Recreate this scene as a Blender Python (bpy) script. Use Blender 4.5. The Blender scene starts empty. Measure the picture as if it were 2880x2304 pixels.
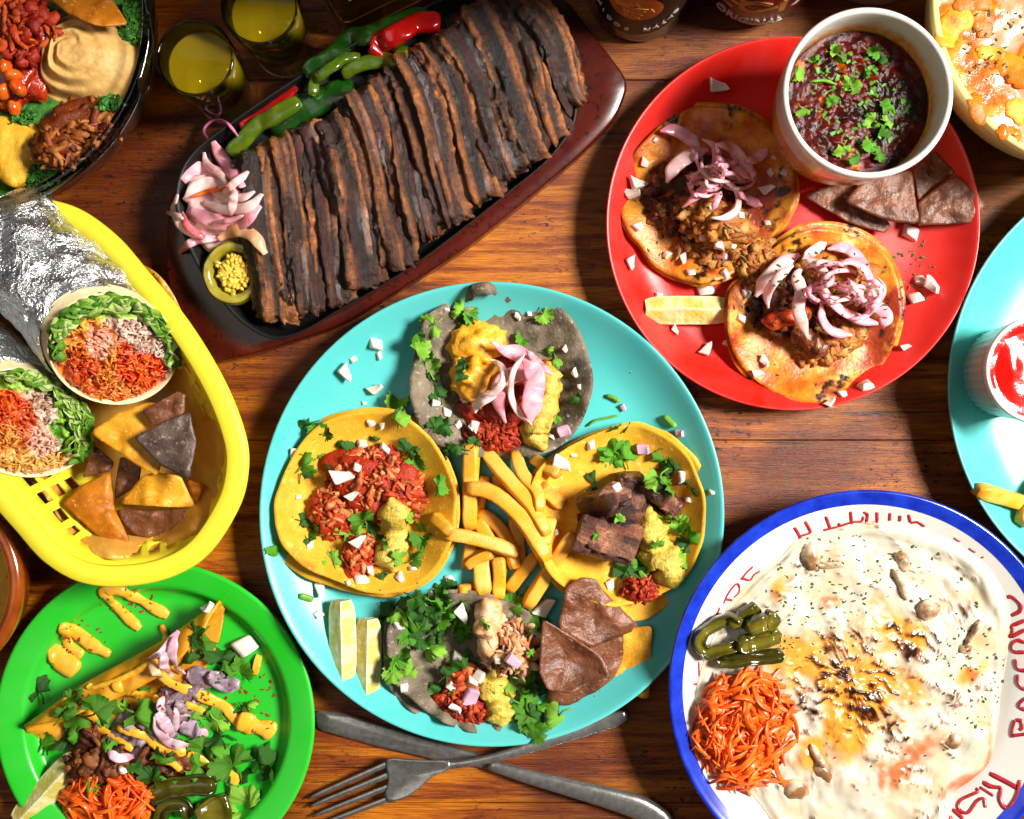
import bpy, math, random
import numpy as np
from mathutils import Vector, Matrix, Quaternion
from mathutils.bvhtree import BVHTree

SC = bpy.context.scene
COL = SC.collection
PI = math.pi
# ---------------------------------------------------------------- camera
CAMH = 0.6                       # metres above the table
PXM = 5000.0                     # photo pixels per metre at table height
cam = bpy.data.cameras.new('camera'); camo = bpy.data.objects.new('camera', cam); COL.objects.link(camo)
camo.location = (0, 0, CAMH); cam.sensor_width = 36; cam.lens = 37.5; cam.clip_start = 0.01; cam.clip_end = 20
SC.camera = camo
# ---------------------------------------------------------------- world and lamps
w = bpy.data.worlds.new('World'); SC.world = w; w.use_nodes = True
w.node_tree.nodes['Background'].inputs[0].default_value = (1.0, 0.9, 0.8, 1)
w.node_tree.nodes['Background'].inputs[1].default_value = 0.05
def lamp(name, loc, tgt, size, power, color, spread=180):
    l = bpy.data.lights.new(name, 'AREA'); l.shape = 'RECTANGLE'; l.size = size[0]; l.size_y = size[1]; l.energy = power; l.color = color; l.spread = math.radians(spread)
    o = bpy.data.objects.new(name, l); COL.objects.link(o); o.location = loc
    o.rotation_euler = (Vector(tgt) - Vector(loc)).to_track_quat('-Z', 'Y').to_euler()
    return o
lamp('softbox_lamp', (1.12, 0.25, 1.20), (0.02, -0.05, 0.0), (0.42, 0.36), 10.2, (1.0, 0.955, 0.89), 70)
lamp('fill_lamp', (-0.55, 0.05, 1.35), (-0.05, 0.0, 0.0), (0.9, 0.9), 2.6, (1.0, 0.95, 0.9))
SC.view_settings.view_transform = 'Standard'; SC.view_settings.look = 'None'; SC.view_settings.gamma = 1
SC.view_settings.exposure = 0.0; SC.view_settings.use_curve_mapping = False
SC.cycles.max_bounces = 8; SC.cycles.transparent_max_bounces = 12
SC.cycles.caustics_refractive = False; SC.cycles.caustics_reflective = False
SC.cycles.use_denoising = True

# ---------------------------------------------------------------- geometry helpers
def P(px, py, z=0.0):
    k = (1 - np.asarray(z, float) / CAMH) / PXM
    px = np.asarray(px, float); py = np.asarray(py, float)
    return np.stack([(px - 1440) * k, -(py - 1152) * k, np.broadcast_to(np.asarray(z, float), px.shape)], -1)
def L(px, z=0.0): return px / PXM * (1 - z / CAMH)
def pix(p): k = PXM / (1 - p[2] / CAMH); return (p[0] * k + 1440, -p[1] * k + 1152)

def _h(ix, iy, iz, s):
    n = (ix * 374761393 + iy * 668265263 + iz * 1274126177 + s * 974634541) & 0xffffffff
    n = ((n ^ (n >> 13)) * 1274126177) & 0xffffffff
    return ((n ^ (n >> 16)) & 0xffff) / 32767.5 - 1.0
def vn(p, seed=0):
    p = np.asarray(p, float); i = np.floor(p).astype(np.int64); f = p - i; f = f * f * (3 - 2 * f)
    r = 0
    for dx in (0, 1):
        wx = f[:, 0] if dx else 1 - f[:, 0]
        for dy in (0, 1):
            wy = f[:, 1] if dy else 1 - f[:, 1]
            for dz in (0, 1):
                wz = f[:, 2] if dz else 1 - f[:, 2]
                r = r + wx * wy * wz * _h(i[:, 0] + dx, i[:, 1] + dy, i[:, 2] + dz, seed)
    return r
def fbm(p, seed=0, octv=3, gain=.5):
    p = np.asarray(p, float); r = 0; a = 1.0
    for o in range(octv):
        r = r + a * vn(p * (2.03 ** o) + o * 17.3, seed + o); a *= gain
    return r
def sstep(a, b, x): t = np.clip((x - a) / (b - a), 0, 1); return t * t * (3 - 2 * t)

class G:
    """vertices, faces, point attributes"""
    def __init__(s, V, F, A=None): s.V = np.asarray(V, float); s.F = F; s.A = A or {}
def join(gs):
    V = []; F = []; o = 0; keys = set().union(*[g.A.keys() for g in gs]); A = {k: [] for k in keys}
    for g in gs:
        V.append(g.V); F += [tuple(i + o for i in f) for f in g.F]; o += len(g.V)
        for k in keys: A[k].append(g.A.get(k, np.zeros((len(g.V), 3))))
    return G(np.concatenate(V), F, {k: np.concatenate(v) for k, v in A.items()})
def gridF(nu, nv, wrapv=False, off=0):
    F = []
    for i in range(nu - 1):
        for j in range(nv if wrapv else nv - 1):
            k = (j + 1) % nv
            F.append((off + i * nv + j, off + i * nv + k, off + (i + 1) * nv + k, off + (i + 1) * nv + j))
    return F
def spl(pts, n, closed=True):
    p = np.asarray(pts, float); m = len(p)
    if closed: q = np.concatenate([p[-1:], p, p[:2]]); segs = m
    else: q = np.concatenate([2 * p[:1] - p[1:2], p, 2 * p[-1:] - p[-2:-1]]); segs = m - 1
    out = []
    for i in range(segs):
        a, b, c, d = q[i:i + 4]
        t = np.linspace(0, 1, 120, endpoint=False)[:, None]
        out.append(.5 * ((2 * b) + (c - a) * t + (2 * a - 5 * b + 4 * c - d) * t * t + (3 * b - a - 3 * c + d) * t ** 3))
    out = np.concatenate(out + ([] if closed else [p[-1:]]))
    return resamp(out, n, closed)
def resamp(p, n, closed=True):
    p = np.asarray(p, float)
    if closed: p = np.concatenate([p, p[:1]])
    d = np.concatenate([[0], np.cumsum(np.linalg.norm(np.diff(p, axis=0), axis=1))])
    t = np.linspace(0, d[-1], n, endpoint=not closed)
    return np.stack([np.interp(t, d, p[:, k]) for k in range(p.shape[1])], -1)
def cornered(pts, n, r=.12):
    """polygon resampled with slightly rounded corners"""
    p = np.asarray(pts, float); o = []
    for i in range(len(p)):
        a, b, c = p[i - 1], p[i], p[(i + 1) % len(p)]
        o += [b + (a - b) * r, b + (a - b) * r * .35 + (c - b) * r * .1, b + (c - b) * r * .35 + (a - b) * r * .1, b + (c - b) * r]
    return resamp(o, n)

def sheet(out, z0, th, nr=10, na=64, curl=0., cp=4, bump=0., bs=60, seed=0, tilt=(0, 0), zf=None, corner=False, edge=0., cen=None):
    o = cornered(out, na) if corner else spl(out, na)
    if edge: 
        c0 = o.mean(0); a = np.arange(na) / na * 2 * PI
        o = c0 + (o - c0) * (1 + edge * fbm(np.stack([np.cos(a) * 5, np.sin(a) * 5, a * 0 + seed], -1), seed + 5))[:, None]
    c = np.asarray(cen, float) if cen is not None else o.mean(0)
    T = np.linspace(0, 1, nr + 1)[1:]
    px = np.concatenate([[c]] + [c + (o - c) * t for t in T])
    t = np.concatenate([[0]] + [np.full(na, x) for x in T])
    wx = (px - c) / PXM
    z = z0 + curl * t ** cp + tilt[0] * wx[:, 0] + tilt[1] * wx[:, 1]
    if bump: z = z + bump * fbm(np.column_stack([wx * bs, np.full(len(wx), seed * 3.7)]), seed, 3)
    if zf is not None: z = z + zf(px[:, 0], px[:, 1], t)
    top = P(px[:, 0], px[:, 1], z); bot = top.copy(); bot[:, 2] -= th
    n1 = len(px); F = []
    for s, o_ in ((0, 0), (1, n1)):
        f = [(o_, o_ + 1 + (j + 1) % na, o_ + 1 + j) for j in range(na)] + gridF(nr, na, True, o_ + 1)
        F += [x[::-1] for x in f] if not s else f
    b = 1 + (nr - 1) * na
    for j in range(na): k = (j + 1) % na; F.append((b + j, b + k, n1 + b + k, n1 + b + j)[::-1])
    rad = np.column_stack([t, t, t]); xy = np.column_stack([px, np.zeros(n1)])
    return G(np.concatenate([top, bot]), F, {'rad': np.concatenate([rad, rad]), 'pxy': np.concatenate([xy, xy])})

def lathe(prof, n=72, c=(0, 0, 0), closed=False, sc=(1, 1)):
    p = np.asarray(prof, float); m = len(p); a = np.arange(n) / n * 2 * PI
    V = np.stack([p[:, 0, None] * np.cos(a) * sc[0] + c[0], p[:, 0, None] * np.sin(a) * sc[1] + c[1], np.repeat(p[:, 1, None], n, 1) + c[2]], -1).reshape(-1, 3)
    F = gridF(m, n, True)
    if closed: F += [(*[(m - 1) * n + j, (m - 1) * n + (j + 1) % n, (j + 1) % n, j],) for j in range(n)]
    return G(V, F)
def curve2(pts, n): return spl(pts, n, closed=False)

def tube(path, ra, rb=None, ns=8, sup=2.0, up=(0, 0, 1), twist=None, caps=True, rnd=True):
    p = np.asarray(path, float); n = len(p); ra = np.broadcast_to(np.asarray(ra, float), n); rb = ra if rb is None else np.broadcast_to(np.asarray(rb, float), n)
    t = np.gradient(p, axis=0); t /= np.linalg.norm(t, axis=1)[:, None] + 1e-12
    u = np.broadcast_to(np.asarray(up, float), (n, 3))
    b = np.cross(t, u); b /= np.linalg.norm(b, axis=1)[:, None] + 1e-9; nn = np.cross(b, t)
    if twist is not None:
        tw = np.broadcast_to(np.asarray(twist, float), n)[:, None]; b, nn = b * np.cos(tw) + nn * np.sin(tw), nn * np.cos(tw) - b * np.sin(tw)
    a = np.arange(ns) / ns * 2 * PI + PI / ns
    ca = np.sign(np.cos(a)) * np.abs(np.cos(a)) ** (2 / sup); sa = np.sign(np.sin(a)) * np.abs(np.sin(a)) ** (2 / sup)
    V = p[:, None] + b[:, None] * (ra[:, None] * ca)[..., None] + nn[:, None] * (rb[:, None] * sa)[..., None]
    F = gridF(n, ns, True); V = V.reshape(-1, 3)
    d = np.concatenate([[0], np.cumsum(np.linalg.norm(np.diff(p, axis=0), axis=1))])
    fib = np.stack([np.repeat(d[:, None], ns, 1), ca[None] * ra[:, None], sa[None] * rb[:, None]], -1).reshape(-1, 3)
    if caps:
        k = len(V); o = .35 * min(ra[0], rb[0]) if rnd else 0; o2 = .35 * min(ra[-1], rb[-1]) if rnd else 0
        V = np.concatenate([V, [p[0] - t[0] * o, p[-1] + t[-1] * o2]]); fib = np.concatenate([fib, [[0, 0, 0], [d[-1], 0, 0]]])
        F += [(k, (j + 1) % ns, j) for j in range(ns)] + [(k + 1, (n - 1) * ns + j, (n - 1) * ns + (j + 1) % ns) for j in range(ns)]
    return G(V, F, {'fib': fib})

_ico = {}
def ico(sub):
    if sub not in _ico:
        import bmesh
        bm = bmesh.new(); bmesh.ops.create_icosphere(bm, subdivisions=sub, radius=1)
        _ico[sub] = (np.array([v.co[:] for v in bm.verts]), [tuple(v.index for v in f.verts) for f in bm.faces]); bm.free()
    return _ico[sub]
def blob(c, r, sub=3, amp=.15, fr=1.5, seed=0, rotz=0., octv=3, flat=None):
    v, F = ico(sub); d = 1 + amp * fbm(v * fr + seed * 5.1, seed, octv)
    V = v * d[:, None] * np.asarray(r, float)
    if flat is not None: V[:, 2] = np.maximum(V[:, 2], -flat)
    ca, sa = math.cos(rotz), math.sin(rotz)
    V = np.column_stack([V[:, 0] * ca - V[:, 1] * sa, V[:, 0] * sa + V[:, 1] * ca, V[:, 2]]) + np.asarray(c, float)
    return G(V, F)
def nugget(s, seed=0, jit=.16, bev=.2):
    """irregular bevelled block, about 44 triangles, centred at 0"""
    import bmesh
    r = random.Random(seed); bm = bmesh.new(); bmesh.ops.create_cube(bm, size=2)
    for v in bm.verts: v.co = [v.co[k] * s[k] * (1 + r.uniform(-jit, jit)) for k in range(3)]
    bmesh.ops.bevel(bm, geom=bm.edges[:], offset=bev * min(s), segments=1, affect='EDGES', clamp_overlap=True)
    bm.verts.index_update(); V = np.array([v.co[:] for v in bm.verts]); F = [tuple(v.index for v in f.verts) for f in bm.faces]; bm.free()
    return G(V, F)
def xf(g, R=None, t=(0, 0, 0)):
    V = g.V if R is None else g.V @ np.asarray(R).T
    return G(V + np.asarray(t, float), g.F, g.A)
def rotm(rx, ry, rz): return np.array((Matrix.Rotation(rz, 3, 'Z') @ Matrix.Rotation(ry, 3, 'Y') @ Matrix.Rotation(rx, 3, 'X')))

# ---------------------------------------------------------------- object helpers
BASE = {}; GEO = []
def solid(g): GEO.append([g, None])
def near(): GEO.clear()
def hit(px, py, dflt=.004):
    """first built surface met on the way down from above at this spot"""
    tgt = Vector(P(px, py, 0.0).tolist()); o = Vector((0, 0, CAMH)); d = (tgt - o).normalized(); best = None
    for e in GEO:
        if e[1] is None: e[1] = BVHTree.FromPolygons(e[0].V.tolist(), e[0].F)
        loc, n, i, dist = e[1].ray_cast(o, d)
        if loc is not None and (best is None or dist < best[2]): best = (loc, n, dist)
    if best is None: return P(px, py, dflt), np.array([0, 0, 1.])
    n = np.array(best[1][:]); n = n if n[2] > 0 else -n
    return np.array(best[0][:]), n
def tagit(o, label, cat, group=None):
    o['label'] = label; o['category'] = cat
    if group: o['group'] = group
def thing(name, label, cat, base, group=None):
    o = bpy.data.objects.new(name, None); COL.objects.link(o); o.empty_display_size = .01
    o.location = tuple(base); BASE[o.name] = np.asarray(base, float); tagit(o, label, cat, group)
    return o
def tomesh(name, g, m, smooth=True):
    me = bpy.data.meshes.new(name); me.from_pydata(g.V.tolist(), [], [tuple(int(i) for i in f) for f in g.F]); 
    if m: 
        for x in (m if isinstance(m, (list, tuple)) else [m]): me.materials.append(x)
    if smooth: me.polygons.foreach_set('use_smooth', np.ones(len(me.polygons), bool))
    for k, a in g.A.items():
        if k == 'col':
            at = me.attributes.new('col', 'FLOAT_COLOR', 'POINT'); at.data.foreach_set('color', np.column_stack([a, np.ones(len(a))]).astype(np.float32).ravel())
        else:
            at = me.attributes.new(k, 'FLOAT_VECTOR', 'POINT'); at.data.foreach_set('vector', a.astype(np.float32).ravel())
    return me
def mk(name, g, m, parent=None, smooth=True, label=None, cat=None, group=None, kind=None, keep=True, base=None):
    """geometry in world coordinates -> an object; a part when PARENT is given, else a thing"""
    if keep: solid(g)
    if parent is not None: b = BASE[parent.name]
    else:
        b = np.array([*(g.V[:, :2].min(0) + g.V[:, :2].max(0)) / 2, g.V[:, 2].min()]) if base is None else np.asarray(base)
    me = tomesh(name, G(g.V - b, g.F, g.A), m, smooth); o = bpy.data.objects.new(name, me); COL.objects.link(o)
    BASE[o.name] = b
    if parent is not None: o.parent = parent
    else: o.location = tuple(b)
    if label: tagit(o, label, cat, group)
    if kind: o['kind'] = kind
    return o
def put(name, me, parent, loc, q, s, label=None, cat=None, group=None, keep=True):
    """an object sharing mesh ME (local geometry)"""
    o = bpy.data.objects.new(name, me); COL.objects.link(o)
    if parent is not None: o.parent = parent; o.location = tuple(np.asarray(loc) - BASE[parent.name])
    else: o.location = tuple(loc)
    o.rotation_mode = 'QUATERNION'; o.rotation_quaternion = q; o.scale = (s, s, s) if np.isscalar(s) else s
    if label: tagit(o, label, cat, group)
    return o
def qalign(n, rz, mixup=.5):
    n = np.asarray(n) * (1 - mixup) + np.array([0, 0, mixup]); n = Vector(n.tolist()).normalized()
    return Vector((0, 0, 1)).rotation_difference(n) @ Quaternion((0, 0, 1), rz)
def drape(pts, off, n=16, smooth=2):
    q = spl(pts, n, closed=False); z = []; 
    for a in q: h, _ = hit(a[0], a[1]); z.append(h[2])
    z = np.array(z)
    for _ in range(smooth):
        zz = np.concatenate([z[:1], z, z[-1:]]); av = (zz[:-2] + zz[1:-1] + zz[2:]) / 3; z = np.maximum(av, z * .5 + av * .5)
    z = z + off
    return P(q[:, 0], q[:, 1], z)

# ---------------------------------------------------------------- materials
def lin(h):
    h = h.lstrip('#'); c = [int(h[i:i + 2], 16) / 255 for i in (0, 2, 4)]
    return tuple((x / 12.92 if x <= .04045 else ((x + .055) / 1.055) ** 2.4) for x in c) + (1,)
class MB:
    def __init__(s, name):
        s.m = bpy.data.materials.new(name); s.m.use_nodes = True; s.t = s.m.node_tree; s.n = s.t.nodes; s.b = s.n['Principled BSDF']; s.vec = None
    def node(s, ty, **kw):
        n = s.n.new(ty)
        for k, v in kw.items(): setattr(n, k, v)
        return n
    def link(s, a, b): s.t.links.new(a, b)
    def coord(s, src='Object', stretch=None):
        if src == 'Object': o = s.node('ShaderNodeTexCoord').outputs['Object']
        else: a = s.node('ShaderNodeAttribute', attribute_name=src); o = a.outputs['Vector']
        if stretch: 
            mp = s.node('ShaderNodeMapping'); mp.inputs['Scale'].default_value = stretch; s.link(o, mp.inputs['Vector']); o = mp.outputs['Vector']
        return o
    def noise(s, vec, scale, detail=4, rough=.6, dist=0):
        n = s.node('ShaderNodeTexNoise'); s.link(vec, n.inputs['Vector']); n.inputs['Scale'].default_value = scale; n.inputs['Detail'].default_value = detail
        n.inputs['Roughness'].default_value = rough; n.inputs['Distortion'].default_value = dist
        return n.outputs['Fac']
    def ramp(s, fac, stops):
        r = s.node('ShaderNodeValToRGB'); e = r.color_ramp.elements
        while len(e) < len(stops): e.new(.5)
        for x, (p, c) in zip(e, stops): x.position = p; x.color = c if not isinstance(c, str) else lin(c)
        s.link(fac, r.inputs['Fac']); return r.outputs['Color']
    def mix(s, fac, a, b, mode='MIX'):
        n = s.node('ShaderNodeMix', data_type='RGBA', blend_type=mode)
        for v, k in ((fac, 0), (a, 6), (b, 7)):
            if isinstance(v, str): n.inputs[k].default_value = lin(v)
            elif isinstance(v, (int, float)): n.inputs[k].default_value = v
            elif isinstance(v, tuple): n.inputs[k].default_value = v
            else: s.link(v, n.inputs[k])
        return n.outputs[2]
    def math(s, op, a, b=None):
        n = s.node('ShaderNodeMath', operation=op)
        for v, k in ((a, 0), (b, 1)):
            if v is None: continue
            if isinstance(v, (int, float)): n.inputs[k].default_value = v
            else: s.link(v, n.inputs[k])
        return n.outputs[0]
    def bump(s, h, strength, dist=.001, chain=None):
        n = s.node('ShaderNodeBump'); n.inputs['Strength'].default_value = strength; n.inputs['Distance'].default_value = dist; s.link(h, n.inputs['Height'])
        if chain: s.link(chain, n.inputs['Normal'])
        return n.outputs['Normal']
    def set(s, **kw):
        for k, v in kw.items():
            i = s.b.inputs[k.replace('_', ' ')]
            if hasattr(v, 'is_linked') or hasattr(v, 'links'): s.link(v, i)
            else: i.default_value = v
        return s.m
def mat(name, c, c2=None, sc=120, lo=.35, hi=.65, rough=.5, bump=0., bsc=500, bd=.001, sss=0., spec=.5, coat=0., metal=0., src='Object', stretch=None, spots=None, var=0., attr=None, det=5, rvar=0.):
    B = MB(name); v = B.coord(src, stretch); base = lin(c)
    if attr:
        base = B.node('ShaderNodeAttribute', attribute_name=attr).outputs['Color']
        if c2: base = B.mix(B.math('MULTIPLY', B.noise(v, sc, det), .8), base, B.mix(1.0, base, c2, 'MULTIPLY'))
    elif c2: base = B.ramp(B.noise(v, sc, det), [(lo, c), (hi, c2)])
    for sp in (spots or []):
        col, ssc, a, b = sp[:4]
        f = B.ramp(B.noise(v, ssc, 3, dist=sp[4] if len(sp) > 4 else 0), [(a, (0, 0, 0, 1)), (b, (1, 1, 1, 1))])
        base = B.mix(f, base, col)
    if var:
        o = B.node('ShaderNodeObjectInfo').outputs['Random']; h = B.node('ShaderNodeHueSaturation')
        B.link(base if not isinstance(base, tuple) else B.mix(0.0, base, base), h.inputs['Color']); B.link(B.math('MULTIPLY_ADD', o, 2 * var), h.inputs['Value'])
        h.inputs['Value'].links[0].from_node.inputs[2].default_value = 1 - var; base = h.outputs['Color']
    if isinstance(base, tuple): B.b.inputs['Base Color'].default_value = base
    else: B.link(base, B.b.inputs['Base Color'])
    B.b.inputs['Roughness'].default_value = rough
    if rvar: B.link(B.math('ADD', B.math('MULTIPLY', B.noise(v, sc * 1.7, 3), rvar), rough - rvar / 2), B.b.inputs['Roughness'])
    B.b.inputs['Specular IOR Level'].default_value = spec; B.b.inputs['Metallic'].default_value = metal; B.b.inputs['Coat Weight'].default_value = coat; B.b.inputs['Coat Roughness'].default_value = .15
    if bump: B.link(B.bump(B.noise(v, bsc, 4), bump, bd), B.b.inputs['Normal'])
    if sss:
        B.b.inputs['Subsurface Weight'].default_value = sss; B.b.inputs['Subsurface Radius'].default_value = (1.0, .6, .4); B.b.inputs['Subsurface Scale'].default_value = .002
    return B.m

def wood_table():
    B = MB('table_wood'); v = B.coord('Object', (1, 1, 1)); vs = B.coord('Object', (1, 14, 1)); vf = B.coord('Object', (1, 26, 1))
    g1 = B.noise(vs, 9, 6, .65, .6); g2 = B.noise(vf, 60, 5, .7); lowf = B.noise(v, 4.5, 3)
    c = B.ramp(g1, [(.30, '#4a1a02'), (.45, '#9c4a08'), (.58, '#d07a12'), (.74, '#702f04')])
    f = B.ramp(g2, [(.34, (.26, .20, .15, 1)), (.56, (1, 1, 1, 1))]); c = B.mix(.8, c, f, 'MULTIPLY')
    c = B.mix(B.ramp(lowf, [(.42, (0, 0, 0, 1)), (.58, (.85, .85, .85, 1))]), c, B.mix(.7, '#521a05', f, 'MULTIPLY'))
    worn = B.ramp(B.noise(B.coord('Object', (1, 2.0, 1)), 170, 4, .75), [(.56, (0, 0, 0, 1)), (.62, (1, 1, 1, 1))])
    zone = B.ramp(B.noise(v, 13, 2), [(.47, (0, 0, 0, 1)), (.60, (1, 1, 1, 1))])
    c = B.mix(B.math('MULTIPLY', worn, zone), c, '#140904')
    stre = B.ramp(B.noise(B.coord('Object', (1, 20, 1)), 7, 4, .7), [(.60, (0, 0, 0, 1)), (.68, (.85, .85, .85, 1))]); c = B.mix(stre, c, '#220e05')
    scr = B.ramp(B.noise(B.coord('Object', (14, 3, 1)), 40, 2, .5, 2.0), [(.70, (0, 0, 0, 1)), (.73, (.5, .5, .5, 1))]); c = B.mix(scr, c, '#2a1206')
    dots = B.ramp(B.noise(v, 420, 2), [(.72, (0, 0, 0, 1)), (.76, (.8, .8, .8, 1))]); c = B.mix(dots, c, '#1c0b04')
    n = B.bump(g2, .5, .0008); n = B.bump(B.noise(v, 300, 4), .15, .0004, n)
    B.set(Roughness=.36, Specular_IOR_Level=.34, Normal=n); B.link(c, B.b.inputs['Base Color']); B.link(B.math('ADD', B.math('MULTIPLY', g2, .20), .26), B.b.inputs['Roughness'])
    return B.m
def glassm(name, tint, edge, fres=1.45, body=0.0, bodycol='#ffffff'):
    B = MB(name); n = B.n; out = n['Material Output']; n.remove(B.b)
    tr = B.node('ShaderNodeBsdfTransparent'); gl = B.node('ShaderNodeBsdfGlossy'); gl.inputs['Roughness'].default_value = .03; gl.inputs['Color'].default_value = (1, 1, 1, 1)
    lw = B.node('ShaderNodeLayerWeight'); lw.inputs['Blend'].default_value = .35
    c = B.mix(B.ramp(lw.outputs['Facing'], [(.35, (0, 0, 0, 1)), (.95, (1, 1, 1, 1))]), tint, edge); B.link(c, tr.inputs['Color'])
    fr = B.node('ShaderNodeFresnel'); fr.inputs['IOR'].default_value = fres
    mx = B.node('ShaderNodeMixShader'); B.link(fr.outputs[0], mx.inputs[0]); last = tr.outputs[0]
    if body:
        df = B.node('ShaderNodeBsdfTranslucent'); df.inputs['Color'].default_value = lin(bodycol); d2 = B.node('ShaderNodeBsdfDiffuse'); d2.inputs['Color'].default_value = lin(bodycol)
        m3 = B.node('ShaderNodeMixShader'); m3.inputs[0].default_value = .6; B.link(df.outputs[0], m3.inputs[1]); B.link(d2.outputs[0], m3.inputs[2])
        m2 = B.node('ShaderNodeMixShader'); m2.inputs[0].default_value = body; B.link(last, m2.inputs[1]); B.link(m3.outputs[0], m2.inputs[2]); last = m2.outputs[0]
    B.link(last, mx.inputs[1]); B.link(gl.outputs[0], mx.inputs[2]); B.link(mx.outputs[0], out.inputs['Surface'])
    return B.m
def foilm():
    B = MB('foil'); v = B.coord(); a = B.noise(v, 70, 5, .7, 1.2); b = B.noise(v, 260, 4, .6)
    n = B.bump(a, 1.0, .006); n = B.bump(b, .6, .0012, n)
    B.set(Base_Color=(.86, .87, .89, 1), Metallic=1.0, Roughness=.30, Normal=n); return B.m
def irregular_spots(B, v, sc, a, b): return B.ramp(B.noise(v, sc, 3), [(a, (0, 0, 0, 1)), (b, (1, 1, 1, 1))])

def melamine(name, c):
    B = MB(name); v = B.coord(); sm = B.noise(v, 22, 4, .6, .8); sc = B.noise(B.coord('Object', (1, 9, 1)), 140, 2, .5, 1.5); sc2 = B.noise(B.coord('Object', (8, 1, 1)), 120, 2, .5, 1.5)
    l = lin(c); B.link(B.mix(B.ramp(sm, [(.35, (0, 0, 0, 1)), (.7, (.025, .025, .025, 1))]), c, '#ffffff'), B.b.inputs['Base Color'])
    fine = B.ramp(B.math('MAXIMUM', sc, sc2), [(.66, (0, 0, 0, 1)), (.72, (1, 1, 1, 1))])
    B.link(B.math('ADD', B.math('ADD', B.math('MULTIPLY', sm, .26), .18), B.math('MULTIPLY', fine, .14)), B.b.inputs['Roughness'])
    B.set(Specular_IOR_Level=.5, Normal=B.bump(fine, .10, .0003)); return B.m
MT = {}
def mats():
    m = MT
    m['wood'] = wood_table()
    m['gap'] = mat('joint_dark', '#120703', rough=.9)
    for k, c in (('turq', '#50bdba'), ('red', '#d81a0e'), ('green', '#1ebb20')):
        m[k] = melamine(k + '_melamine', c)
    m['yellow'] = mat('yellow_plastic', '#f2e234', rough=.38, bump=.04, bsc=700, bd=.0003)
    m['white_ceramic'] = mat('white_ceramic', '#d3cfc8', rough=.18, spec=.5, coat=.3)
    m['cream_ceramic'] = mat('cream_ceramic', '#e6d98a', rough=.2, coat=.3)
    m['blue_glaze'] = mat('blue_glaze', '#10249a', '#1c3cc0', sc=90, rough=.2, coat=.3)
    m['ink_red'] = mat('red_ink', '#98141f', '#b0303a', sc=300, rough=.3)
    m['board'] = mat('stained_board', '#360c06', '#52160c', sc=30, rough=.25, spec=.5, bump=.12, bsc=60, spots=[('#240804', 300, .55, .7)])
    m['iron'] = mat('cast_iron', '#070606', '#0f0e0d', sc=500, rough=.48, spec=.35, bump=.5, bsc=1600, bd=.0004)
    m['corn'] = mat('corn_tortilla', '#d69a18', '#eab434', sc=90, rough=.62, spec=.3, bump=.5, bsc=900, bd=.0006, sss=.06, spots=[('#c07a14', 45, .52, .72), ('#f4cc66', 260, .6, .74), ('#5e3208', 330, .70, .74)])
    m['bluecorn'] = mat('blue_corn_tortilla', '#554a3c', '#94866f', sc=55, lo=.3, hi=.7, det=8, rough=.72, spec=.3, bump=.8, bsc=520, bd=.0009, spots=[('#3c332a', 40, .52, .72), ('#b8ac96', 420, .60, .74)])
    m['birria'] = mat('fried_tortilla', '#c4600a', '#e4982a', sc=60, lo=.4, hi=.6, rough=.36, spec=.5, bump=.6, bsc=420, bd=.0009, spots=[('#ecb850', 75, .58, .70), ('#9c3206', 42, .50, .64), ('#340f05', 70, .60, .68), ('#241006', 300, .69, .74)])
    m['chip_y'] = mat('yellow_chip', '#d28a10', '#e8aa2c', sc=70, rough=.5, spec=.4, bump=.5, bsc=700, bd=.0007, spots=[('#f0c860', 420, .60, .72), ('#a85c0c', 45, .56, .75)])
    m['chip_o'] = mat('orange_chip', '#a0560a', '#cc7c14', sc=60, rough=.45, spec=.4, bump=.5, bsc=700, bd=.0007, spots=[('#e0a850', 520, .62, .70), ('#6e3206', 40, .56, .75)])
    m['chip_b'] = mat('brown_chip', '#5c3018', '#875236', sc=75, rough=.40, spec=.5, bump=.7, bsc=330, bd=.0012, rvar=.2, spots=[('#a07858', 360, .60, .72), ('#3c1a0c', 40, .54, .70), ('#c4a288', 200, .69, .74)])
    m['chip_d'] = mat('dark_chip', '#43312a', '#675248', sc=75, rough=.42, spec=.5, bump=.7, bsc=330, bd=.0012, rvar=.2, spots=[('#95867c', 380, .57, .70), ('#2c1c16', 40, .55, .7)])
    m['fry'] = mat('fry', '#eda41c', '#f6c044', sc=110, rough=.45, bump=.3, bsc=700, bd=.0005, sss=.15, var=.08, spots=[('#d07c14', 70, .58, .75), ('#f8d478', 240, .62, .74)])
    m['onion'] = mat('onion_white', '#d4c8be', '#ebe4da', sc=120, rough=.2, spec=.6, sss=.7, spots=[('#cba4b2', 80, .60, .75)])
    m['onion_p'] = mat('onion_purple', '#a03a80', '#e0ccd4', sc=110, lo=.42, hi=.56, rough=.25, sss=.25)
    m['pickled'] = mat('pickled_onion', '#e58a9c', '#f4bcc2', sc=110, rough=.2, sss=.35, spec=.6, spots=[('#d9476a', 70, .6, .74)], var=.05)
    m['pickled_w'] = mat('pickled_onion_pale', '#eab4b4', '#f6dcd4', sc=110, rough=.2, sss=.35, spec=.6, spots=[('#e0707f', 60, .58, .75)], var=.05)
    m['pickled_r'] = mat('pickled_onion_red', '#cf2f3f', '#e88a90', sc=90, rough=.2, sss=.3)
    m['leaf'] = mat('cilantro', '#336e0c', '#5c9c1c', sc=150, rough=.45, spec=.35, bump=.5, bsc=380, bd=.0006, var=.30)
    m['leaf_d'] = mat('cilantro_dark', '#16420a', '#2f6410', sc=150, rough=.45, spec=.35, bump=.5, bsc=380, bd=.0006, var=.25)
    m['leaf_l'] = mat('cilantro_light', '#5e941c', '#86b83a', sc=150, rough=.45, spec=.35, bump=.5, bsc=380, bd=.0006, var=.22)
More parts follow.
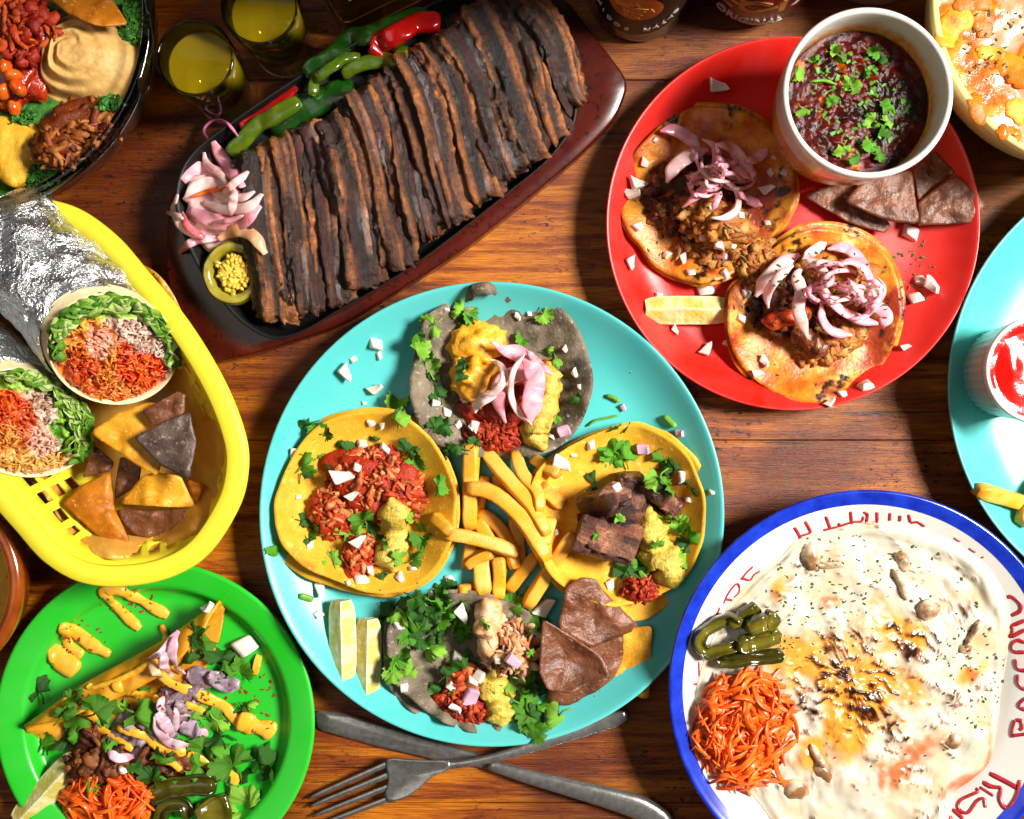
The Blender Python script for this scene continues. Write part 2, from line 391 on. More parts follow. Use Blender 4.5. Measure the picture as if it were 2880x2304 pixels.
    m['lime'] = mat('lime_flesh', '#ffffff', '#d8cc90', sc=140, attr='col', rough=.28, sss=.25, bump=.7, bsc=420, bd=.0009)
    m['rind'] = mat('lime_rind', '#c9c04a', '#a8b030', sc=200, rough=.4)
    m['salsa'] = mat('green_salsa', '#b8941e', '#dcc65a', sc=200, rough=.34, sss=.15, bump=.9, bsc=600, bd=.0012, spots=[('#7a7a14', 260, .57, .68)])
    m['redmeat'] = mat('red_pork', '#b92c08', '#e2671c', sc=220, lo=.38, hi=.62, rough=.32, bump=.5, bsc=600, spots=[('#f0a050', 260, .6, .72), ('#6e1404', 130, .6, .7)])
    m['beef'] = mat('beef_chunk', '#4a1d14', '#7c3c2e', sc=150, rough=.3, spec=.5, bump=.8, bsc=420, src='Object', stretch=(.25, 1, 1), spots=[('#a8655a', 300, .62, .72)])
    m['chicken'] = mat('cooked_chicken', '#e0935a', '#f4cfa2', sc=130, rough=.3, sss=.15, bump=.5, bsc=500, spots=[('#b8501c', 90, .58, .72)])
    m['batter'] = mat('yellow_batter', '#dd9410', '#f2b83a', sc=140, rough=.4, sss=.1, bump=.6, bsc=400, spots=[('#c46a10', 130, .58, .7)])
    m['chorizo'] = mat('chorizo', '#a82606', '#d8500e', sc=200, rough=.3, bump=.7, bsc=500, spots=[('#6e1402', 150, .58, .7)])
    m['darkmeat'] = mat('stewed_meat', '#3f1608', '#7a3a16', sc=160, rough=.3, bump=.6, bsc=420, spots=[('#b06a2c', 220, .6, .72)])
    m['mixmeat'] = mat('pale_stewed_meat', '#c98a38', '#e8c27c', sc=180, rough=.35, bump=.6, bsc=420, spots=[('#8a3a10', 120, .56, .68)])
    m['carrot'] = mat('carrot', '#e2500c', '#f4741e', sc=120, rough=.34, sss=.2, var=.18)
    m['jal'] = mat('jalapeno_skin', '#5f5a0a', '#7d7416', sc=120, rough=.16, spec=.6, coat=.3, bump=.1, bsc=300)
    m['jal_d'] = mat('jalapeno_dark', '#34360a', '#4e4c10', sc=120, rough=.14, spec=.6, coat=.3, bump=.1, bsc=300)
    m['jal_f'] = mat('jalapeno_flesh', '#8a7c1c', '#a89832', sc=160, rough=.2, spec=.6, coat=.2, bump=.2, bsc=300)
    m['seed'] = mat('chili_seed', '#dcae2a', '#efcf5c', sc=300, rough=.3, var=.1)
    m['pepper_g'] = mat('green_pepper', '#0a2c06', '#1c4e0c', sc=45, rough=.18, spec=.6, coat=.3, bump=.5, bsc=160, bd=.0012, spots=[('#061004', 60, .52, .68)])
    m['pepper_l'] = mat('pale_pepper', '#56660c', '#28500c', sc=70, rough=.2, coat=.3, bump=.5, bsc=160, bd=.0012, spots=[('#8a4a0c', 50, .53, .68), ('#b0a040', 120, .62, .72)])
    m['pepper_r'] = mat('red_pepper', '#920404', '#c00c06', sc=45, rough=.16, spec=.6, coat=.4, bump=.35, bsc=150, bd=.0012)
    m['sauce'] = mat('chipotle_mayo', '#eeaa26', '#f6bd40', sc=120, rough=.22, sss=.2, coat=.2)
    m['chili'] = mat('chili_flake', '#7a2206', '#a8481a', sc=300, rough=.5)
    m['herb'] = mat('dried_herb', '#2c3a10', '#45541c', sc=300, rough=.7)
    m['steel'] = mat('worn_steel', '#b4b2ae', '#96948f', sc=300, rough=.24, metal=.82, bump=.06, bsc=900, rvar=.12)
    m['tequila'] = glassm('golden_spirit', '#f8f0a4', '#ecdc70', 1.2, .34, '#ecc81c')
    m['glass'] = glassm('clear_glass', '#fafbf8', '#dfe4da', 1.42)
    m['glass_y'] = glassm('bottle_glass', '#f6f2d8', '#dcd2a0', 1.42)
    m['foil'] = foilm()
    m['paper'] = mat('waxed_paper', '#c98a2c', '#dba548', sc=40, rough=.4, bump=.3, bsc=90, bd=.002, sss=.1)
    m['wrap'] = mat('flour_tortilla', '#e8cf9a', '#f0dfb6', sc=140, rough=.5, bump=.2, bsc=500)
    m['lettuce'] = mat('lettuce', '#5fa010', '#9ccc3a', sc=150, rough=.35, bump=.3, bsc=300, spots=[('#2c6208', 110, .58, .72)])
    m['rice'] = mat('rice', '#d8b49c', '#ecd4bc', sc=300, rough=.35, sss=.2, var=.05)
    m['clay'] = mat('brown_clay', '#7a3208', '#a04c12', sc=60, rough=.18, coat=.5, bump=.1, bsc=100)
    m['ketchup'] = mat('ketchup', '#b80a06', '#cf1408', sc=60, rough=.12, spec=.6, coat=.3, bump=.2, bsc=60, bd=.003)
    m['hummus'] = mat('hummus', '#c99a52', '#d9ae68', sc=200, rough=.55, bump=.25, bsc=500, sss=.1)
    m['bread'] = mat('cornbread', '#e8a81a', '#f0bc3c', sc=160, rough=.55, bump=.5, bsc=600, spots=[('#c04a0a', 55, .56, .68), ('#8a2404', 260, .66, .72)])
    m['pulled'] = mat('pulled_pork', '#7e3408', '#b8661e', sc=200, rough=.35, bump=.5, bsc=600, var=.2)
    m['kale'] = mat('kale', '#1f5a12', '#4a8a2a', sc=260, rough=.5, bump=.6, bsc=500)
    m['chilibean'] = mat('chili_stew', '#8a1404', '#c03a0c', sc=130, lo=.35, hi=.65, rough=.2, coat=.3, bump=.7, bsc=260, spots=[('#5a0a02', 90, .56, .68), ('#e0802c', 200, .64, .7)])
    m['bean'] = mat('red_bean', '#c83c08', '#e0701c', sc=120, rough=.18, coat=.4)
    m['fish'] = mat('grey_fish', '#6f5f6a', '#b9a2b0', sc=130, lo=.4, hi=.6, rough=.2, spec=.6, bump=.4, bsc=260, spots=[('#d9c0cc', 90, .58, .7)])
    m['pinkonion'] = mat('pink_onion', '#c98aa2', '#ead0d8', sc=70, rough=.22, sss=.4, spots=[('#a8507a', 60, .62, .74)])
    m['mushroom'] = mat('mushroom', '#8a5f38', '#d8c4a4', sc=70, lo=.40, hi=.6, rough=.28, coat=.25, spots=[('#5c3418', 80, .58, .72)])
mats()
# ---------------------------------------------------------------- where the enlarged study views lie in the photograph
Z = {'z1': (0, 0, .4453), 'z2': (440, 0, .6215), 'z3': (1640, 0, .5751), 'z4': (0, 540, .4058), 'z5': (0, 1000, .4058), 'z6': (0, 1580, .4453),
     'a1': (700, 760, .4058), 'a2': (1300, 760, .4058), 'a3': (720, 1300, .4057), 'a4': (1250, 1200, .4637), 'a5': (1000, 1600, .4174),
     'a6': (1860, 1360, .5472), 'a7': (2520, 0, .3478), 'a8': (2560, 560, .5797), 'b7': (1700, 280, .3015), 'b8': (2000, 600, .3247), 's': (0, 0, 1)}
def zz(k, pts):
    ox, oy, s = Z[k]; p = np.asarray(pts, float); return p * s + np.array([ox, oy])
RND = random.Random(7)

# ---------------------------------------------------------------- the table
def table():
    seams = [-1400, -790, 225, 1238, 2258, 3300]
    b = np.array([[-.55, -.5, -.032], [.55, -.5, -.032], [.55, .55, -.032], [-.55, .55, -.032], [-.55, -.5, -.006], [.55, -.5, -.006], [.55, .55, -.006], [-.55, .55, -.006]])
    F = [(3, 2, 1, 0), (4, 5, 6, 7), (0, 1, 5, 4), (1, 2, 6, 5), (2, 3, 7, 6), (3, 0, 4, 7)]
    t = mk('table_top', G(b, F), MT['gap'], smooth=False, base=(0, 0, 0)); t['kind'] = 'structure'; t['label'] = 'worn varnished brown wooden table under all the dishes'
    for i in range(5):
        y0, y1 = -(seams[i + 1] - 1152) / PXM + .0002, -(seams[i] - 1152) / PXM - .0002
        e = .0003
        V = []
        for (zz_, d) in ((-.0055, 0), (-e, 0), (0, e)):
            V += [(-.55 + d, y0 + d, zz_), (.55 - d, y0 + d, zz_), (.55 - d, y1 - d, zz_), (-.55 + d, y1 - d, zz_)]
        F = [(0, 1, 5, 4), (1, 2, 6, 5), (2, 3, 7, 6), (3, 0, 4, 7), (4, 5, 9, 8), (5, 6, 10, 9), (6, 7, 11, 10), (7, 4, 8, 11), (8, 9, 10, 11)]
        mk('plank', G(np.array(V), F), MT['wood'], t, smooth=False, keep=False)
table()

# ---------------------------------------------------------------- plates and bowls
def plate(name, label, cx, cy, r, zr, m, prof, cat='plate', n=128, parts=()):
    c = P(cx, cy, zr); R = L(r, zr); c = np.array([c[0], c[1], 0])
    g = lathe([(max(a * R, 1e-5), z) for a, z in prof], n, c)
    t = mk(name, g, m, label=label, cat=cat, base=c)
    return t, c, R
COUPE = [(0, .0045), (.3, .0045), (.58, .0045), (.70, .0047), (.77, .0058), (.83, .0084), (.89, .0128), (.93, .0167), (.96, .0200), (.98, .0222), (.990, .0230), (.997, .0231), (1., .0224), (.998, .0214), (.985, .0203), (.95, .0160), (.9, .0104), (.84, .0056), (.78, .0030), (.70, .0016), (.69, .0002), (.67, .0002), (.66, .0016), (.3, .0016), (0, .0016)]
FLATRIM = [(0, .004), (.4, .004), (.74, .004), (.775, .0043), (.80, .0058), (.815, .0085), (.828, .0112), (.84, .0124), (.86, .0130), (.93, .0142), (.975, .0151), (.99, .0152), (1., .0144), (.995, .0132), (.95, .0122), (.86, .0106), (.83, .0088), (.81, .0045), (.78, .0018), (.70, .001), (.69, .0002), (.67, .0002), (.66, .001), (0, .001)]
WHITEP = [(0, .010), (.4, .010), (.60, .0104), (.66, .0124), (.715, .0178), (.76, .0222), (.80, .0246), (.88, .0284), (.95, .0318), (.985, .0336), (.996, .0338), (1., .033), (.995, .0322), (.95, .0296), (.88, .0262), (.80, .0222), (.75, .0182), (.70, .012), (.64, .006), (.60, .003), (.595, .0002), (.57, .0002), (.56, .003), (0, .003)]

# ---------------------------------------------------------------- shared small shapes
def leaf_geo(seed, kind=0):
    """a fan of toothed lobes spreading from the stalk"""
    r = random.Random(seed); na = 46; nr = 4
    a = np.linspace(-2.0, 2.0, na) + PI / 2; lob = r.choice([3, 3, 4, 5]); ph = r.uniform(-.25, .25); u = (a - PI / 2) / 4.0 * lob + ph
    dep = r.uniform(.12, .34); tri = lambda x: np.abs((x % 1) - .5) * 2
    rr = 1 - dep * (1 - np.abs(np.cos(u * PI)) ** .5) - .16 * tri(u * 3 + r.random()) - .07 * tri(u * 7 + r.random()) + .10 * np.sin(a * 2.3 + r.uniform(0, 6))
    rr *= .62 + .38 * np.cos((a - PI / 2) * .55)
    T = np.linspace(0, 1, nr + 1)
    x = np.concatenate([rr * t * np.cos(a) * r.uniform(.82, .95) for t in T]); y = np.concatenate([rr * t * np.sin(a) - .35 for t in T])
    q = np.column_stack([x, y, np.zeros_like(x)]); th = np.tile(a - PI / 2, nr + 1); rad = np.repeat(T, na)
    fold = r.uniform(-.1, .7)
    q[:, 2] = fold * np.abs(x) * .9 + .46 * fbm(q * 1.5 + seed * 3.1, seed, 2) + .06 * np.cos(th * lob * 1.46) * rad - r.uniform(-.1, .35) * rad ** 2 * .5 + .03 * np.sin(th * 17) * rad ** 2
    g1 = G(q, gridF(nr + 1, na))
    st = tube(np.array([[0, -.30, .01], [.05, -.6, .04], [r.uniform(-.2, .2), -1.0, .0]]), [.05, .045, .04], ns=5); st.A = {}
    return join([g1, st]) if r.random() < .7 else g1
LEAF = {}
def leaf_meshes():
    for tone in ('leaf', 'leaf_d', 'leaf_l'):
        LEAF[tone] = [tomesh('cilantro_leaf', leaf_geo(s * 7 + 1, s % 2), MT[tone]) for s in range(8)]
leaf_meshes()
def leaf(parent, px, py, size, rz=None, tone='leaf', name='cilantro_leaf', lift=.0012, tilt=.5, **kw):
    h, n = hit(px, py); rz = RND.uniform(0, 6.28) if rz is None else rz
    q = qalign(n, rz, .45) @ Quaternion((1, 0, 0), RND.uniform(-tilt, tilt)) @ Quaternion((0, 1, 0), RND.uniform(-tilt, tilt))
    return put(name, LEAF[tone][RND.randrange(8)], parent, h + np.array([0, 0, lift + L(size) * .10]), q, L(size, h[2]) * 1.28, **kw)
def leaves(parent, k, lst):
    for e in lst:
        p = zz(k, e[:2]); leaf(parent, p[0], p[1], e[2] * Z[k][2], tone=e[3] if len(e) > 3 else RND.choice(['leaf', 'leaf', 'leaf_d', 'leaf_l']))
def dice_geo(seed):
    """a cut bit of onion layer: a curved slab with sheared, unequal sides"""
    import bmesh
    r = random.Random(seed + 40); bm = bmesh.new(); bmesh.ops.create_cube(bm, size=2)
    sx, sy, sz = 1, r.uniform(.6, .9), r.uniform(.5, .75)
    sh = r.uniform(-.35, .35); tp = r.choice([0, .1, .25, .4]); tq = r.choice([0, .15, .3])
    for v in bm.verts:
        x, y, z = v.co; k = 1 + r.uniform(-.22, .18)
        v.co = ((x + sh * y) * sx * k, y * sy * (1 + r.uniform(-.2, .2)) * (1 - tp * (x > 0)), z * sz * (1 + r.uniform(-.2, .15)) * (1 - tq * (y > 0)))
    bmesh.ops.bevel(bm, geom=bm.edges[:], offset=.30, segments=3, affect='EDGES', clamp_overlap=True, profile=.6)
    bm.verts.index_update(); V = np.array([v.co[:] for v in bm.verts]); F = [tuple(v.index for v in f.verts) for f in bm.faces]; bm.free()
    V[:, 2] += r.choice([-.55, -.4, .45]) * V[:, 0] ** 2 + .10 * np.sin(V[:, 1] * 5) + .06 * vn(V * 2 + seed, seed)
    return G(V, F)
DICE = []
def dice_meshes():
    for s in range(6): DICE.append(tomesh('onion_piece', dice_geo(s), MT['onion']))
    for s in range(2): DICE.append(tomesh('onion_piece', dice_geo(s + 6), MT['onion_p']))
dice_meshes()
def dice(parent, px, py, size, v=None, rz=None, **kw):
    h, n = hit(px, py); v = RND.randrange(6) if v is None else v; rz = RND.uniform(0, 6.28) if rz is None else rz
    s = L(size, h[2]) * .58 * RND.uniform(.75, 1.15); q = qalign(n, rz, .3) @ Quaternion((1, 0, 0), RND.uniform(-.6, .6)) @ Quaternion((0, 1, 0), RND.uniform(-.45, .45))
    return put('onion_piece', DICE[v], parent, h + n * s * .5, q, s, **kw)
def onions(parent, k, lst):
    for e in lst:
        p = zz(k, e[:2]); dice(parent, p[0], p[1], e[2] * Z[k][2], e[3] if len(e) > 3 else None, math.radians(-e[4]) if len(e) > 4 else None)
def taper(n, a=.25, b=.25, lo=.35):
    t = np.linspace(0, 1, n); return lo + (1 - lo) * np.minimum(sstep(0, a, t), sstep(0, b, 1 - t))
def ribbon(name, pts, wpx, m, parent, k='s', th=.0009, n=22, off=None, twist=0., lo=.25, ns=10, lift=None, keep=True, **kw):
    q = zz(k, pts); path = drape(q, (th + .0004) if off is None else off, n, 5)
    if lift is not None: path[:, 2] += np.interp(np.linspace(0, 1, n), np.linspace(0, 1, len(lift)), lift)
    wr = L(wpx * Z[k][2] / 2, path[:, 2].mean()) * taper(n, lo=lo)
    tw = np.linspace(twist[0], twist[1], n) if isinstance(twist, tuple) else twist
    g = tube(path, wr, np.full(n, th) * taper(n, .1, .1, .4), ns=ns, twist=tw)
    # a shallow trough across the slice, as in an onion layer
    g.V[:, 2] += .0
    return mk(name, g, m, parent, keep=keep, **kw)
MT['shred'] = mat('torn_food', '#ffffff', '#b09a90', sc=300, attr='col', rough=.46, spec=.4, bump=.8, bsc=700, bd=.0009, rvar=.25)
PAL = {'red_pork': ['#b93008', '#d9551a', '#e8823c', '#8a1a04', '#d2440e', '#f0a868'], 'chorizo': ['#a82606', '#c43a0a', '#d8541a', '#7a1602'], 'cooked_chicken': ['#e8b482', '#f4d4ac', '#d98a4c', '#f0c090', '#b8602c'],
       'stewed_meat': ['#4a1a08', '#6e3214', '#8a4a20', '#35100a', '#a86830'], 'pale_stewed_meat': ['#b8701f', '#c98a35', '#a85c18', '#d6a458', '#9c4c12'], 'pulled_pork': ['#7e3408', '#a85416', '#c4762c', '#5a2004', '#d08a40'], 'carrot': ['#e2440a', '#f46a1a', '#c82c04'], 'lettuce': ['#5fa010', '#9ccc3a', '#3c7a0c', '#b8dc60'],
       'chili_stew': ['#a01a06', '#c83a0c', '#7a0c02', '#d85a1c'], 'grey_fish': ['#8a7480', '#bda6b4', '#5c4c54', '#d0bcc8']}
def onion_tangle(parent, k, cx, cy, rx, ry, n, seed, wd=52, lift=.006, mats_=('pickled_w', 'pickled_p')):
    r = random.Random(seed)
    for i in range(n):
        a0 = r.uniform(0, 6.283); d = math.sqrt(r.random()) * .6; x0, y0 = cx + d * rx * math.cos(a0), cy + d * ry * math.sin(a0); R_ = r.uniform(.35, .62) * min(rx, ry); s0 = r.uniform(0, 6.283); sp = r.uniform(1.3, 3.0); sq = r.uniform(.5, 1.0)
        pts = [(x0 + R_ * math.cos(s0 + sp * u), y0 + R_ * sq * math.sin(s0 + sp * u)) for u in np.linspace(0, 1, 5)]
        lf = [r.uniform(0, .002), lift * r.uniform(.3, 1), lift * r.uniform(.4, 1.1), lift * r.uniform(.3, 1), r.uniform(0, .002)]
        ribbon('pickled_onion_slice', pts, wd * r.uniform(.7, 1.2), MT[r.choice(mats_)], parent, k, th=.0009, twist=(r.uniform(-.9, .9), r.uniform(-.9, .9)), lift=lf, n=22, lo=.4, ns=8)
def shreds(px, py, rx, ry, n, ln, wd, m, name, parent, hz=.006, seed=0, base=True, rot=0., curve=.6, kind=None, flat=.7, label=None, cat=None, pal=None):
    """a heap of short torn pieces lying on whatever is below: one mesh"""
    r = random.Random(seed); gs = []; pal = pal or PAL[m.name]
    h0, _ = hit(px, py)
    if base:
        v = blob(h0 + np.array([0, 0, hz * .25]), (L(rx) * .9, L(ry) * .9, hz * .8), 4, .28, 2.6, seed, rot, 4); v.A = {'col': np.repeat(np.array([lin(pal[0])[:3]]), len(v.V), 0)}; gs.append(v)
    ca, sa = math.cos(-rot), math.sin(-rot)
    for i in range(n):
        a = r.uniform(0, 6.283); d = math.sqrt(r.random()); ux, uy = d * math.cos(a) * rx, d * math.sin(a) * ry
        x, y = px + ux * ca - uy * sa, py + ux * sa + uy * ca
        zt = h0[2] + hz * (1 - d * d) ** .7 * r.uniform(.75, 1.25) + .0006
        c = P(x, y, zt); th = r.uniform(0, 6.283); l = ln * r.uniform(.5, 1.3); bend = r.uniform(-curve, curve)
        t = np.linspace(-.5, .5, 6)
        pth = np.column_stack([c[0] + l * (t * math.cos(th + 0) - bend * t * t * math.sin(th)), c[1] + l * (t * math.sin(th) + bend * t * t * math.cos(th)), c[2] + l * r.uniform(-.25, .25) * t + l * r.uniform(-.3, .1) * t * t * 2])
        w = wd * r.choice([.55, .7, .9, 1.2, 1.7])
        g = tube(pth, w * np.array([.5, .9, 1, 1, .85, .45]), w * flat * np.array([.5, .8, .9, .85, .8, .45]), ns=6); g.V += .45 * w * np.column_stack([vn(g.V * 900 + i, seed), vn(g.V * 900 + i + 9, seed), vn(g.V * 900 + i + 31, seed)])
        c1, c2 = np.array(lin(r.choice(pal))[:3]), np.array(lin(r.choice(pal))[:3]); mixv = sstep(-.5, .5, vn(g.V * 500, seed + i))[:, None]; g.A = {'col': c1 * (1 - mixv) + c2 * mixv}
        gs.append(g)
    return mk(name, join(gs), MT['shred'], parent, kind=kind, label=label, cat=cat)
def flakes(n, region, size, m, name, parent, seed=0, th=.35):
    """flat specks scattered on what is below: one mesh"""
    r = random.Random(seed); gs = []
    for i in range(n):
        px, py = region(r)
        h, nn = hit(px, py); s = size * r.uniform(.5, 1.3)
        g = nugget((s, s * r.uniform(.3, .6), s * th), i % 9, .3, .2)
        gs.append(xf(g, rotm(r.uniform(-.3, .3), r.uniform(-.3, .3), r.uniform(0, 6.28)), h + nn * s * th * .6))
    return mk(name, join(gs), m, parent, smooth=False, kind='stuff', keep=False)
def disc_region(cx, cy, rx, ry):
    def f(r):
        a = r.uniform(0, 6.283); d = math.sqrt(r.random()); return cx + d * math.cos(a) * rx, cy + d * math.sin(a) * ry
    return f
def wedge(cx, cy, length, width, ang, label, tipup=0.):
    """citrus wedge: two flesh faces meeting in a ridge, rind below"""
    h, n = hit(cx, cy); le, wd = L(length, .02) / 2, L(width, .02) / 2
    c = np.array([h[0], h[1], h[2]]); ca, sa = math.cos(ang), math.sin(ang)
    t = thing('lime_wedge', label, 'lime wedge', c, 'lime wedges on the plates')
    N = 22; M = 11; s = np.linspace(-1, 1, N); rr = wd * 1.28 * np.clip(1 - (.88 * np.abs(s)) ** 5, 0, 1) ** .5; ht = wd * 1.55
    th = np.linspace(-1, 1, M) * math.radians(57)
    zt = .0006 + ht
    V = []; flesh = []
    # rind: arc below
    for i in range(N):
        for a in th: V.append((s[i] * le, rr[i] * math.sin(a) , zt - (rr[i] * math.cos(a)) * ht / (wd * 1.28) ))
    rV = np.array(V); F = gridF(N, M)
    # flesh: from rind edge to ridge
    K = 7; fV = []
    for i in range(N):
        for side in (-1, 1):
            e = rV[i * M + (0 if side < 0 else M - 1)]; rg = np.array([s[i] * le * .985, 0, zt + .0 - (wd * .06) * s[i] ** 2])
            for k in range(K):
                u = k / (K - 1); fV.append(e * (1 - u) + rg * u)
    fV = np.array(fV); fV[:, 2] += .00035 * fbm(fV * np.array([260, 700, 700]), 3, 3); FF = []
    for i in range(N - 1):
        for sd in range(2):
            for k in range(K - 1):
                b = i * 2 * K + sd * K + k; q = (b, b + 1, b + 2 * K + 1, b + 2 * K); FF.append(q if sd else q[::-1])
    endF = []
    for i, rev in ((0, False), (N - 1, True)):
        pass
    R = rotm(0, -tipup, ang); fl = fV; 
    ends = []
    for i in (0, N - 1):
        ring = np.concatenate([rV[i * M:(i + 1) * M], [[s[i] * le * .985, 0, zt]]]); ends.append(G(ring, [tuple(range(len(ring)))]))
    mk('rind', G((xf(G(rV, F), R, c)).V, F), MT['rind'], t)
    C = lambda h: np.array(lin(h)[:3]); u = np.tile(np.tile(np.linspace(0, 1, K), 2), N); seg = fbm(np.column_stack([fl[:, 0] * 500, fl[:, 1] * 120, fl[:, 2] * 120]), 5, 3); col = C('#d6cc6a')[None] + (C('#eee6b4') - C('#d6cc6a'))[None] * sstep(-.3, .5, seg)[:, None]
    pith = np.clip(sstep(.22, .05, u) + sstep(.86, .98, u), 0, 1)[:, None]; col = col + (C('#f0ecd0') - col) * pith * .85
    mk('flesh', join([xf(G(fl, FF, {'col': col}), R, c)] + [xf(G(e.V, e.F, {'col': np.repeat(C('#efe8c0')[None], len(e.V), 0)}), R, c) for e in ends]), MT['lime'], t)
    return t
def chip(pts, k, z, m, label, tilt=(0, 0), curl=.0, seed=0, zf=None, bump=.0011, th=.0013, group='tortilla chips', nr=9, na=54):
    q = zz(k, pts)
    g = sheet(q, z, th, nr, na, curl=curl, cp=2, bump=bump, bs=120, seed=seed, tilt=tilt, zf=zf, corner=True, edge=.012)
    # blisters
    r = random.Random(seed); V = g.V; n1 = len(V) // 2
    for _ in range(7):
        i = 1 + int(n1 * math.sqrt(r.uniform(.1, .95)) * .98); d = np.linalg.norm(V[:, :2] - V[i, :2], axis=1); V[:, 2] += .0011 * np.exp(-(d / .0028) ** 2)
    return mk('tortilla_chip', g, MT[m], label=label, cat='tortilla chip', group=group)
def carrot_pile(px, py, rx, ry, h, n, label, seed=1, rot=0.):
    b, _ = hit(px, py); t = thing('shredded_carrot_pile', label, 'shredded carrot', b, 'shredded carrot piles')
    core = blob(b + np.array([0, 0, h * .25]), (L(rx) * .8, L(ry) * .8, h * .5), 4, .2, 3, seed, -rot); mk('carrot_core', core, MT['carrot'], t)
    r = random.Random(seed); ca, sa = math.cos(rot), math.sin(rot)
    for i in range(n):
        a = r.uniform(0, 6.283); d = math.sqrt(r.random()) * .95; ux, uy = d * math.cos(a) * rx, d * math.sin(a) * ry
        th = r.uniform(0, 6.283) if d < .6 else a + PI / 2 + r.uniform(-.8, .8); l = r.uniform(60, 165); bend = r.uniform(-1.5, 1.5)
        tt = np.linspace(-.5, .5, 12)
        x = ux + l * (tt * math.cos(th) - bend * (tt * tt - .08) * math.sin(th)); y = uy + l * (tt * math.sin(th) + bend * (tt * tt - .08) * math.cos(th))
        dd = np.clip((x / rx) ** 2 + (y / ry) ** 2, 0, 1.25)
        z = b[2] + .0012 + h * np.sqrt(np.clip(1 - dd * .8, 0.0, 1)) * (.55 + .5 * i / n) + r.uniform(-.0008, .0012) + .0022 * np.sin(tt * 5 + i)
        p = P(px + x * ca - y * sa, py + x * sa + y * ca, z); w_ = r.uniform(.0006, .0017)
        mk('carrot_strand', tube(p, w_ * taper(12, .15, .15, .5), np.minimum(w_ * .6, .0006) * taper(12, .15, .15, .5), ns=8, sup=4, twist=r.uniform(-1.2, 1.2) + np.linspace(0, r.uniform(-1, 1), 12)), MT['carrot'], t, keep=False)
    return t

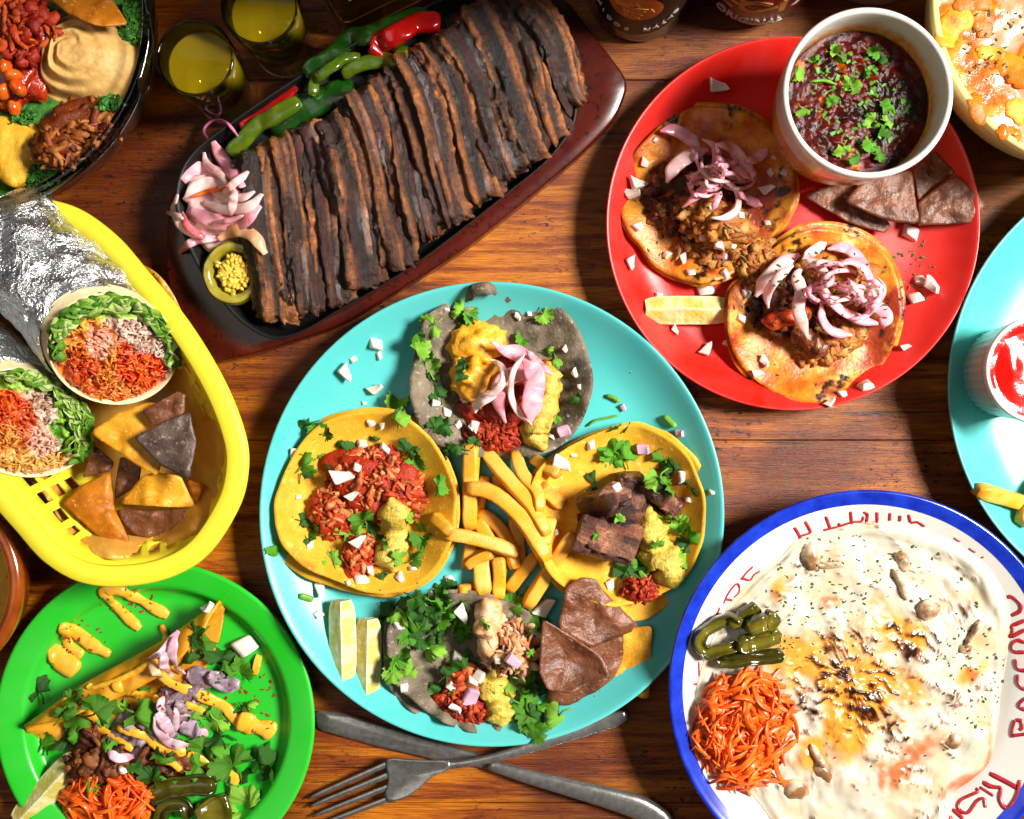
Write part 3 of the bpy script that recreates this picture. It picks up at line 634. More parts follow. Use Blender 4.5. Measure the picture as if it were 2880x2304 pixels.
# ---------------------------------------------------------------- sizzling steak platter
def sizzler():
    near()
    bo = [(470, 560), (462, 780), (515, 930), (590, 1020), (700, 1000), (950, 920), (1310, 702), (1621, 447), (1735, 330), (1774, 228), (1670, 95), (1590, -10), (1480, -60), (1250, -40), (1000, 110), (700, 330), (560, 450)]
    o = resamp(cornered(bo, 400, .3), 120); W = P(o[:, 0], o[:, 1], .0149)[:, :2]; c = W.mean(0)
    rings = []
    for s, z in ((.97, .0), (1.0, .004), (1.0, .0125), (.994, .0143), (.986, .0149), (.9, .0149), (.5, .0149), (.01, .0149)): rings.append(np.column_stack([c + (W - c) * s, np.full(len(W), z)]))
    mk('serving_board', G(np.concatenate(rings), gridF(len(rings), len(W), True)), MT['board'], label='dark red stained wooden board under the black iron steak platter', cat='serving board')
    io = [(1509, 93), (1577, 168), (1618, 261), (1615, 348), (1546, 447), (1434, 541), (1310, 640), (1186, 733), (1061, 814), (937, 885), (844, 938), (769, 954), (701, 925), (639, 868), (552, 746), (496, 600), (500, 500), (545, 425), (640, 350), (800, 240), (960, 140), (1150, 40), (1280, -15), (1400, 0), (1470, 45)]
    o = spl(io, 160); W = P(o[:, 0], o[:, 1], .031)[:, :2]; c = W.mean(0); rings = []
    for s, z in ((.80, .0152), (.86, .0156), (.93, .020), (.985, .0295), (.992, .0308), (1.0, .0310), (1.003, .0302)): pass
    for s, z in ((.84, .0151), (.90, .0165), (.955, .0225), (.99, .0292), (1.0, .0306), (.998, .0312), (.988, .0312), (.978, .0302), (.955, .0250), (.925, .0218), (.88, .0208), (.6, .0206), (.3, .0206), (.01, .0206)): rings.append(np.column_stack([c + (W - c) * s, np.full(len(W), z)]))
    mk('iron_platter', G(np.concatenate(rings), gridF(len(rings), len(W), True)), MT['iron'], label='black oval cast iron platter carrying the sliced grilled steak', cat='iron platter')
    # steak
    tops = [(470, 700), (560, 640), (665, 585), (780, 545), (895, 430), (1005, 350), (1105, 270), (1225, 205), (1330, 150), (1440, 45), (1560, 28), (1675, 60)]
    bots = [(555, 1440), (680, 1405), (800, 1375), (950, 1285), (1085, 1205), (1215, 1085), (1345, 1005), (1480, 900), (1600, 790), (1705, 715), (1785, 625), (1872, 470)]
    mids = [(-15, 30), (10, 10), (25, 0), (25, 0), (30, -10), (30, -10), (30, 0), (35, 0), (30, -5), (25, 5), (35, 0), (40, 10)]
    st = thing('grilled_steak', 'charred brown grilled skirt steak cut in strips on black iron platter', 'steak', P(1080, 470, .0206))
    for i, (a, b, m) in enumerate(zip(tops, bots, mids)):
        a = np.array(a, float); b = np.array(b, float); d = b - a; nrm = np.array([d[1], -d[0]]) / np.linalg.norm(d)
        pts = [a, a + d * .18 + np.array([m[0] * 1.0, 0]), a + d * .42 + np.array([m[0] * 1.1, 0]), a + d * .7 + np.array([m[0] * .4, 0]), b]
        q = zz('z2', pts); n = 170; q = spl(q, n, False)
        t = np.linspace(0, 1, n); zc = .0300 + .0030 * np.sin(t * PI) + .0016 * np.sin(i * 2.4) + .0012 * np.sin(t * 7 + i * 1.7) - .005 * (1 - taper(n, .08, .08, 0))
        p = P(q[:, 0], q[:, 1], zc); ns = 48
        wv = L(59 if i < 11 else 54) * (1 + .07 * np.sin(t * 7 + i * 2)) * (.55 + .45 * taper(n, .05, .05, 0)); hv = .0092 * (.5 + .5 * taper(n, .07, .06, 0))
        g = tube(p, wv, hv * np.ones(n), ns=ns, sup=2.4); f = g.A['fib']; 
        ang = np.arctan2(f[:, 2], f[:, 1]); ring = np.stack([np.cos(ang), np.sin(ang)], -1)
        wob = .05 * np.sin(f[:, 0] * 40 + i)
        rw = ring + wob[:, None] * .25; fl = f[:, 0] + .007 * fbm(np.column_stack([ring * 2.2, f[:, 0] * 30]), i + 200, 2)
        fine = fbm(np.column_stack([rw * 5.5, fl * 12 + i * 9]), i + 3, 3, .65)
        stripe = fbm(np.column_stack([rw * 3.6, fl * 7 + i * 5]), i + 90, 3, .55)
        groove = -np.exp(-(fbm(np.column_stack([rw * 3.8, fl * 6 + i * 7]), i + 40, 2) / .16) ** 2)
        grain = fbm(g.V * 900, i + 17, 3, .6); mott = fbm(g.V * np.array([330, 230, 330]), i + 300, 2, .6)
        endr = np.concatenate([np.repeat(1 - taper(n, .07, .10, 0), ns), [1, 1]])
        lump = fbm(g.V * 480, i + 11, 3)
        axis = np.concatenate([np.repeat(p, ns, 0), [p[0], p[-1]]]); dirv = g.V - axis
        g.V = axis + dirv * (1.04 + .10 * fine + .24 * stripe + .36 * groove + .10 * mott + .30 * endr * lump)[:, None]
        g.V += (endr * .0016 * fbm(g.V * 620, i + 23, 3))[:, None] * np.array([.6, -.8, .5])
        # meat colour: browned fibres, scorched bars, fatty edges; ridge highlights, furrow shade painted in
        C = lambda h: np.array(lin(h)[:3])
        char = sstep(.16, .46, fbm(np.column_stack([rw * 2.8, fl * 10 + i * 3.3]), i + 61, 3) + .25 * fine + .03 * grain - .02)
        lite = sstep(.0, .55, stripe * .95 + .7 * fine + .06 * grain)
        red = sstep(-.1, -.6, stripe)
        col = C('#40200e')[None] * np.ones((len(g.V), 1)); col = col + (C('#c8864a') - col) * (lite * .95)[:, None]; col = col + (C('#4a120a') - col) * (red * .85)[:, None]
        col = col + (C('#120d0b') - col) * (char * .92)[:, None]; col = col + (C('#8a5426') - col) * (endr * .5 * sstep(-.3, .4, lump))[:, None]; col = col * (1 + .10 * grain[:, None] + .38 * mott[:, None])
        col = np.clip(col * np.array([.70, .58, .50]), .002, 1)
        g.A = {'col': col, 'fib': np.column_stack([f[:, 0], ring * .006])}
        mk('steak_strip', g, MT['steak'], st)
    # peppers, each a strip of its own
    def strip(name, pts, wd, m, label, off=.004, hgt=.0035, up=0., seed=0, inner=None, lo=.72):
        q = zz('z2', pts); n = 30; pth = drape(q, off, n, 4); pth[:, 2] = pth[:, 2].mean() * .6 + pth[:, 2] * .4 + up * np.sin(np.linspace(0, PI, n))
        w_ = L(wd * .6215 / 2, .03) * taper(n, .08, .08, lo)
        g = tube(pth, w_, hgt * .8 * taper(n, .06, .06, .7), ns=24, sup=3.4, twist=np.linspace(-.3, .45, n))
        g.V += .0011 * np.column_stack([fbm(g.V * 60, seed, 3), fbm(g.V * 60 + 7, seed, 3), fbm(g.V * 75 + 3, seed, 3)])
        mk(name, g, MT[m], label=label, cat='pepper strip', group='pepper strips beside the steak')
    strip('pepper_strip', [(1230, 75), (1120, 90), (900, 190), (760, 275), (670, 330)], 85, 'pepper_g', 'long dark green pepper strip furthest from the steak, under red pepper', .003, .003, seed=1)
    strip('pepper_strip', [(640, 400), (590, 450), (520, 500), (380, 570)], 50, 'pepper_r', 'small dark red pepper strip by the shot glasses', .0025, .0025, seed=2)
    strip('pepper_strip', [(890, 400), (780, 440), (640, 510), (520, 590)], 130, 'pepper_g', 'broad bright green pepper piece touching the steak', .004, .0035, .002, seed=3)
    strip('pepper_strip', [(640, 440), (560, 500), (450, 590), (345, 700)], 75, 'pepper_m', 'olive green pepper strip ending at the pink onions', .005, .0035, .001, seed=4)
    strip('pepper_strip', [(930, 270), (830, 285), (740, 340), (700, 420)], 50, 'pepper_l', 'thin pale green curled pepper strip', .006, .003, .003, seed=5)
    strip('pepper_strip', [(1130, 220), (1050, 275), (950, 300), (850, 350)], 62, 'pepper_l', 'yellow green pepper strip with scorched orange side', .005, .0035, .002, seed=6)
    strip('pepper_strip', [(1285, 110), (1180, 120), (1060, 165), (985, 245)], 95, 'pepper_r', 'glossy bright red pepper strip beside the steak', .006, .0045, .002, seed=7, lo=.7)
    # pickled onion
    t = thing('pickled_onion_heap', 'heap of pink pickled onion petals at the end of the iron platter', 'pickled onion', hit(*zz('z2', (270, 950)))[0])
    b = hit(*zz('z2', (300, 960)))[0]; mk('onion_petal', blob(b + np.array([0, 0, .004]), (.020, .022, .008), 4, .25, 2.2, 4), MT['pickled_w'], t)
    for pts, wd, m, tw, lf in [
        ([(120, 820), (180, 765), (280, 790), (370, 850)], 70, 'pickled', .5, .0), ([(215, 690), (230, 740), (300, 800), (330, 850)], 34, 'pickled_w', .3, .002),
        ([(255, 640), (290, 700), (340, 770), (395, 850)], 62, 'pickled', .4, .003), ([(130, 910), (200, 840), (290, 840), (380, 880)], 66, 'pickled_w', .5, .001),
        ([(95, 880), (85, 950), (130, 1030), (230, 1085)], 52, 'pickled_w', .8, .002), ([(115, 960), (150, 1030), (230, 1085)], 36, 'pickled_r', .5, .004),
        ([(45, 960), (80, 970), (120, 990)], 26, 'pickled_w', .3, .0),
        ([(150, 950), (250, 1000), (380, 1010), (470, 930)], 76, 'pickled', .35, .002), ([(210, 920), (320, 950), (420, 940), (480, 880)], 56, 'pickled_w', .5, .003),
        ([(240, 860), (320, 900), (400, 900), (450, 870)], 44, 'pickled_w', .8, .005), ([(330, 840), (360, 900), (340, 980)], 44, 'pickled_w', .4, .006),
        ([(250, 1010), (330, 1010), (400, 980)], 26, 'pickled', 1.0, .006),
        ([(105, 1145), (150, 1105), (220, 1085), (290, 1080)], 40, 'pickled', .5, .002), ([(280, 1085), (360, 1045), (440, 1070), (495, 1150)], 60, 'pickled_y', .6, .001),
        ([(300, 880), (380, 820), (420, 780)], 40, 'pickled_w', .3, .004)]:
        ribbon('onion_petal', pts, wd, MT[m], t, 'z2', th=.0010, twist=(-tw, tw), lift=[0, lf, lf * .5], lo=.5)
    ribbon('onion_petal', [(245, 645), (222, 600), (265, 560), (325, 565), (372, 620)], 20, MT['pickled_v'], t, 'z2', th=.0009, twist=1.2, lift=[0, .004, .006, .004, .001])
    ribbon('carrot_sliver', [(160, 895), (240, 870), (325, 845)], 20, MT['carrot'], t, 'z2', th=.0009, lift=[.002, .003, .002])
    # jalapeno slice with seeds
    jalapeno(zz('z2', (342, 1235)), 87, 95, .0, 'jal', 'olive jalapeno slice with yellow seeds on the iron platter', tilt=(.10, .05), zc=.034)
    # steel glint handle edge of the iron platter is left plain
def jalapeno(c, rx, ry, rot, m, label, tilt=(0, 0), zc=None, seeds=True, height=.012):
    h, _ = hit(c[0], c[1]); z = (h[2] + height) if zc is None else zc
    p = P(c[0], c[1], z); t = thing('jalapeno_slice', label, 'jalapeno slice', np.array([p[0], p[1], z - height]), 'pickled jalapeno slices')
    a, b = L(rx, z), L(ry, z); R = rotm(tilt[0], tilt[1], rot)
    pr = [(.58, -height), (.85, -height * .98), (.97, -height * .8), (1.0, -height * .35), (.965, -.0012), (.90, 0), (.80, .0003), (.72, -.0002), (.66, -.0015), (.62, -.005), (.58, -height)]
    def sq(g): g.V[:, 0] *= a; g.V[:, 1] *= b; g.V[:, :2] *= (1 + .05 * fbm(np.column_stack([np.cos(np.arctan2(g.V[:, 1], g.V[:, 0])) * 1.6, np.sin(np.arctan2(g.V[:, 1], g.V[:, 0])) * 1.6, np.zeros(len(g.V))]), 3, 2))[:, None]; return g
    mk('skin', xf(sq(lathe(pr[:6], 48)), R, p), MT[m], t); mk('flesh', xf(sq(lathe(pr[5:], 48)), R, p), MT['jal_f'], t)
    for k in range(3):
        an = k * 2.1 + .5; q = np.array([[0, 0, -.003], [.35 * math.cos(an), .35 * math.sin(an), -.0028], [.7 * math.cos(an), .7 * math.sin(an), -.001]]); q = spl(q, 8, False); q[:, 0] *= a; q[:, 1] *= b
        mk('membrane', xf(tube(q, .0016, .0012, ns=8), R, p), MT['jal_f'], t)
    mk('floor', xf(sq(lathe([(.62, -.006), (.3, -.007), (1e-4, -.0072)], 32)), R, p), MT['jal_d'], t)
    if seeds:
        gs = []; r = random.Random(3); core = blob((0, 0, -.003), (.46 * a, .48 * b, .0036), 3, .25, 2, 5); sc_ = mk('seed_core', xf(core, R, p), MT['seed'], t)
        for i in range(70):
            an = r.uniform(0, 6.28); d = math.sqrt(r.random()) * .56; 
            mk('seed', xf(xf(blob((0, 0, 0), (.0016, .0012, .0007), 1, .0), rotm(r.uniform(-.7, .7), r.uniform(-.7, .7), an), (d * math.cos(an) * a, d * math.sin(an) * b, .0005 - .003 * d + r.uniform(-.0004, .0006))), R, p), MT['seed'], sc_, keep=False)
    return t
MT['steak'] = mat('grilled_meat', '#ffffff', '#8a8a8a', sc=1.0, src='fib', stretch=(60, 700, 700), attr='col', rough=.34, spec=.5, bump=.9, bsc=1.0, bd=.0007, rvar=.25)
def steak_mat():
    B = MB('grilled_meat'); base = B.node('ShaderNodeAttribute', attribute_name='col').outputs['Color']
    v = B.coord('fib', (70, 900, 900)); n = B.noise(v, 1.0, 5, .65)
    base = B.mix(.8, base, B.ramp(n, [(.32, (.25, .22, .2, 1)), (.60, (1.3, 1.25, 1.2, 1))]), 'MULTIPLY')
    n2 = B.noise(B.coord(), 480, 5, .75); base = B.mix(.75, base, B.ramp(n2, [(.36, (.22, .20, .20, 1)), (.62, (1.5, 1.42, 1.35, 1))]), 'MULTIPLY')
    nb = B.bump(n, .9, .0012); nb = B.bump(n2, .9, .0018, nb)
    B.set(Specular_IOR_Level=.6, Normal=nb, Coat_Weight=.35, Coat_Roughness=.16, Coat_Normal=nb); B.link(base, B.b.inputs['Base Color']); B.link(B.math('ADD', B.math('MULTIPLY', n2, .42), .14), B.b.inputs['Roughness'])
    return B.m
MT['steak'] = steak_mat()
MT['pepper_m'] = mat('olive_pepper', '#38520a', '#647414', sc=60, rough=.16, coat=.4, bump=.3, bsc=160, spots=[('#2c3a08', 80, .58, .72)])
MT['pickled_y'] = mat('pickled_onion_amber', '#c88a4a', '#eebc9c', sc=90, rough=.2, sss=.3)
MT['pickled_v'] = mat('pickled_onion_violet', '#c9538a', '#e59ab8', sc=90, rough=.2, sss=.3)
sizzler()

# ---------------------------------------------------------------- the turquoise plate with four tacos
def mound(name, px, py, rx, ry, hz, m, parent, seed=0, amp=.22, fr=2.2, rot=0., sub=4, octv=4, sink=.25, fine=0., label=None, cat=None, kind=None):
    h, _ = hit(px, py); g = blob(h + np.array([0, 0, hz * sink]), (L(rx, h[2]), L(ry, h[2]), hz), sub, amp, fr, seed, rot, octv)
    if fine: g.V += (fine * fbm(g.V * 520, seed, 3))[:, None] * np.array([.5, .5, 1.0])
    return mk(name, g, m, parent, label=label, cat=cat, kind=kind)
def path_mound(name, pts, k, wpx, hgt, m, parent, seed=0, lump=.25, n=26, fr=260, off=.4):
    q = zz(k, pts); pth = drape(q, hgt * off, n, 3); wv = L(wpx * Z[k][2] / 2, .02) * taper(n, .18, .18, .3)
    g = tube(pth, wv, hgt * taper(n, .15, .15, .35), ns=18); ax = np.concatenate([np.repeat(pth, 18, 0), [pth[0], pth[-1]]])
    g.V = ax + (g.V - ax) * (1 + lump * fbm(g.V * fr, seed, 3))[:, None]
    return mk(name, g, m, parent)
def fry(pts, k, wd, label, lift=0.):
    q = spl(zz(k, pts), 12, False); hz = np.array([hit(a, b)[0][2] for a, b in q]); t = np.linspace(0, 1, 12)
    w_ = L(wd * Z[k][2] / 2, .02) * .95
    # a stiff bar: the lowest straight line that clears what is below at both ends
    A = np.polyfit(t, hz, 1); line = np.polyval(A, t); line += np.sort(hz - line)[-4] * .8 + w_ * .72 + lift
    p = P(q[:, 0], q[:, 1], line); r = random.Random(len(label) * 7 + int(q[0, 0]))
    g = tube(p, w_ * taper(12, .12, .12, .72), w_ * .92 * taper(12, .12, .12, .75), ns=20, sup=6.0, twist=np.linspace(-.2, .3, 12) + r.uniform(-.3, .3), rnd=False)
    g.V += .00022 * np.column_stack([fbm(g.V * 300, 1, 2), fbm(g.V * 300 + 5, 2, 2), fbm(g.V * 300 + 9, 3, 2)])
    f = g.A['fib']; u = f[:, 0] / f[:, 0].max(); C = lambda h: np.array(lin(h)[:3]); nz = fbm(g.V * 150, 7, 3); ed = np.maximum(sstep(.13, 0, u), sstep(.87, 1, u)); cr = sstep(.75, 1.05, (np.abs(f[:, 1]) + np.abs(f[:, 2])) / (w_ * 1.7))
    col = C('#f0ac24')[None] + (C('#f7c858') - C('#f0ac24'))[None] * sstep(-.3, .5, nz)[:, None]; col = col + (C('#c87410') - col) * np.clip(.55 * ed * (nz > -.35) + .35 * cr * sstep(-.1, .5, nz) + .5 * sstep(.45, .8, fbm(g.V * 90, r.randrange(99), 2)), 0, .8)[:, None]
    g.A = {'col': np.clip(col * r.uniform(.9, 1.06), 0, 1)}
    return mk('french_fry', g, MT['fry'], label=label, cat='french fry', group='french fries on the turquoise plates')
def tortilla(name, out, k, z, m, parent, curl=.008, cp=5, seed=0, bump=.0012, th=.0011, zf=None, tilt=(0, 0), nr=22, na=110, bs=45):
    return mk(name, sheet(zz(k, out), z, th, nr, na, curl=curl, cp=cp, bump=bump, bs=bs, seed=seed, zf=zf, tilt=tilt, edge=.008), MT[m], parent)

MT['fry'] = mat('fried_potato', '#ffffff', '#e8d8c0', sc=260, attr='col', rough=.42, spec=.5, sss=.12, bump=.45, bsc=520, bd=.0006, rvar=.2)
MT['crumb'] = mat('crumbs', '#c98a2c', '#8a5a18', sc=300, rough=.6)
def turquoise_plate():
    near()
    t, c, R = plate('plate', 'round turquoise plate holding four tacos and fries', 1383, 1447, 655, .0231, MT['turq'], COUPE)
    crumb = lambda cx, cy, r0, r1: (lambda r: (lambda an, q: (cx + q * math.cos(an), cy + q * math.sin(an)))(r.uniform(0, 6.283), r.uniform(r0, r1)))
    flakes(46, crumb(1383, 1447, 330, 610), .0006, MT['crumb'], 'crumbs', t, 12)
    # --- blue corn taco at the plate's top
    ta = thing('taco', 'grey corn taco topped with a large curled pink onion petal and yellow batter', 'taco', P(1410, 1060, .0055), 'tacos on the turquoise plate')
    up = lambda px, py, t: .0016 * fbm(np.column_stack([px / 40., py / 40., px * 0]), 77, 3) * sstep(.2, .6, t) + .012 * sstep(.55, 1.0, t) * (.35 + .65 * np.clip((np.abs(px - 1410) / 250), 0, 1)) + .004 * sstep(.8, 1, t) * np.sin(np.arctan2(py - 1060, px - 1410) * 7)
    out = [(1200, 890), (1178, 950), (1160, 1020), (1152, 1090), (1165, 1160), (1200, 1230), (1280, 1270), (1400, 1290), (1530, 1275), (1600, 1235), (1645, 1165), (1668, 1090), (1660, 1010), (1630, 930), (1580, 870), (1510, 838), (1430, 824), (1340, 826), (1260, 848)]
    cc = np.array([1410, 1055.]); tortilla('tortilla', [tuple(cc + (np.array(p) - cc) * .99) for p in out], 's', .0068, 'bluecorn', ta, 0, seed=2, zf=lambda a, b, t: up(a, b, t) * .8)
    tortilla('tortilla', out, 's', .0092, 'bluecorn', ta, 0, seed=1, zf=up)
    ribbon('tortilla_fold', [(1310, 850), (1335, 820), (1380, 815), (1395, 830)], 44, MT['bluecorn'], ta, th=.0010, twist=.6, lift=[.003, .007, .006, .003])
    shreds(1430, 1120, 150, 120, 40, .010, .0022, MT['chorizo'], 'chorizo', ta, .006, 4)
    shreds(1400, 1225, 90, 42, 130, .005, .0011, MT['chorizo'], 'chorizo', ta, .006, 5)
    path_mound('green_salsa', [(585, 640), (600, 820), (560, 980), (500, 1130), (570, 1240)], 'a2', 190, .007, MT['salsa'], ta, 3, .34)
    mound('fried_shrimp', *zz('a2', (110, 520)), 78, 62, .010, MT['batter'], ta, 6, .25, 2.4, fine=.0008); mound('fried_shrimp', *zz('a2', (90, 760)), 70, 62, .011, MT['batter'], ta, 9, .28, 2.6, fine=.0008)
    for pts, wd, m, tw, lf in [([(90, 990), (110, 920), (190, 870), (250, 820)], 90, 'pickled_w', (.2, .6), [.003, .004, .004]), ([(200, 500), (290, 560), (400, 590), (440, 700), (290, 760), (250, 900), (300, 1060)], 120, 'pickled', (.2, -.5), [.008, .008, .010, .009, .004]),
                               ([(190, 620), (270, 670), (290, 760), (220, 850), (140, 860)], 62, 'pickled_w', (.9, .2), [.006, .012, .010, .006, .004]), ([(440, 560), (520, 640), (620, 730)], 60, 'pickled', (.3, .8), [.008, .008, .005]),
                               ([(420, 620), (500, 740), (480, 930), (470, 1060)], 150, 'pickled', (.3, .1), [.011, .012, .010, .006]), ([(430, 590), (350, 720), (340, 880), (400, 1000), (480, 1070)], 56, 'pickled_w', (1.1, .4), [.013, .014, .012, .009, .007])]:
        ribbon('pickled_onion_petal', pts, wd, MT[m], ta, 'a2', th=.0012, twist=tw, lift=lf, n=30, ns=12, lo=.2)
    leaves(ta, 'a1', [(1240, 400, 95, 'leaf_l'), (1200, 540, 90, 'leaf_l'), (1240, 650, 95, 'leaf_l'), (1180, 470, 70, 'leaf'), (1280, 730, 70, 'leaf_d'), (1310, 840, 80, 'leaf_d'), (1450, 290, 85, 'leaf_l'), (1530, 330, 90, 'leaf'), (1470, 740, 60, 'leaf_d')])
    leaves(ta, 'a2', [(585, 330, 70, 'leaf_l'), (410, 500, 70, 'leaf'), (600, 555, 62, 'leaf_l'), (650, 640, 80, 'leaf_l'), (800, 900, 60, 'leaf_d'), (660, 1030, 45, 'leaf'), (90, 1180, 50, 'leaf_d'), (0, 660, 60, 'leaf_d')])
    leaves(ta, 'a1', [(1220, 600, 70, 'leaf'), (1500, 360, 70, 'leaf_d'), (1350, 1090, 80, 'leaf_d'), (1300, 1060, 70, 'leaf_d')])
    onions(ta, 'a2', [(390, 320, 56, 1, 40), (470, 300, 40, 2, 0), (720, 545, 50, 0, 60), (785, 720, 50, 3, 70), (815, 810, 40, 4, 80), (700, 1110, 70, 6, -25), (620, 1150, 50, 5, 30), (70, 1090, 62, 2, 50), (20, 900, 55, 3, 0)])
    onions(ta, 'a1', [(1290, 920, 62, 1, 10), (1370, 985, 62, 0, 20), (1450, 1080, 66, 2, 60), (1560, 1080, 62, 4, 100), (1370, 270, 40, 3, 0)])
    # --- yellow taco on the left
    tb = thing('taco', 'yellow corn taco with red shredded pork and cilantro nearest the green plate', 'taco', P(1020, 1410, .0055), 'tacos on the turquoise plate')
    o1 = [(1010, 1150), (900, 1182), (812, 1270), (762, 1370), (745, 1440), (760, 1530), (830, 1610), (930, 1650), (1020, 1675), (1110, 1678), (1200, 1640), (1262, 1570), (1290, 1480), (1290, 1370), (1250, 1270), (1190, 1192), (1110, 1152)]
    o2 = [(1012, 1158), (905, 1190), (828, 1275), (785, 1370), (770, 1440), (792, 1530), (862, 1598), (940, 1632), (1040, 1668), (1125, 1666), (1200, 1630), (1255, 1560), (1280, 1480), (1280, 1370), (1240, 1275), (1180, 1200), (1105, 1160)]
    up2 = lambda cx, cy, r, a: (lambda px, py, t: a * sstep(.6, 1, t) * (.5 + .5 * np.cos(np.arctan2(py - cy, px - cx) * 2 + .9)))
    tortilla('tortilla', o1, 's', .0068, 'corn', tb, .004, 4, seed=4, zf=up2(1020, 1410, 270, .005)); tortilla('tortilla', o2, 's', .0086, 'corn', tb, .010, 4, seed=5, zf=up2(1020, 1410, 270, .006))
    shreds(1060, 1365, 145, 105, 400, .0075, .0012, MT['redmeat'], 'pulled_pork', tb, .011, 7, rot=-.3)
    shreds(935, 1440, 62, 70, 160, .007, .0012, MT['redmeat'], 'pulled_pork', tb, .010, 8); shreds(1005, 1570, 48, 66, 120, .006, .0011, MT['redmeat'], 'pulled_pork', tb, .007, 9, rot=-.3)
    path_mound('green_salsa', [(930, 250), (960, 400), (980, 520), (930, 640), (960, 760)], 'a3', 190, .0065, MT['salsa'], tb, 5, .36)
    leaves(tb, 'a1', [(470, 1130, 90), (400, 1080, 80, 'leaf_d'), (460, 1240, 110, 'leaf'), (400, 1330, 110, 'leaf'), (370, 1380, 80, 'leaf_d'), (550, 1130, 60, 'leaf_d'), (660, 1220, 85), (1030, 940, 105, 'leaf_l'), (1050, 1010, 90, 'leaf_l'), (880, 1170, 50), (1120, 1220, 85), (1180, 1320, 105, 'leaf'), (1340, 1270, 80, 'leaf_d'), (1440, 1230, 75, 'leaf_d'), (1350, 1490, 80, 'leaf'), (570, 1400, 55, 'leaf_d')])
    leaves(tb, 'a3', [(740, 360, 95, 'leaf'), (700, 430, 85, 'leaf_l'), (640, 470, 85), (800, 440, 70, 'leaf_d'), (840, 480, 60, 'leaf_d'), (400, 470, 90, 'leaf_d'), (350, 400, 60, 'leaf_d'), (540, 660, 95, 'leaf_l'), (170, 600, 90, 'leaf'), (1090, 480, 95, 'leaf'), (1150, 550, 95, 'leaf'), (1120, 660, 80, 'leaf'), (1060, 380, 60, 'leaf_l'), (990, 650, 70, 'leaf_l'), (900, 560, 60), (880, 790, 45, 'leaf_d'), (370, 540, 40, 'leaf_d')])
    onions(tb, 'a1', [(850, 1055, 48, 0, 0), (930, 1070, 48, 1, 90), (785, 1205, 60, 2, 0), (950, 1240, 85, 3, 40), (300, 1260, 66, 1, 100), (650, 1440, 110, 1, -12), (340, 1570, 40, 4, 0), (800, 920, 30, 0, 0), (760, 1370, 50, 2, 30)])
    onions(tb, 'a3', [(700, 560, 80, 1, -45), (720, 820, 70, 0, 0), (790, 740, 70, 4, 80), (640, 840, 45, 2, 60), (1000, 800, 50, 0, 50), (1085, 740, 45, 3, 0), (370, 580, 46, 2, 80), (680, 230, 62, 1, -40)])
    # --- yellow taco on the right
    tc = thing('taco', 'yellow corn taco with dark beef chunks beside the brown chips', 'taco', P(1770, 1470, .0055), 'tacos on the turquoise plate')
    o1 = [(1500, 1330), (1560, 1275), (1640, 1228), (1730, 1195), (1805, 1188), (1890, 1225), (1955, 1285), (1995, 1370), (2012, 1465), (2000, 1560), (1955, 1640), (1900, 1690), (1800, 1748), (1690, 1725), (1560, 1650), (1500, 1540), (1480, 1430)]
    o2 = [(1505, 1335), (1565, 1280), (1645, 1232), (1735, 1200), (1805, 1194), (1880, 1230), (1940, 1290), (1978, 1380), (1985, 1465), (1965, 1560), (1920, 1630), (1860, 1672), (1770, 1700), (1690, 1700), (1570, 1640), (1510, 1540), (1490, 1430)]
    tortilla('tortilla', o1, 's', .0068, 'corn', tc, .006, 4, seed=6, zf=up2(1770, 1470, 270, .005)); tortilla('tortilla', o2, 's', .0086, 'corn', tc, .011, 4, seed=7, zf=up2(1770, 1470, 270, .006))
    shreds(1800, 1660, 55, 34, 90, .005, .0011, MT['chorizo'], 'chorizo', tc, .007, 15)
    def chunk(pts, wd, hgt, seed):
        q = drape(zz('a4', pts), hgt * .8, 26, 4); g = tube(q, L(wd * .4637 / 2, .02) * taper(26, .06, .06, .75), hgt * taper(26, .06, .06, .75), ns=28, sup=3.4)
        ax = np.concatenate([np.repeat(q, 28, 0), [q[0], q[-1]]]); f = g.A['fib']; 
        g.V = ax + (g.V - ax) * (1 + .26 * fbm(np.column_stack([f[:, 0] * 60, f[:, 1] * 330, f[:, 2] * 330]), seed, 4) + .1 * fbm(g.V * 500, seed, 2))[:, None]
        fb = fbm(np.column_stack([f[:, 0] * 70, f[:, 1] * 420, f[:, 2] * 420]), seed + 4, 4); C = lambda h: np.array(lin(h)[:3]); crust = sstep(.0, .5, fbm(g.V * 130, seed + 9, 2) + .3)
        col = C('#7a3420')[None] + (C('#c08664') - C('#7a3420'))[None] * sstep(.05, .6, fb)[:, None]; col = col + (C('#2a120c') - col) * (sstep(0, -.45, fb) * .9)[:, None]; col = col + (C('#3a1a0e') - col) * (crust * .5)[:, None]
        g.A = {'col': np.clip(col, 0, 1), 'fib': f}; mk('beef_chunk', g, MT['steak'], tc)
    shreds(1740, 1470, 110, 90, 60, .009, .0022, MT['darkmeat'], 'beef_shreds', tc, .008, 16)
    chunk([(830, 600), (950, 650), (1150, 720)], 265, .0095, 1); chunk([(1170, 300), (1130, 420), (1080, 540)], 205, .0105, 2); chunk([(830, 490), (930, 460), (1040, 430)], 150, .0085, 3); chunk([(1260, 370), (1340, 440), (1420, 520)], 130, .008, 4)
    path_mound('green_salsa', [(1230, 500), (1240, 620), (1290, 740), (1360, 880), (1290, 930)], 'a4', 215, .007, MT['salsa'], tc, 7, .36)
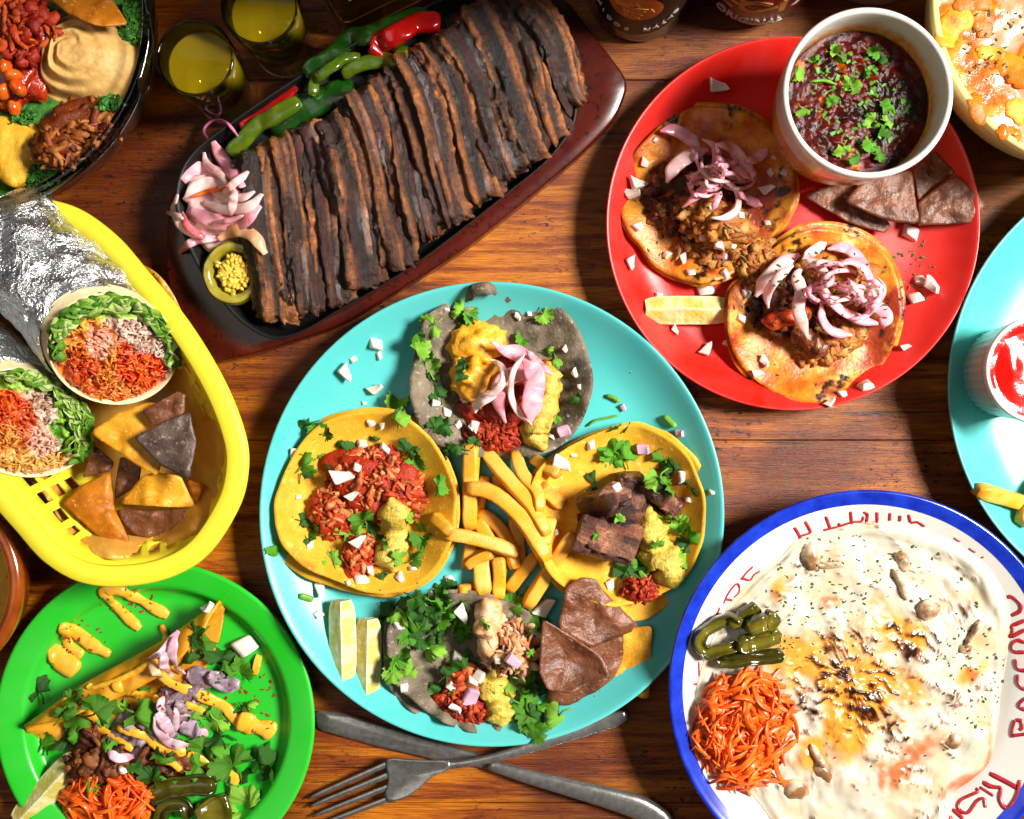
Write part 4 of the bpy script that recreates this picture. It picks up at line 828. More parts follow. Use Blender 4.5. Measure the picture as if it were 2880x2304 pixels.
    leaves(tc, 'a4', [(990, 130, 85), (1000, 200, 85, 'leaf'), (1090, 150, 90, 'leaf'), (1060, 60, 85, 'leaf_d'), (1340, 180, 80), (1380, 230, 80, 'leaf_d'), (1330, 260, 85), (1280, 340, 95, 'leaf_l'), (1360, 370, 80, 'leaf'), (1460, 390, 75, 'leaf_d'), (940, 340, 80, 'leaf_d'), (1370, 560, 110, 'leaf_l'), (1440, 600, 90, 'leaf_l'), (1480, 650, 90, 'leaf'), (1450, 700, 70, 'leaf_d'), (1430, 800, 70, 'leaf_l'), (1060, 840, 80, 'leaf_d'), (1140, 860, 95, 'leaf_d'), (1190, 820, 85, 'leaf'), (1200, 880, 70), (920, 660, 34, 'leaf'), (1290, 720, 55, 'leaf'), (1060, 555, 45, 'leaf_l')])
    onions(tc, 'a4', [(890, 110, 62, 0, 80), (700, 200, 90, 1, 20), (1030, 365, 70, 2, -30), (1210, 130, 80, 6, 0), (1460, 300, 60, 1, 90), (1000, 965, 62, 0, 80), (680, 640, 46, 2, 90), (780, 170, 40, 3, 0), (1480, 440, 40, 2, 0)])
    # --- blue corn taco at the plate's bottom
    td = thing('taco', 'grey corn taco with pale chicken and cilantro by the fork', 'taco', P(1320, 1880, .0055), 'tacos on the turquoise plate')
    o1 = [(1090, 1740), (1078, 1850), (1096, 1935), (1150, 1995), (1230, 2052), (1330, 2078), (1430, 2068), (1520, 2032), (1565, 1950), (1560, 1850), (1530, 1750), (1450, 1690), (1300, 1660), (1170, 1680)]
    o2 = [(1098, 1740), (1090, 1850), (1112, 1925), (1165, 1975), (1240, 2030), (1335, 2062), (1425, 2055), (1505, 2020), (1550, 1945), (1550, 1850), (1520, 1755), (1445, 1700), (1300, 1670), (1175, 1690)]
    wav = lambda px, py, t: .0018 * fbm(np.column_stack([px / 34., py / 34., px * 0]), 78, 3) * sstep(.3, .7, t) + .012 * sstep(.6, 1, t) * sstep(1560, 1250, px) + .003 * sstep(.75, 1, t) * np.sin(np.arctan2(py - 1880, px - 1320) * 13)
    tortilla('tortilla', o1, 's', .0066, 'bluecorn', td, 0, seed=11, zf=lambda a, b, t: wav(a, b, t) * .8); tortilla('tortilla', o2, 's', .0086, 'bluecorn', td, 0, seed=12, zf=wav)
    shreds(1300, 1995, 90, 42, 130, .005, .0011, MT['chorizo'], 'chorizo', td, .007, 21, rot=-.3); shreds(1300, 1915, 60, 60, 40, .008, .0018, MT['redmeat'], 'chorizo', td, .006, 22)
    for i, (pts, wd, hh) in enumerate([([(870, 220), (920, 360), (960, 520)], 180, .009), ([(860, 330), (900, 480), (900, 600)], 150, .008), ([(1040, 360), (1080, 460), (1130, 560)], 110, .007), ([(980, 540), (1080, 620), (1190, 690)], 120, .006), ([(1150, 470), (1160, 560), (1170, 640)], 80, .006)]):
        path_mound('chicken_piece', pts, 'a5', wd, hh, MT['chicken'], td, 30 + i, .32, fr=330)
    shreds(1440, 1830, 80, 80, 90, .008, .0013, MT['chicken'], 'chicken_shreds', td, .010, 24, base=False)
    path_mound('green_salsa', [(950, 690), (930, 800), (960, 920), (990, 1060)], 'a5', 210, .007, MT['salsa'], td, 8, .4)
    leaves(td, 'a5', [(380, 300, 100, 'leaf_d'), (520, 300, 100, 'leaf_d'), (300, 330, 100, 'leaf_l'), (650, 290, 90, 'leaf'), (470, 480, 90, 'leaf_d'), (1200, 980, 90, 'leaf_d'), (1230, 1080, 100, 'leaf'), (330, 240, 130, 'leaf'), (230, 290, 100, 'leaf_d'), (420, 220, 90, 'leaf_d'), (470, 260, 95, 'leaf_d'), (580, 220, 110, 'leaf'), (600, 330, 95, 'leaf'), (500, 360, 95, 'leaf_d'), (400, 370, 110, 'leaf'), (430, 410, 90, 'leaf_d'), (330, 460, 95, 'leaf'), (280, 560, 100, 'leaf'), (540, 550, 115, 'leaf_l'), (270, 650, 95, 'leaf'), (350, 690, 85, 'leaf_l'), (250, 720, 85, 'leaf_l'), (700, 380, 85, 'leaf'), (720, 430, 75, 'leaf'), (640, 130, 110, 'leaf_d'), (590, 180, 95, 'leaf_d'), (700, 250, 80, 'leaf_d'), (760, 600, 75, 'leaf'), (700, 680, 95, 'leaf_d'), (630, 700, 80, 'leaf_d'), (670, 620, 70, 'leaf_l'), (590, 460, 60, 'leaf_d'), (530, 800, 70, 'leaf_d'), (640, 830, 55, 'leaf_l'), (1060, 220, 110, 'leaf'), (1120, 170, 85, 'leaf_l'), (1150, 330, 110, 'leaf'), (1220, 360, 95, 'leaf'), (1060, 780, 80, 'leaf_l'), (1150, 740, 100, 'leaf_l'), (1180, 800, 80, 'leaf_d'), (1250, 830, 85, 'leaf_d'), (1150, 930, 130, 'leaf'), (1190, 1030, 130, 'leaf'), (1130, 1000, 110, 'leaf'), (1330, 1010, 125, 'leaf_l'), (1260, 900, 85, 'leaf'), (1010, 545, 65, 'leaf'), (870, 370, 46, 'leaf_l'), (1210, 620, 60, 'leaf'), (1180, 560, 40, 'leaf_l')])
    onions(td, 'a5', [(290, 385, 66, 0, 0), (720, 280, 90, 1, 60), (690, 590, 62, 0, 40), (830, 710, 90, 2, -70), (790, 760, 60, 3, 30), (780, 860, 110, 6, -70), (680, 920, 80, 1, 10), (650, 800, 62, 4, 45), (1060, 600, 85, 7, 35), (960, 610, 60, 2, 0), (320, 800, 80, 2, 80), (1280, 240, 120, 1, -50), (630, 60, 50, 0, 0), (520, 170, 50, 3, 80)])
    # --- fries in the middle
    FR = [([(-70, 540), (-10, 590), (40, 650)], 75, 'short fry poking out over the red pork taco'), ([(250, 300), (190, 560), (130, 860)], 85, 'fry half buried upright under the left of the pile'), ([(200, 560), (290, 720), (330, 860)], 90, 'fry lying deep in the middle of the pile'),
          ([(540, 190), (610, 240), (690, 290)], 75, 'fry end lying under the grey taco toward the yellow tortilla'), ([(590, 360), (660, 430), (710, 480)], 85, 'short fry resting on the yellow tortilla'), ([(650, 560), (620, 640), (600, 720)], 80, 'fry lying flat on the yellow tortilla beside onion'),
          ([(420, 540), (440, 680), (450, 860)], 90, 'fry deep in the pile below the crossing fries'), ([(90, 990), (130, 985), (180, 970)], 60, 'small fry tip at the bottom of the pile'),
          ([(165, 100), (160, 330), (150, 620)], 98, 'upright fry at the top left of the pile touching red chorizo'), ([(430, 150), (470, 280), (560, 400), (570, 520)], 82, 'fry running down from the salsa of the grey taco'), ([(310, 290), (380, 410), (440, 520)], 78, 'fry tucked under the long diagonal fry'),
          ([(235, 130), (360, 290), (520, 480), (620, 660)], 92, 'long diagonal fry from the chorizo to the yellow tortilla'), ([(205, 510), (320, 600), (390, 720), (430, 860)], 84, 'bent fry passing under the level fry'), ([(235, 740), (225, 880), (235, 1020)], 112, 'thick upright fry at the bottom above the chicken'),
          ([(330, 790), (335, 900), (325, 1040)], 84, 'upright fry beside the thick fry at the bottom'), ([(560, 780), (480, 880), (390, 990)], 84, 'fry slanting down toward the chicken'), ([(785, 650), (680, 800), (580, 960), (495, 1095)], 88, 'long slanting fry ending at the cilantro and brown chips'),
          ([(130, 850), (200, 805), (290, 770)], 66, 'short tapered fry under the level fry'), ([(0, 645), (140, 670), (290, 710), (445, 770)], 90, 'level fry lying across the pile'), ([(120, 365), (290, 400), (470, 560), (625, 815)], 98, 'thick curved fry on top of the pile')]
    for pts, wd, lb in FR: fry(pts, 'a4', wd, lb)
    # --- chips
    chip([(1080, 1230), (1262, 1208), (1240, 1652), (1130, 1630), (1000, 1550), (1070, 1400)], 'a4', .0150, 'chip_y', 'yellow tortilla chip overhanging the rim of the turquoise plate', tilt=(.20, 0), seed=5)
    chip([(890, 1330), (1085, 1260), (1085, 1400), (1025, 1530), (880, 1640), (750, 1695), (640, 1690), (620, 1610)], 'a4', .0155, 'chip_b', 'lowest brown chip on the turquoise plate behind the cupped one', tilt=(-.05, -.08), seed=6)
    chip([(690, 1200), (735, 975), (830, 912), (920, 930), (960, 990), (1190, 1222), (1090, 1262), (890, 1345), (700, 1235)], 'a4', .0205, 'chip_b', 'brown chip leaning on the beef taco', tilt=(-.12, -.10), seed=7, zf=lambda a, b, t: .003 * np.sin((a - 1500) / 70.) * t)
    chip([(595, 1165), (800, 1290), (950, 1395), (1015, 1530), (900, 1560), (750, 1622), (620, 1592), (575, 1490)], 'a4', .0235, 'chip_b', 'cupped brown chip in front beside the chicken taco', tilt=(-.05, .0), seed=8, zf=lambda a, b, t: .006 * t ** 2)
    # --- lime wedges
    wedge(*zz('a3', (612, 1215)), 228, 72, PI / 2 + .02, 'lime wedge touching the red pork taco, left one of the pair')
    wedge(*zz('a3', (786, 1345)), 232, 70, PI / 2 - .02, 'pale lime wedge next to the cilantro of the chicken taco')
    # --- loose garnish on the plate
    for p, s, v, ro, lb in [((880, 500), 80, 0, 20, 'large white onion piece at the upper left of the turquoise plate'), ((905, 585), 50, 3, 80, 'small lilac onion piece touching the large white one'), ((655, 700), 90, 1, 55, 'oblong onion piece nearest the turquoise rim by the steak board'), ((720, 610), 50, 2, -30, 'small onion triangle above the oblong onion piece'), ((890, 820), 78, 1, -28, 'slender onion sliver between the grey and yellow tacos')]:
        q = zz('a1', p); dice(None, q[0], q[1], s * .4058, v, math.radians(-ro), label=lb, cat='onion piece', group='loose onion pieces')
    for p, s, v, ro, lb in [((440, 890), 80, 1, 80, 'flat onion sliver above the lime wedges at the yellow tortilla edge'), ((430, 1055), 70, 0, -20, 'translucent onion piece left of the lime wedges')]:
        q = zz('a3', p); dice(None, q[0], q[1], s * .4057, v, math.radians(-ro), label=lb, cat='onion piece', group='loose onion pieces')
    for p, s, v, ro, lb in [((1115, 950), 46, 7, 60, 'tiny purple onion piece right of the grey taco'), ((1520, 1130), 60, 6, 0, 'purple tipped onion piece at the right rim of the turquoise plate'), ((1730, 1540), 40, 0, 0, 'tiny onion crumb on the edge by the beef taco')]:
        q = zz('a2', p); dice(None, q[0], q[1], s * .4058, v, math.radians(-ro), label=lb, cat='onion piece', group='loose onion pieces')
    def stem(pts, k, wd, lb): ribbon('herb_sprig', pts, wd, MT['leaf_l'], None, k, th=.0011, n=12, label=lb, cat='herb sprig', lo=.7, ns=8, group='cilantro stem bits on the turquoise plate')
    stem([(300, 925), (350, 938), (395, 955)], 'a3', 48, 'bright green stem bit left of the lime wedges'); stem([(1000, 870), (1040, 880), (1090, 910)], 'a2', 34, 'green stem bit touching the tiny purple onion')
    stem([(1400, 1010), (1440, 1050), (1480, 1085)], 'a2', 44, 'green stem bit at the right rim of the turquoise plate'); stem([(870, 1080), (930, 1040), (1020, 1020), (1090, 1005)], 'a2', 18, 'long thin cilantro stem between the grey and beef tacos')
turquoise_plate()
# ---------------------------------------------------------------- the red plate
def bowl(name, label, cx, cy, r, zr, z0, rb, m, wall=.0035, cat='bowl', flare=1.0, inner_floor=None, mi=None, parts=True, shoulder=.55, n=96, group=None):
    """round bowl: rim circle (photo px at height zr), foot radius rb metres standing at z0"""
    c = P(cx, cy, zr); R = L(r, zr); c = np.array([c[0], c[1], z0]); H = zr - z0
    ou = curve2([(rb, 0), (rb + (R - rb) * shoulder, H * .32), (rb + (R - rb) * .86, H * .68), (R, H)], 14)
    iw = curve2([(R - wall, H), (rb + (R - rb) * .86 - wall, H * .68), (rb + (R - rb) * shoulder - wall, H * .34), (rb * .8, H * .10), (1e-4, H * .08)], 16)
    lip = [(R - wall * .15, H + wall * .32), (R - wall * .5, H + wall * .45), (R - wall * .85, H + wall * .32)]
    prof = [(1e-4, .001), (rb * .8, .001), (rb * .82, 0)] + [tuple(p) for p in ou] + lip + [tuple(p) for p in iw]
    t = thing(name, label, cat, c, group)
    mk('bowl_shell', lathe(prof, n, c), m, t)
    return t, c, R
def loose(k, lst, group='loose onion pieces'):
    for p, s, v, ro, lb in lst:
        q = zz(k, p); dice(None, q[0], q[1], s * Z[k][2], v, math.radians(-ro), label=lb, cat='onion piece', group=group)

def stain_bowl(zl):
    B = MB('stained_white_ceramic'); o = B.node('ShaderNodeTexCoord').outputs['Object']; sp = B.node('ShaderNodeSeparateXYZ'); B.link(o, sp.inputs[0])
    zn = B.math('ADD', sp.outputs[2], B.math('MULTIPLY', B.math('SUBTRACT', B.noise(o, 90, 4), .5), .012))
    r2 = B.math('ADD', B.math('MULTIPLY', sp.outputs[0], sp.outputs[0]), B.math('MULTIPLY', sp.outputs[1], sp.outputs[1])); inside = B.math('LESS_THAN', r2, .0408 ** 2)
    f = B.math('MULTIPLY', B.ramp(B.math('MULTIPLY', B.math('SUBTRACT', zl + .0105, zn), 160), [(0, (0, 0, 0, 1)), (1, (.9, .9, .9, 1))]), inside)
    c = B.mix(f, '#d3cfc8', B.ramp(B.noise(o, 260, 4), [(.4, '#c96a08'), (.6, '#d99a1a')])); B.link(c, B.b.inputs['Base Color'])
    B.set(Roughness=.18, Coat_Weight=.3); return B.m
def broth_mat():
    B = MB('consomme'); v = B.coord(); froth = B.noise(v, 330, 6, .75, .4); zone = B.noise(v, 46, 3, .5)
    fz = B.ramp(zone, [(.46, (0, 0, 0, 1)), (.56, (1, 1, 1, 1))])
    dark = B.ramp(froth, [(.36, '#0a0201'), (.54, '#260803'), (.68, '#4a1e0a'), (.82, '#805030')]); red = B.ramp(froth, [(.36, '#240301'), (.6, '#5e0e02'), (.76, '#a8440a')])
    c = B.mix(fz, red, dark); c = B.mix(B.ramp(B.noise(v, 80, 3), [(.62, (0, 0, 0, 1)), (.7, (.7, .7, .7, 1))]), c, '#c2620c'); B.link(c, B.b.inputs['Base Color'])
    B.set(Roughness=.14, Specular_IOR_Level=.3, Normal=B.bump(froth, .35, .0014)); return B.m
def red_plate():
    near()
    rp, _, _ = plate('plate', 'round red plate with two fried tacos and a bowl of broth', 2231, 628, 527, .0213, MT['red'], [(a, z * .92) for a, z in COUPE])
    flakes(40, disc_region(2231, 700, 400, 380), .0006, MT['crumb'], 'crumbs', rp, 13)
    # left fried taco
    ta = thing('fried_taco', 'orange fried taco with pink onion in the shade of the broth bowl', 'taco', P(1960, 540, .0055), 'fried tacos on the red plate')
    o1 = zz('b7', [(1050, 30), (820, 40), (600, 140), (420, 300), (260, 480), (170, 680), (125, 880), (140, 1100), (220, 1270), (330, 1390), (420, 1540), (560, 1650), (760, 1720), (1000, 1740), (1300, 1600), (1600, 1300), (1800, 1000), (1800, 700), (1700, 400), (1500, 180), (1280, 70)])
    wv = lambda px, py, t: .0035 * sstep(.6, 1, t) * np.sin(np.arctan2(py - 540, px - 1960) * 5 + 1) + .003 * t ** 3
    tortilla('tortilla', o1, 's', .0066, 'birria', ta, .001, seed=31, zf=wv, bump=.0020)
    cc = o1.mean(0); tortilla('tortilla', [tuple(cc + (p - cc) * np.array([.97, .96])) for p in o1], 's', .0088, 'birria', ta, .002, seed=32, zf=wv, bump=.0016)
    shreds(1945, 555, 130, 105, 150, .010, .0022, MT['darkmeat'], 'stewed_beef', ta, .012, 33)
    shreds(2010, 620, 110, 60, 110, .008, .0020, MT['mixmeat'], 'melted_cheese', ta, .011, 34, rot=-.4); shreds(2020, 700, 120, 45, 60, .008, .0018, MT['mixmeat'], 'melted_cheese', ta, .005, 35)
    for pts, wd, tw, lf in [([(510, 310), (640, 310), (760, 380), (880, 480)], 110, (.3, -.4), [.004, .006, .006]), ([(570, 790), (640, 650), (780, 550), (950, 490)], 130, (.4, .1), [.004, .006, .006]), ([(890, 400), (1000, 480), (1010, 640), (950, 820), (720, 1020)], 96, (.2, .7), [.007, .011, .010, .008, .003]),
                            ([(1010, 460), (1150, 500), (1280, 640), (1370, 780)], 110, (.2, -.6), [.010, .010, .008, .004]), ([(760, 730), (900, 720), (1040, 700), (1200, 740), (1350, 740)], 90, (.5, .2), [.004, .007, .007, .006]), ([(1000, 560), (1150, 640), (1280, 720), (1370, 780)], 80, (.3, .5), [.008, .008, .006]),
                            ([(960, 780), (1100, 800), (1210, 900), (1210, 1050), (1100, 1120), (980, 1120)], 70, (.8, .3), [.008, .009, .008, .006, .005]), ([(990, 1050), (1030, 950), (1070, 880)], 60, (.3, .6), [.005, .007, .006]), ([(1290, 590), (1400, 570), (1510, 470)], 90, (.4, .0), [.004, .005, .004]),
                            ([(780, 760), (880, 800), (980, 800)], 70, (.6, .2), [.003, .005, .005]), ([(1230, 880), (1330, 950), (1460, 1000)], 80, (.3, -.3), [.005, .004, .003])]:
        ribbon('pickled_onion_slice', pts, wd * 1.12, MT[RND.choice(['pickled_w', 'pickled_p'])], ta, 'b7', th=.0011, twist=tw, lift=lf, n=26)
    onion_tangle(ta, 'b7', 1010, 690, 420, 330, 15, 5)
    onions(ta, 'b7', [(370, 590, 75, 0, 30), (280, 800, 120, 1, -5), (260, 900, 105, 1, 5), (310, 1190, 85, 0, -25), (470, 380, 60, 2, 120), (570, 1450, 80, 0, -35), (720, 1400, 62, 3, 70), (740, 1500, 85, 1, 80), (930, 1290, 70, 2, 10), (1060, 1350, 90, 0, 20), (1200, 1370, 70, 4, 0), (810, 1620, 66, 0, 0), (1130, 1640, 80, 3, 60), (1300, 1640, 100, 7, 30), (1130, 1480, 50, 6, 90), (1260, 1080, 70, 2, 0), (1520, 1150, 60, 0, 0), (1550, 690, 75, 0, 60), (1680, 680, 90, 2, 40), (1520, 840, 110, 1, -25), (1580, 540, 40, 2, 0), (990, 1010, 40, 2, 0)])
    # right fried taco
    tb = thing('fried_taco', 'golden fried taco with pink onion heap nearest the right turquoise plate', 'taco', P(2290, 880, .0075), 'fried tacos on the red plate')
    o2 = zz('b8', [(960, 70), (800, 90), (640, 170), (440, 330), (280, 500), (150, 640), (115, 830), (120, 1000), (160, 1200), (240, 1350), (360, 1470), (520, 1590), (660, 1670), (860, 1695), (1060, 1680), (1280, 1560), (1450, 1420), (1580, 1220), (1660, 980), (1680, 760), (1640, 540), (1560, 360), (1430, 210), (1230, 110)])
    wv2 = lambda px, py, t: .0035 * sstep(.6, 1, t) * np.sin(np.arctan2(py - 880, px - 2290) * 4 + 2) + .004 * t ** 3
    tortilla('tortilla', o2, 's', .0078, 'birria', tb, .001, seed=36, zf=wv2, bump=.0016); cc = o2.mean(0)
    tortilla('tortilla', [tuple(cc + (p - cc) * np.array([.965, .93])) for p in o2], 's', .0105, 'birria', tb, .002, seed=37, zf=wv2, bump=.0018)
    shreds(2220, 850, 105, 95, 120, .010, .0024, MT['darkmeat'], 'stewed_beef', tb, .012, 38); shreds(2330, 800, 140, 90, 150, .008, .0019, MT['mixmeat'], 'melted_cheese', tb, .010, 39); shreds(2340, 960, 110, 50, 90, .008, .0018, MT['mixmeat'], 'melted_cheese', tb, .005, 40, rot=.4)
    shreds(2130, 740, 60, 70, 70, .008, .0018, MT['mixmeat'], 'melted_cheese', tb, .005, 41)
    path_mound('stewed_beef', [(450, 930), (560, 930), (680, 900), (880, 840)], 'b8', 150, .005, MT['chorizo'], tb, 41, .2); path_mound('stewed_beef', [(700, 1010), (850, 1110), (1000, 1220)], 'b8', 180, .005, MT['darkmeat'], tb, 42, .25)
    for pts, wd, tw, lf in [([(370, 730), (460, 590), (600, 450), (740, 370)], 130, (.4, .1), [.004, .007, .006]), ([(480, 830), (470, 700), (560, 560), (680, 470)], 76, (.8, .3), [.004, .007, .007]), ([(980, 265), (860, 340), (760, 420)], 90, (.2, .5), [.004, .006, .007]), ([(820, 1090), (760, 960), (720, 840), (740, 700), (700, 560), (760, 480)], 100, (.5, .2), [.004, .007, .008, .010, .009]),
                            ([(990, 320), (1120, 310), (1250, 400), (1340, 560)], 96, (.4, .2), [.004, .006, .006]), ([(1050, 470), (1180, 440), (1300, 540), (1340, 700), (1270, 820)], 90, (.8, .3), [.008, .010, .010, .008]), ([(930, 560), (940, 700), (1060, 840), (1250, 930), (1440, 970)], 92, (.6, .2), [.008, .011, .010, .008, .006]),
                            ([(920, 780), (930, 930), (1020, 1030), (1200, 1060)], 80, (.5, .2), [.007, .008, .006, .004]), ([(1460, 1000), (1490, 900), (1420, 830), (1300, 800)], 110, (.3, .2), [.004, .005, .006]), ([(1050, 680), (1160, 660), (1230, 740), (1200, 820)], 110, (.3, .6), [.010, .012, .011]), ([(780, 420), (880, 470), (960, 560)], 86, (.4, .2), [.008, .010, .009])]:
        ribbon('pickled_onion_slice', pts, wd * 1.12, MT[RND.choice(['pickled_w', 'pickled_p'])], tb, 'b8', th=.0011, twist=tw, lift=lf, n=26)
    onion_tangle(tb, 'b8', 1060, 690, 430, 330, 16, 6)
    onions(tb, 'b8', [(1420, 640, 90, 0, 35), (305, 700, 70, 0, 0), (250, 910, 75, 0, 30), (470, 1290, 90, 1, 45), (400, 1385, 95, 1, -10), (1340, 1500, 125, 0, -15), (1145, 1575, 75, 0, -10), (1035, 1650, 66, 1, -40), (130, 1130, 66, 4, 20)])
    # loose onion
    loose('z3', [((650, 420), 82, 1, 5, 'single onion slab on the bare red rim above the shaded taco'), ((220, 1290), 52, 1, 70, 'onion piece at the left edge of the red plate above the lime'), ((590, 1415), 62, 0, 0, 'onion cube between the lime wedge and the two fried tacos'), ((1600, 1140), 64, 0, 30, 'onion cube just below the brown chips'), ((1720, 1410), 76, 1, 45, 'oblong onion piece nearest the right rim of the red plate'), ((1645, 1370), 56, 0, 10, 'onion piece left of the oblong one near the right rim'), ((1625, 1460), 56, 0, -10, 'onion cube lowest of the three near the right rim'), ((1580, 1700), 40, 1, -20, 'tiny onion sliver at the lower right of the red plate'), ((445, 1620), 42, 1, 50, 'small onion piece just below the lime wedge'), ((600, 1715), 50, 1, -60, 'small onion piece at the bottom rim of the red plate'), ((370, 1450), 34, 2, 0, 'tiny onion crumb above the lime wedge')])
    wedge(*zz('z3', (500, 1522)), 244, 76, .0, 'cream coloured lime wedge on the red plate')
    # chips
    chip([(1078, 958), (1300, 868), (1510, 1105), (1480, 1142), (1300, 1092)], 'z3', .0110, 'chip_b', 'brown chip lowest in the fan under the broth bowl', seed=21, tilt=(.02, 0), group='brown chips beside the broth bowl')
    chip([(1610, 830), (1720, 738), (1822, 842), (1700, 930), (1640, 985)], 'z3', .0140, 'chip_b', 'smallest brown chip half hidden by the broth bowl', seed=22, group='brown chips beside the broth bowl')
    chip([(1640, 990), (1820, 850), (1930, 950), (1972, 1002), (1900, 1092), (1640, 1102)], 'z3', .0180, 'chip_b', 'blistered brown chip at the rim of the red plate', seed=23, tilt=(.10, 0), group='brown chips beside the broth bowl')
    chip([(1275, 985), (1380, 880), (1605, 828), (1642, 1092), (1500, 1082), (1400, 1042)], 'z3', .0195, 'chip_b', 'brown chip on top in the middle of the fan', seed=24, group='brown chips beside the broth bowl')
    # broth bowl
    zl = .058
    t, c, R = bowl('broth_bowl', 'white bowl of dark red broth with cilantro on the red plate', 2440, 262, 241, .0765, .0046, .028, stain_bowl(zl - .0046), .0032, shoulder=.5)
    rl = R * .872; g = lathe([(1e-4, zl + .0), (rl * .3, zl), (rl * .6, zl), (rl * .9, zl + .0001), (rl, zl + .0008)], 96, (c[0], c[1], 0)); g.V[:, 2] += .0007 * fbm(g.V * 420, 4, 4) * (np.hypot(g.V[:, 0] - c[0], g.V[:, 1] - c[1]) < rl * .93)
    rg = [(rl * (i / 60) + 1e-4, zl) for i in range(61)]; g = lathe(rg, 160, (c[0], c[1], 0)); d = np.hypot(g.V[:, 0] - c[0], g.V[:, 1] - c[1]) / rl; g.V[:, 2] += .0011 * fbm(g.V * 330, 4, 4) * sstep(.97, .85, d)
    mk('broth', g, broth_mat(), t)
    flakes(90, disc_region(2405, 290, 150, 140), .0013, MT['leaf'], 'chopped_herbs', t, 6, .2)
    leaves(t, 'z3', [(x, y, s * .8, *q) for x, y, s, *q in [(1230, 250, 50, 'leaf_l'), (1280, 280, 46, 'leaf'), (1140, 290, 44, 'leaf'), (1055, 370, 52, 'leaf_l'), (1420, 255, 60, 'leaf'), (1470, 300, 44), (1330, 430, 66, 'leaf_l'), (1290, 410, 50, 'leaf_l'), (1210, 490, 50, 'leaf'), (1080, 550, 52, 'leaf_l'), (1480, 530, 56, 'leaf'), (1400, 600, 62, 'leaf_l'), (1450, 650, 62, 'leaf'), (1490, 600, 50), (1390, 720, 56, 'leaf'), (1260, 750, 62, 'leaf_l'), (1320, 790, 50, 'leaf'), (1450, 760, 56, 'leaf'), (1190, 350, 30, 'leaf_l'), (1390, 370, 34), (1420, 460, 40, 'leaf'), (1120, 300, 30)]])
    ribbon('cilantro_stem', [(1110, 400), (1180, 395), (1240, 415)], 16, MT['leaf_l'], t, 'z3', th=.0008, n=10)
    # herbs scattered over tacos and plate
    flakes(190, lambda r: disc_region(*r.choice([(2290, 860, 230, 230), (1985, 640, 190, 140), (2300, 800, 140, 100), (2570, 770, 60, 120)]))(r), .0009, MT['herb'], 'herb_flakes', tb, 5)
MT['pickled_p'] = mat('pickled_onion_rose', '#e08ca2', '#f4c4cc', sc=110, rough=.2, sss=.35, spec=.6, var=.05)
red_plate()

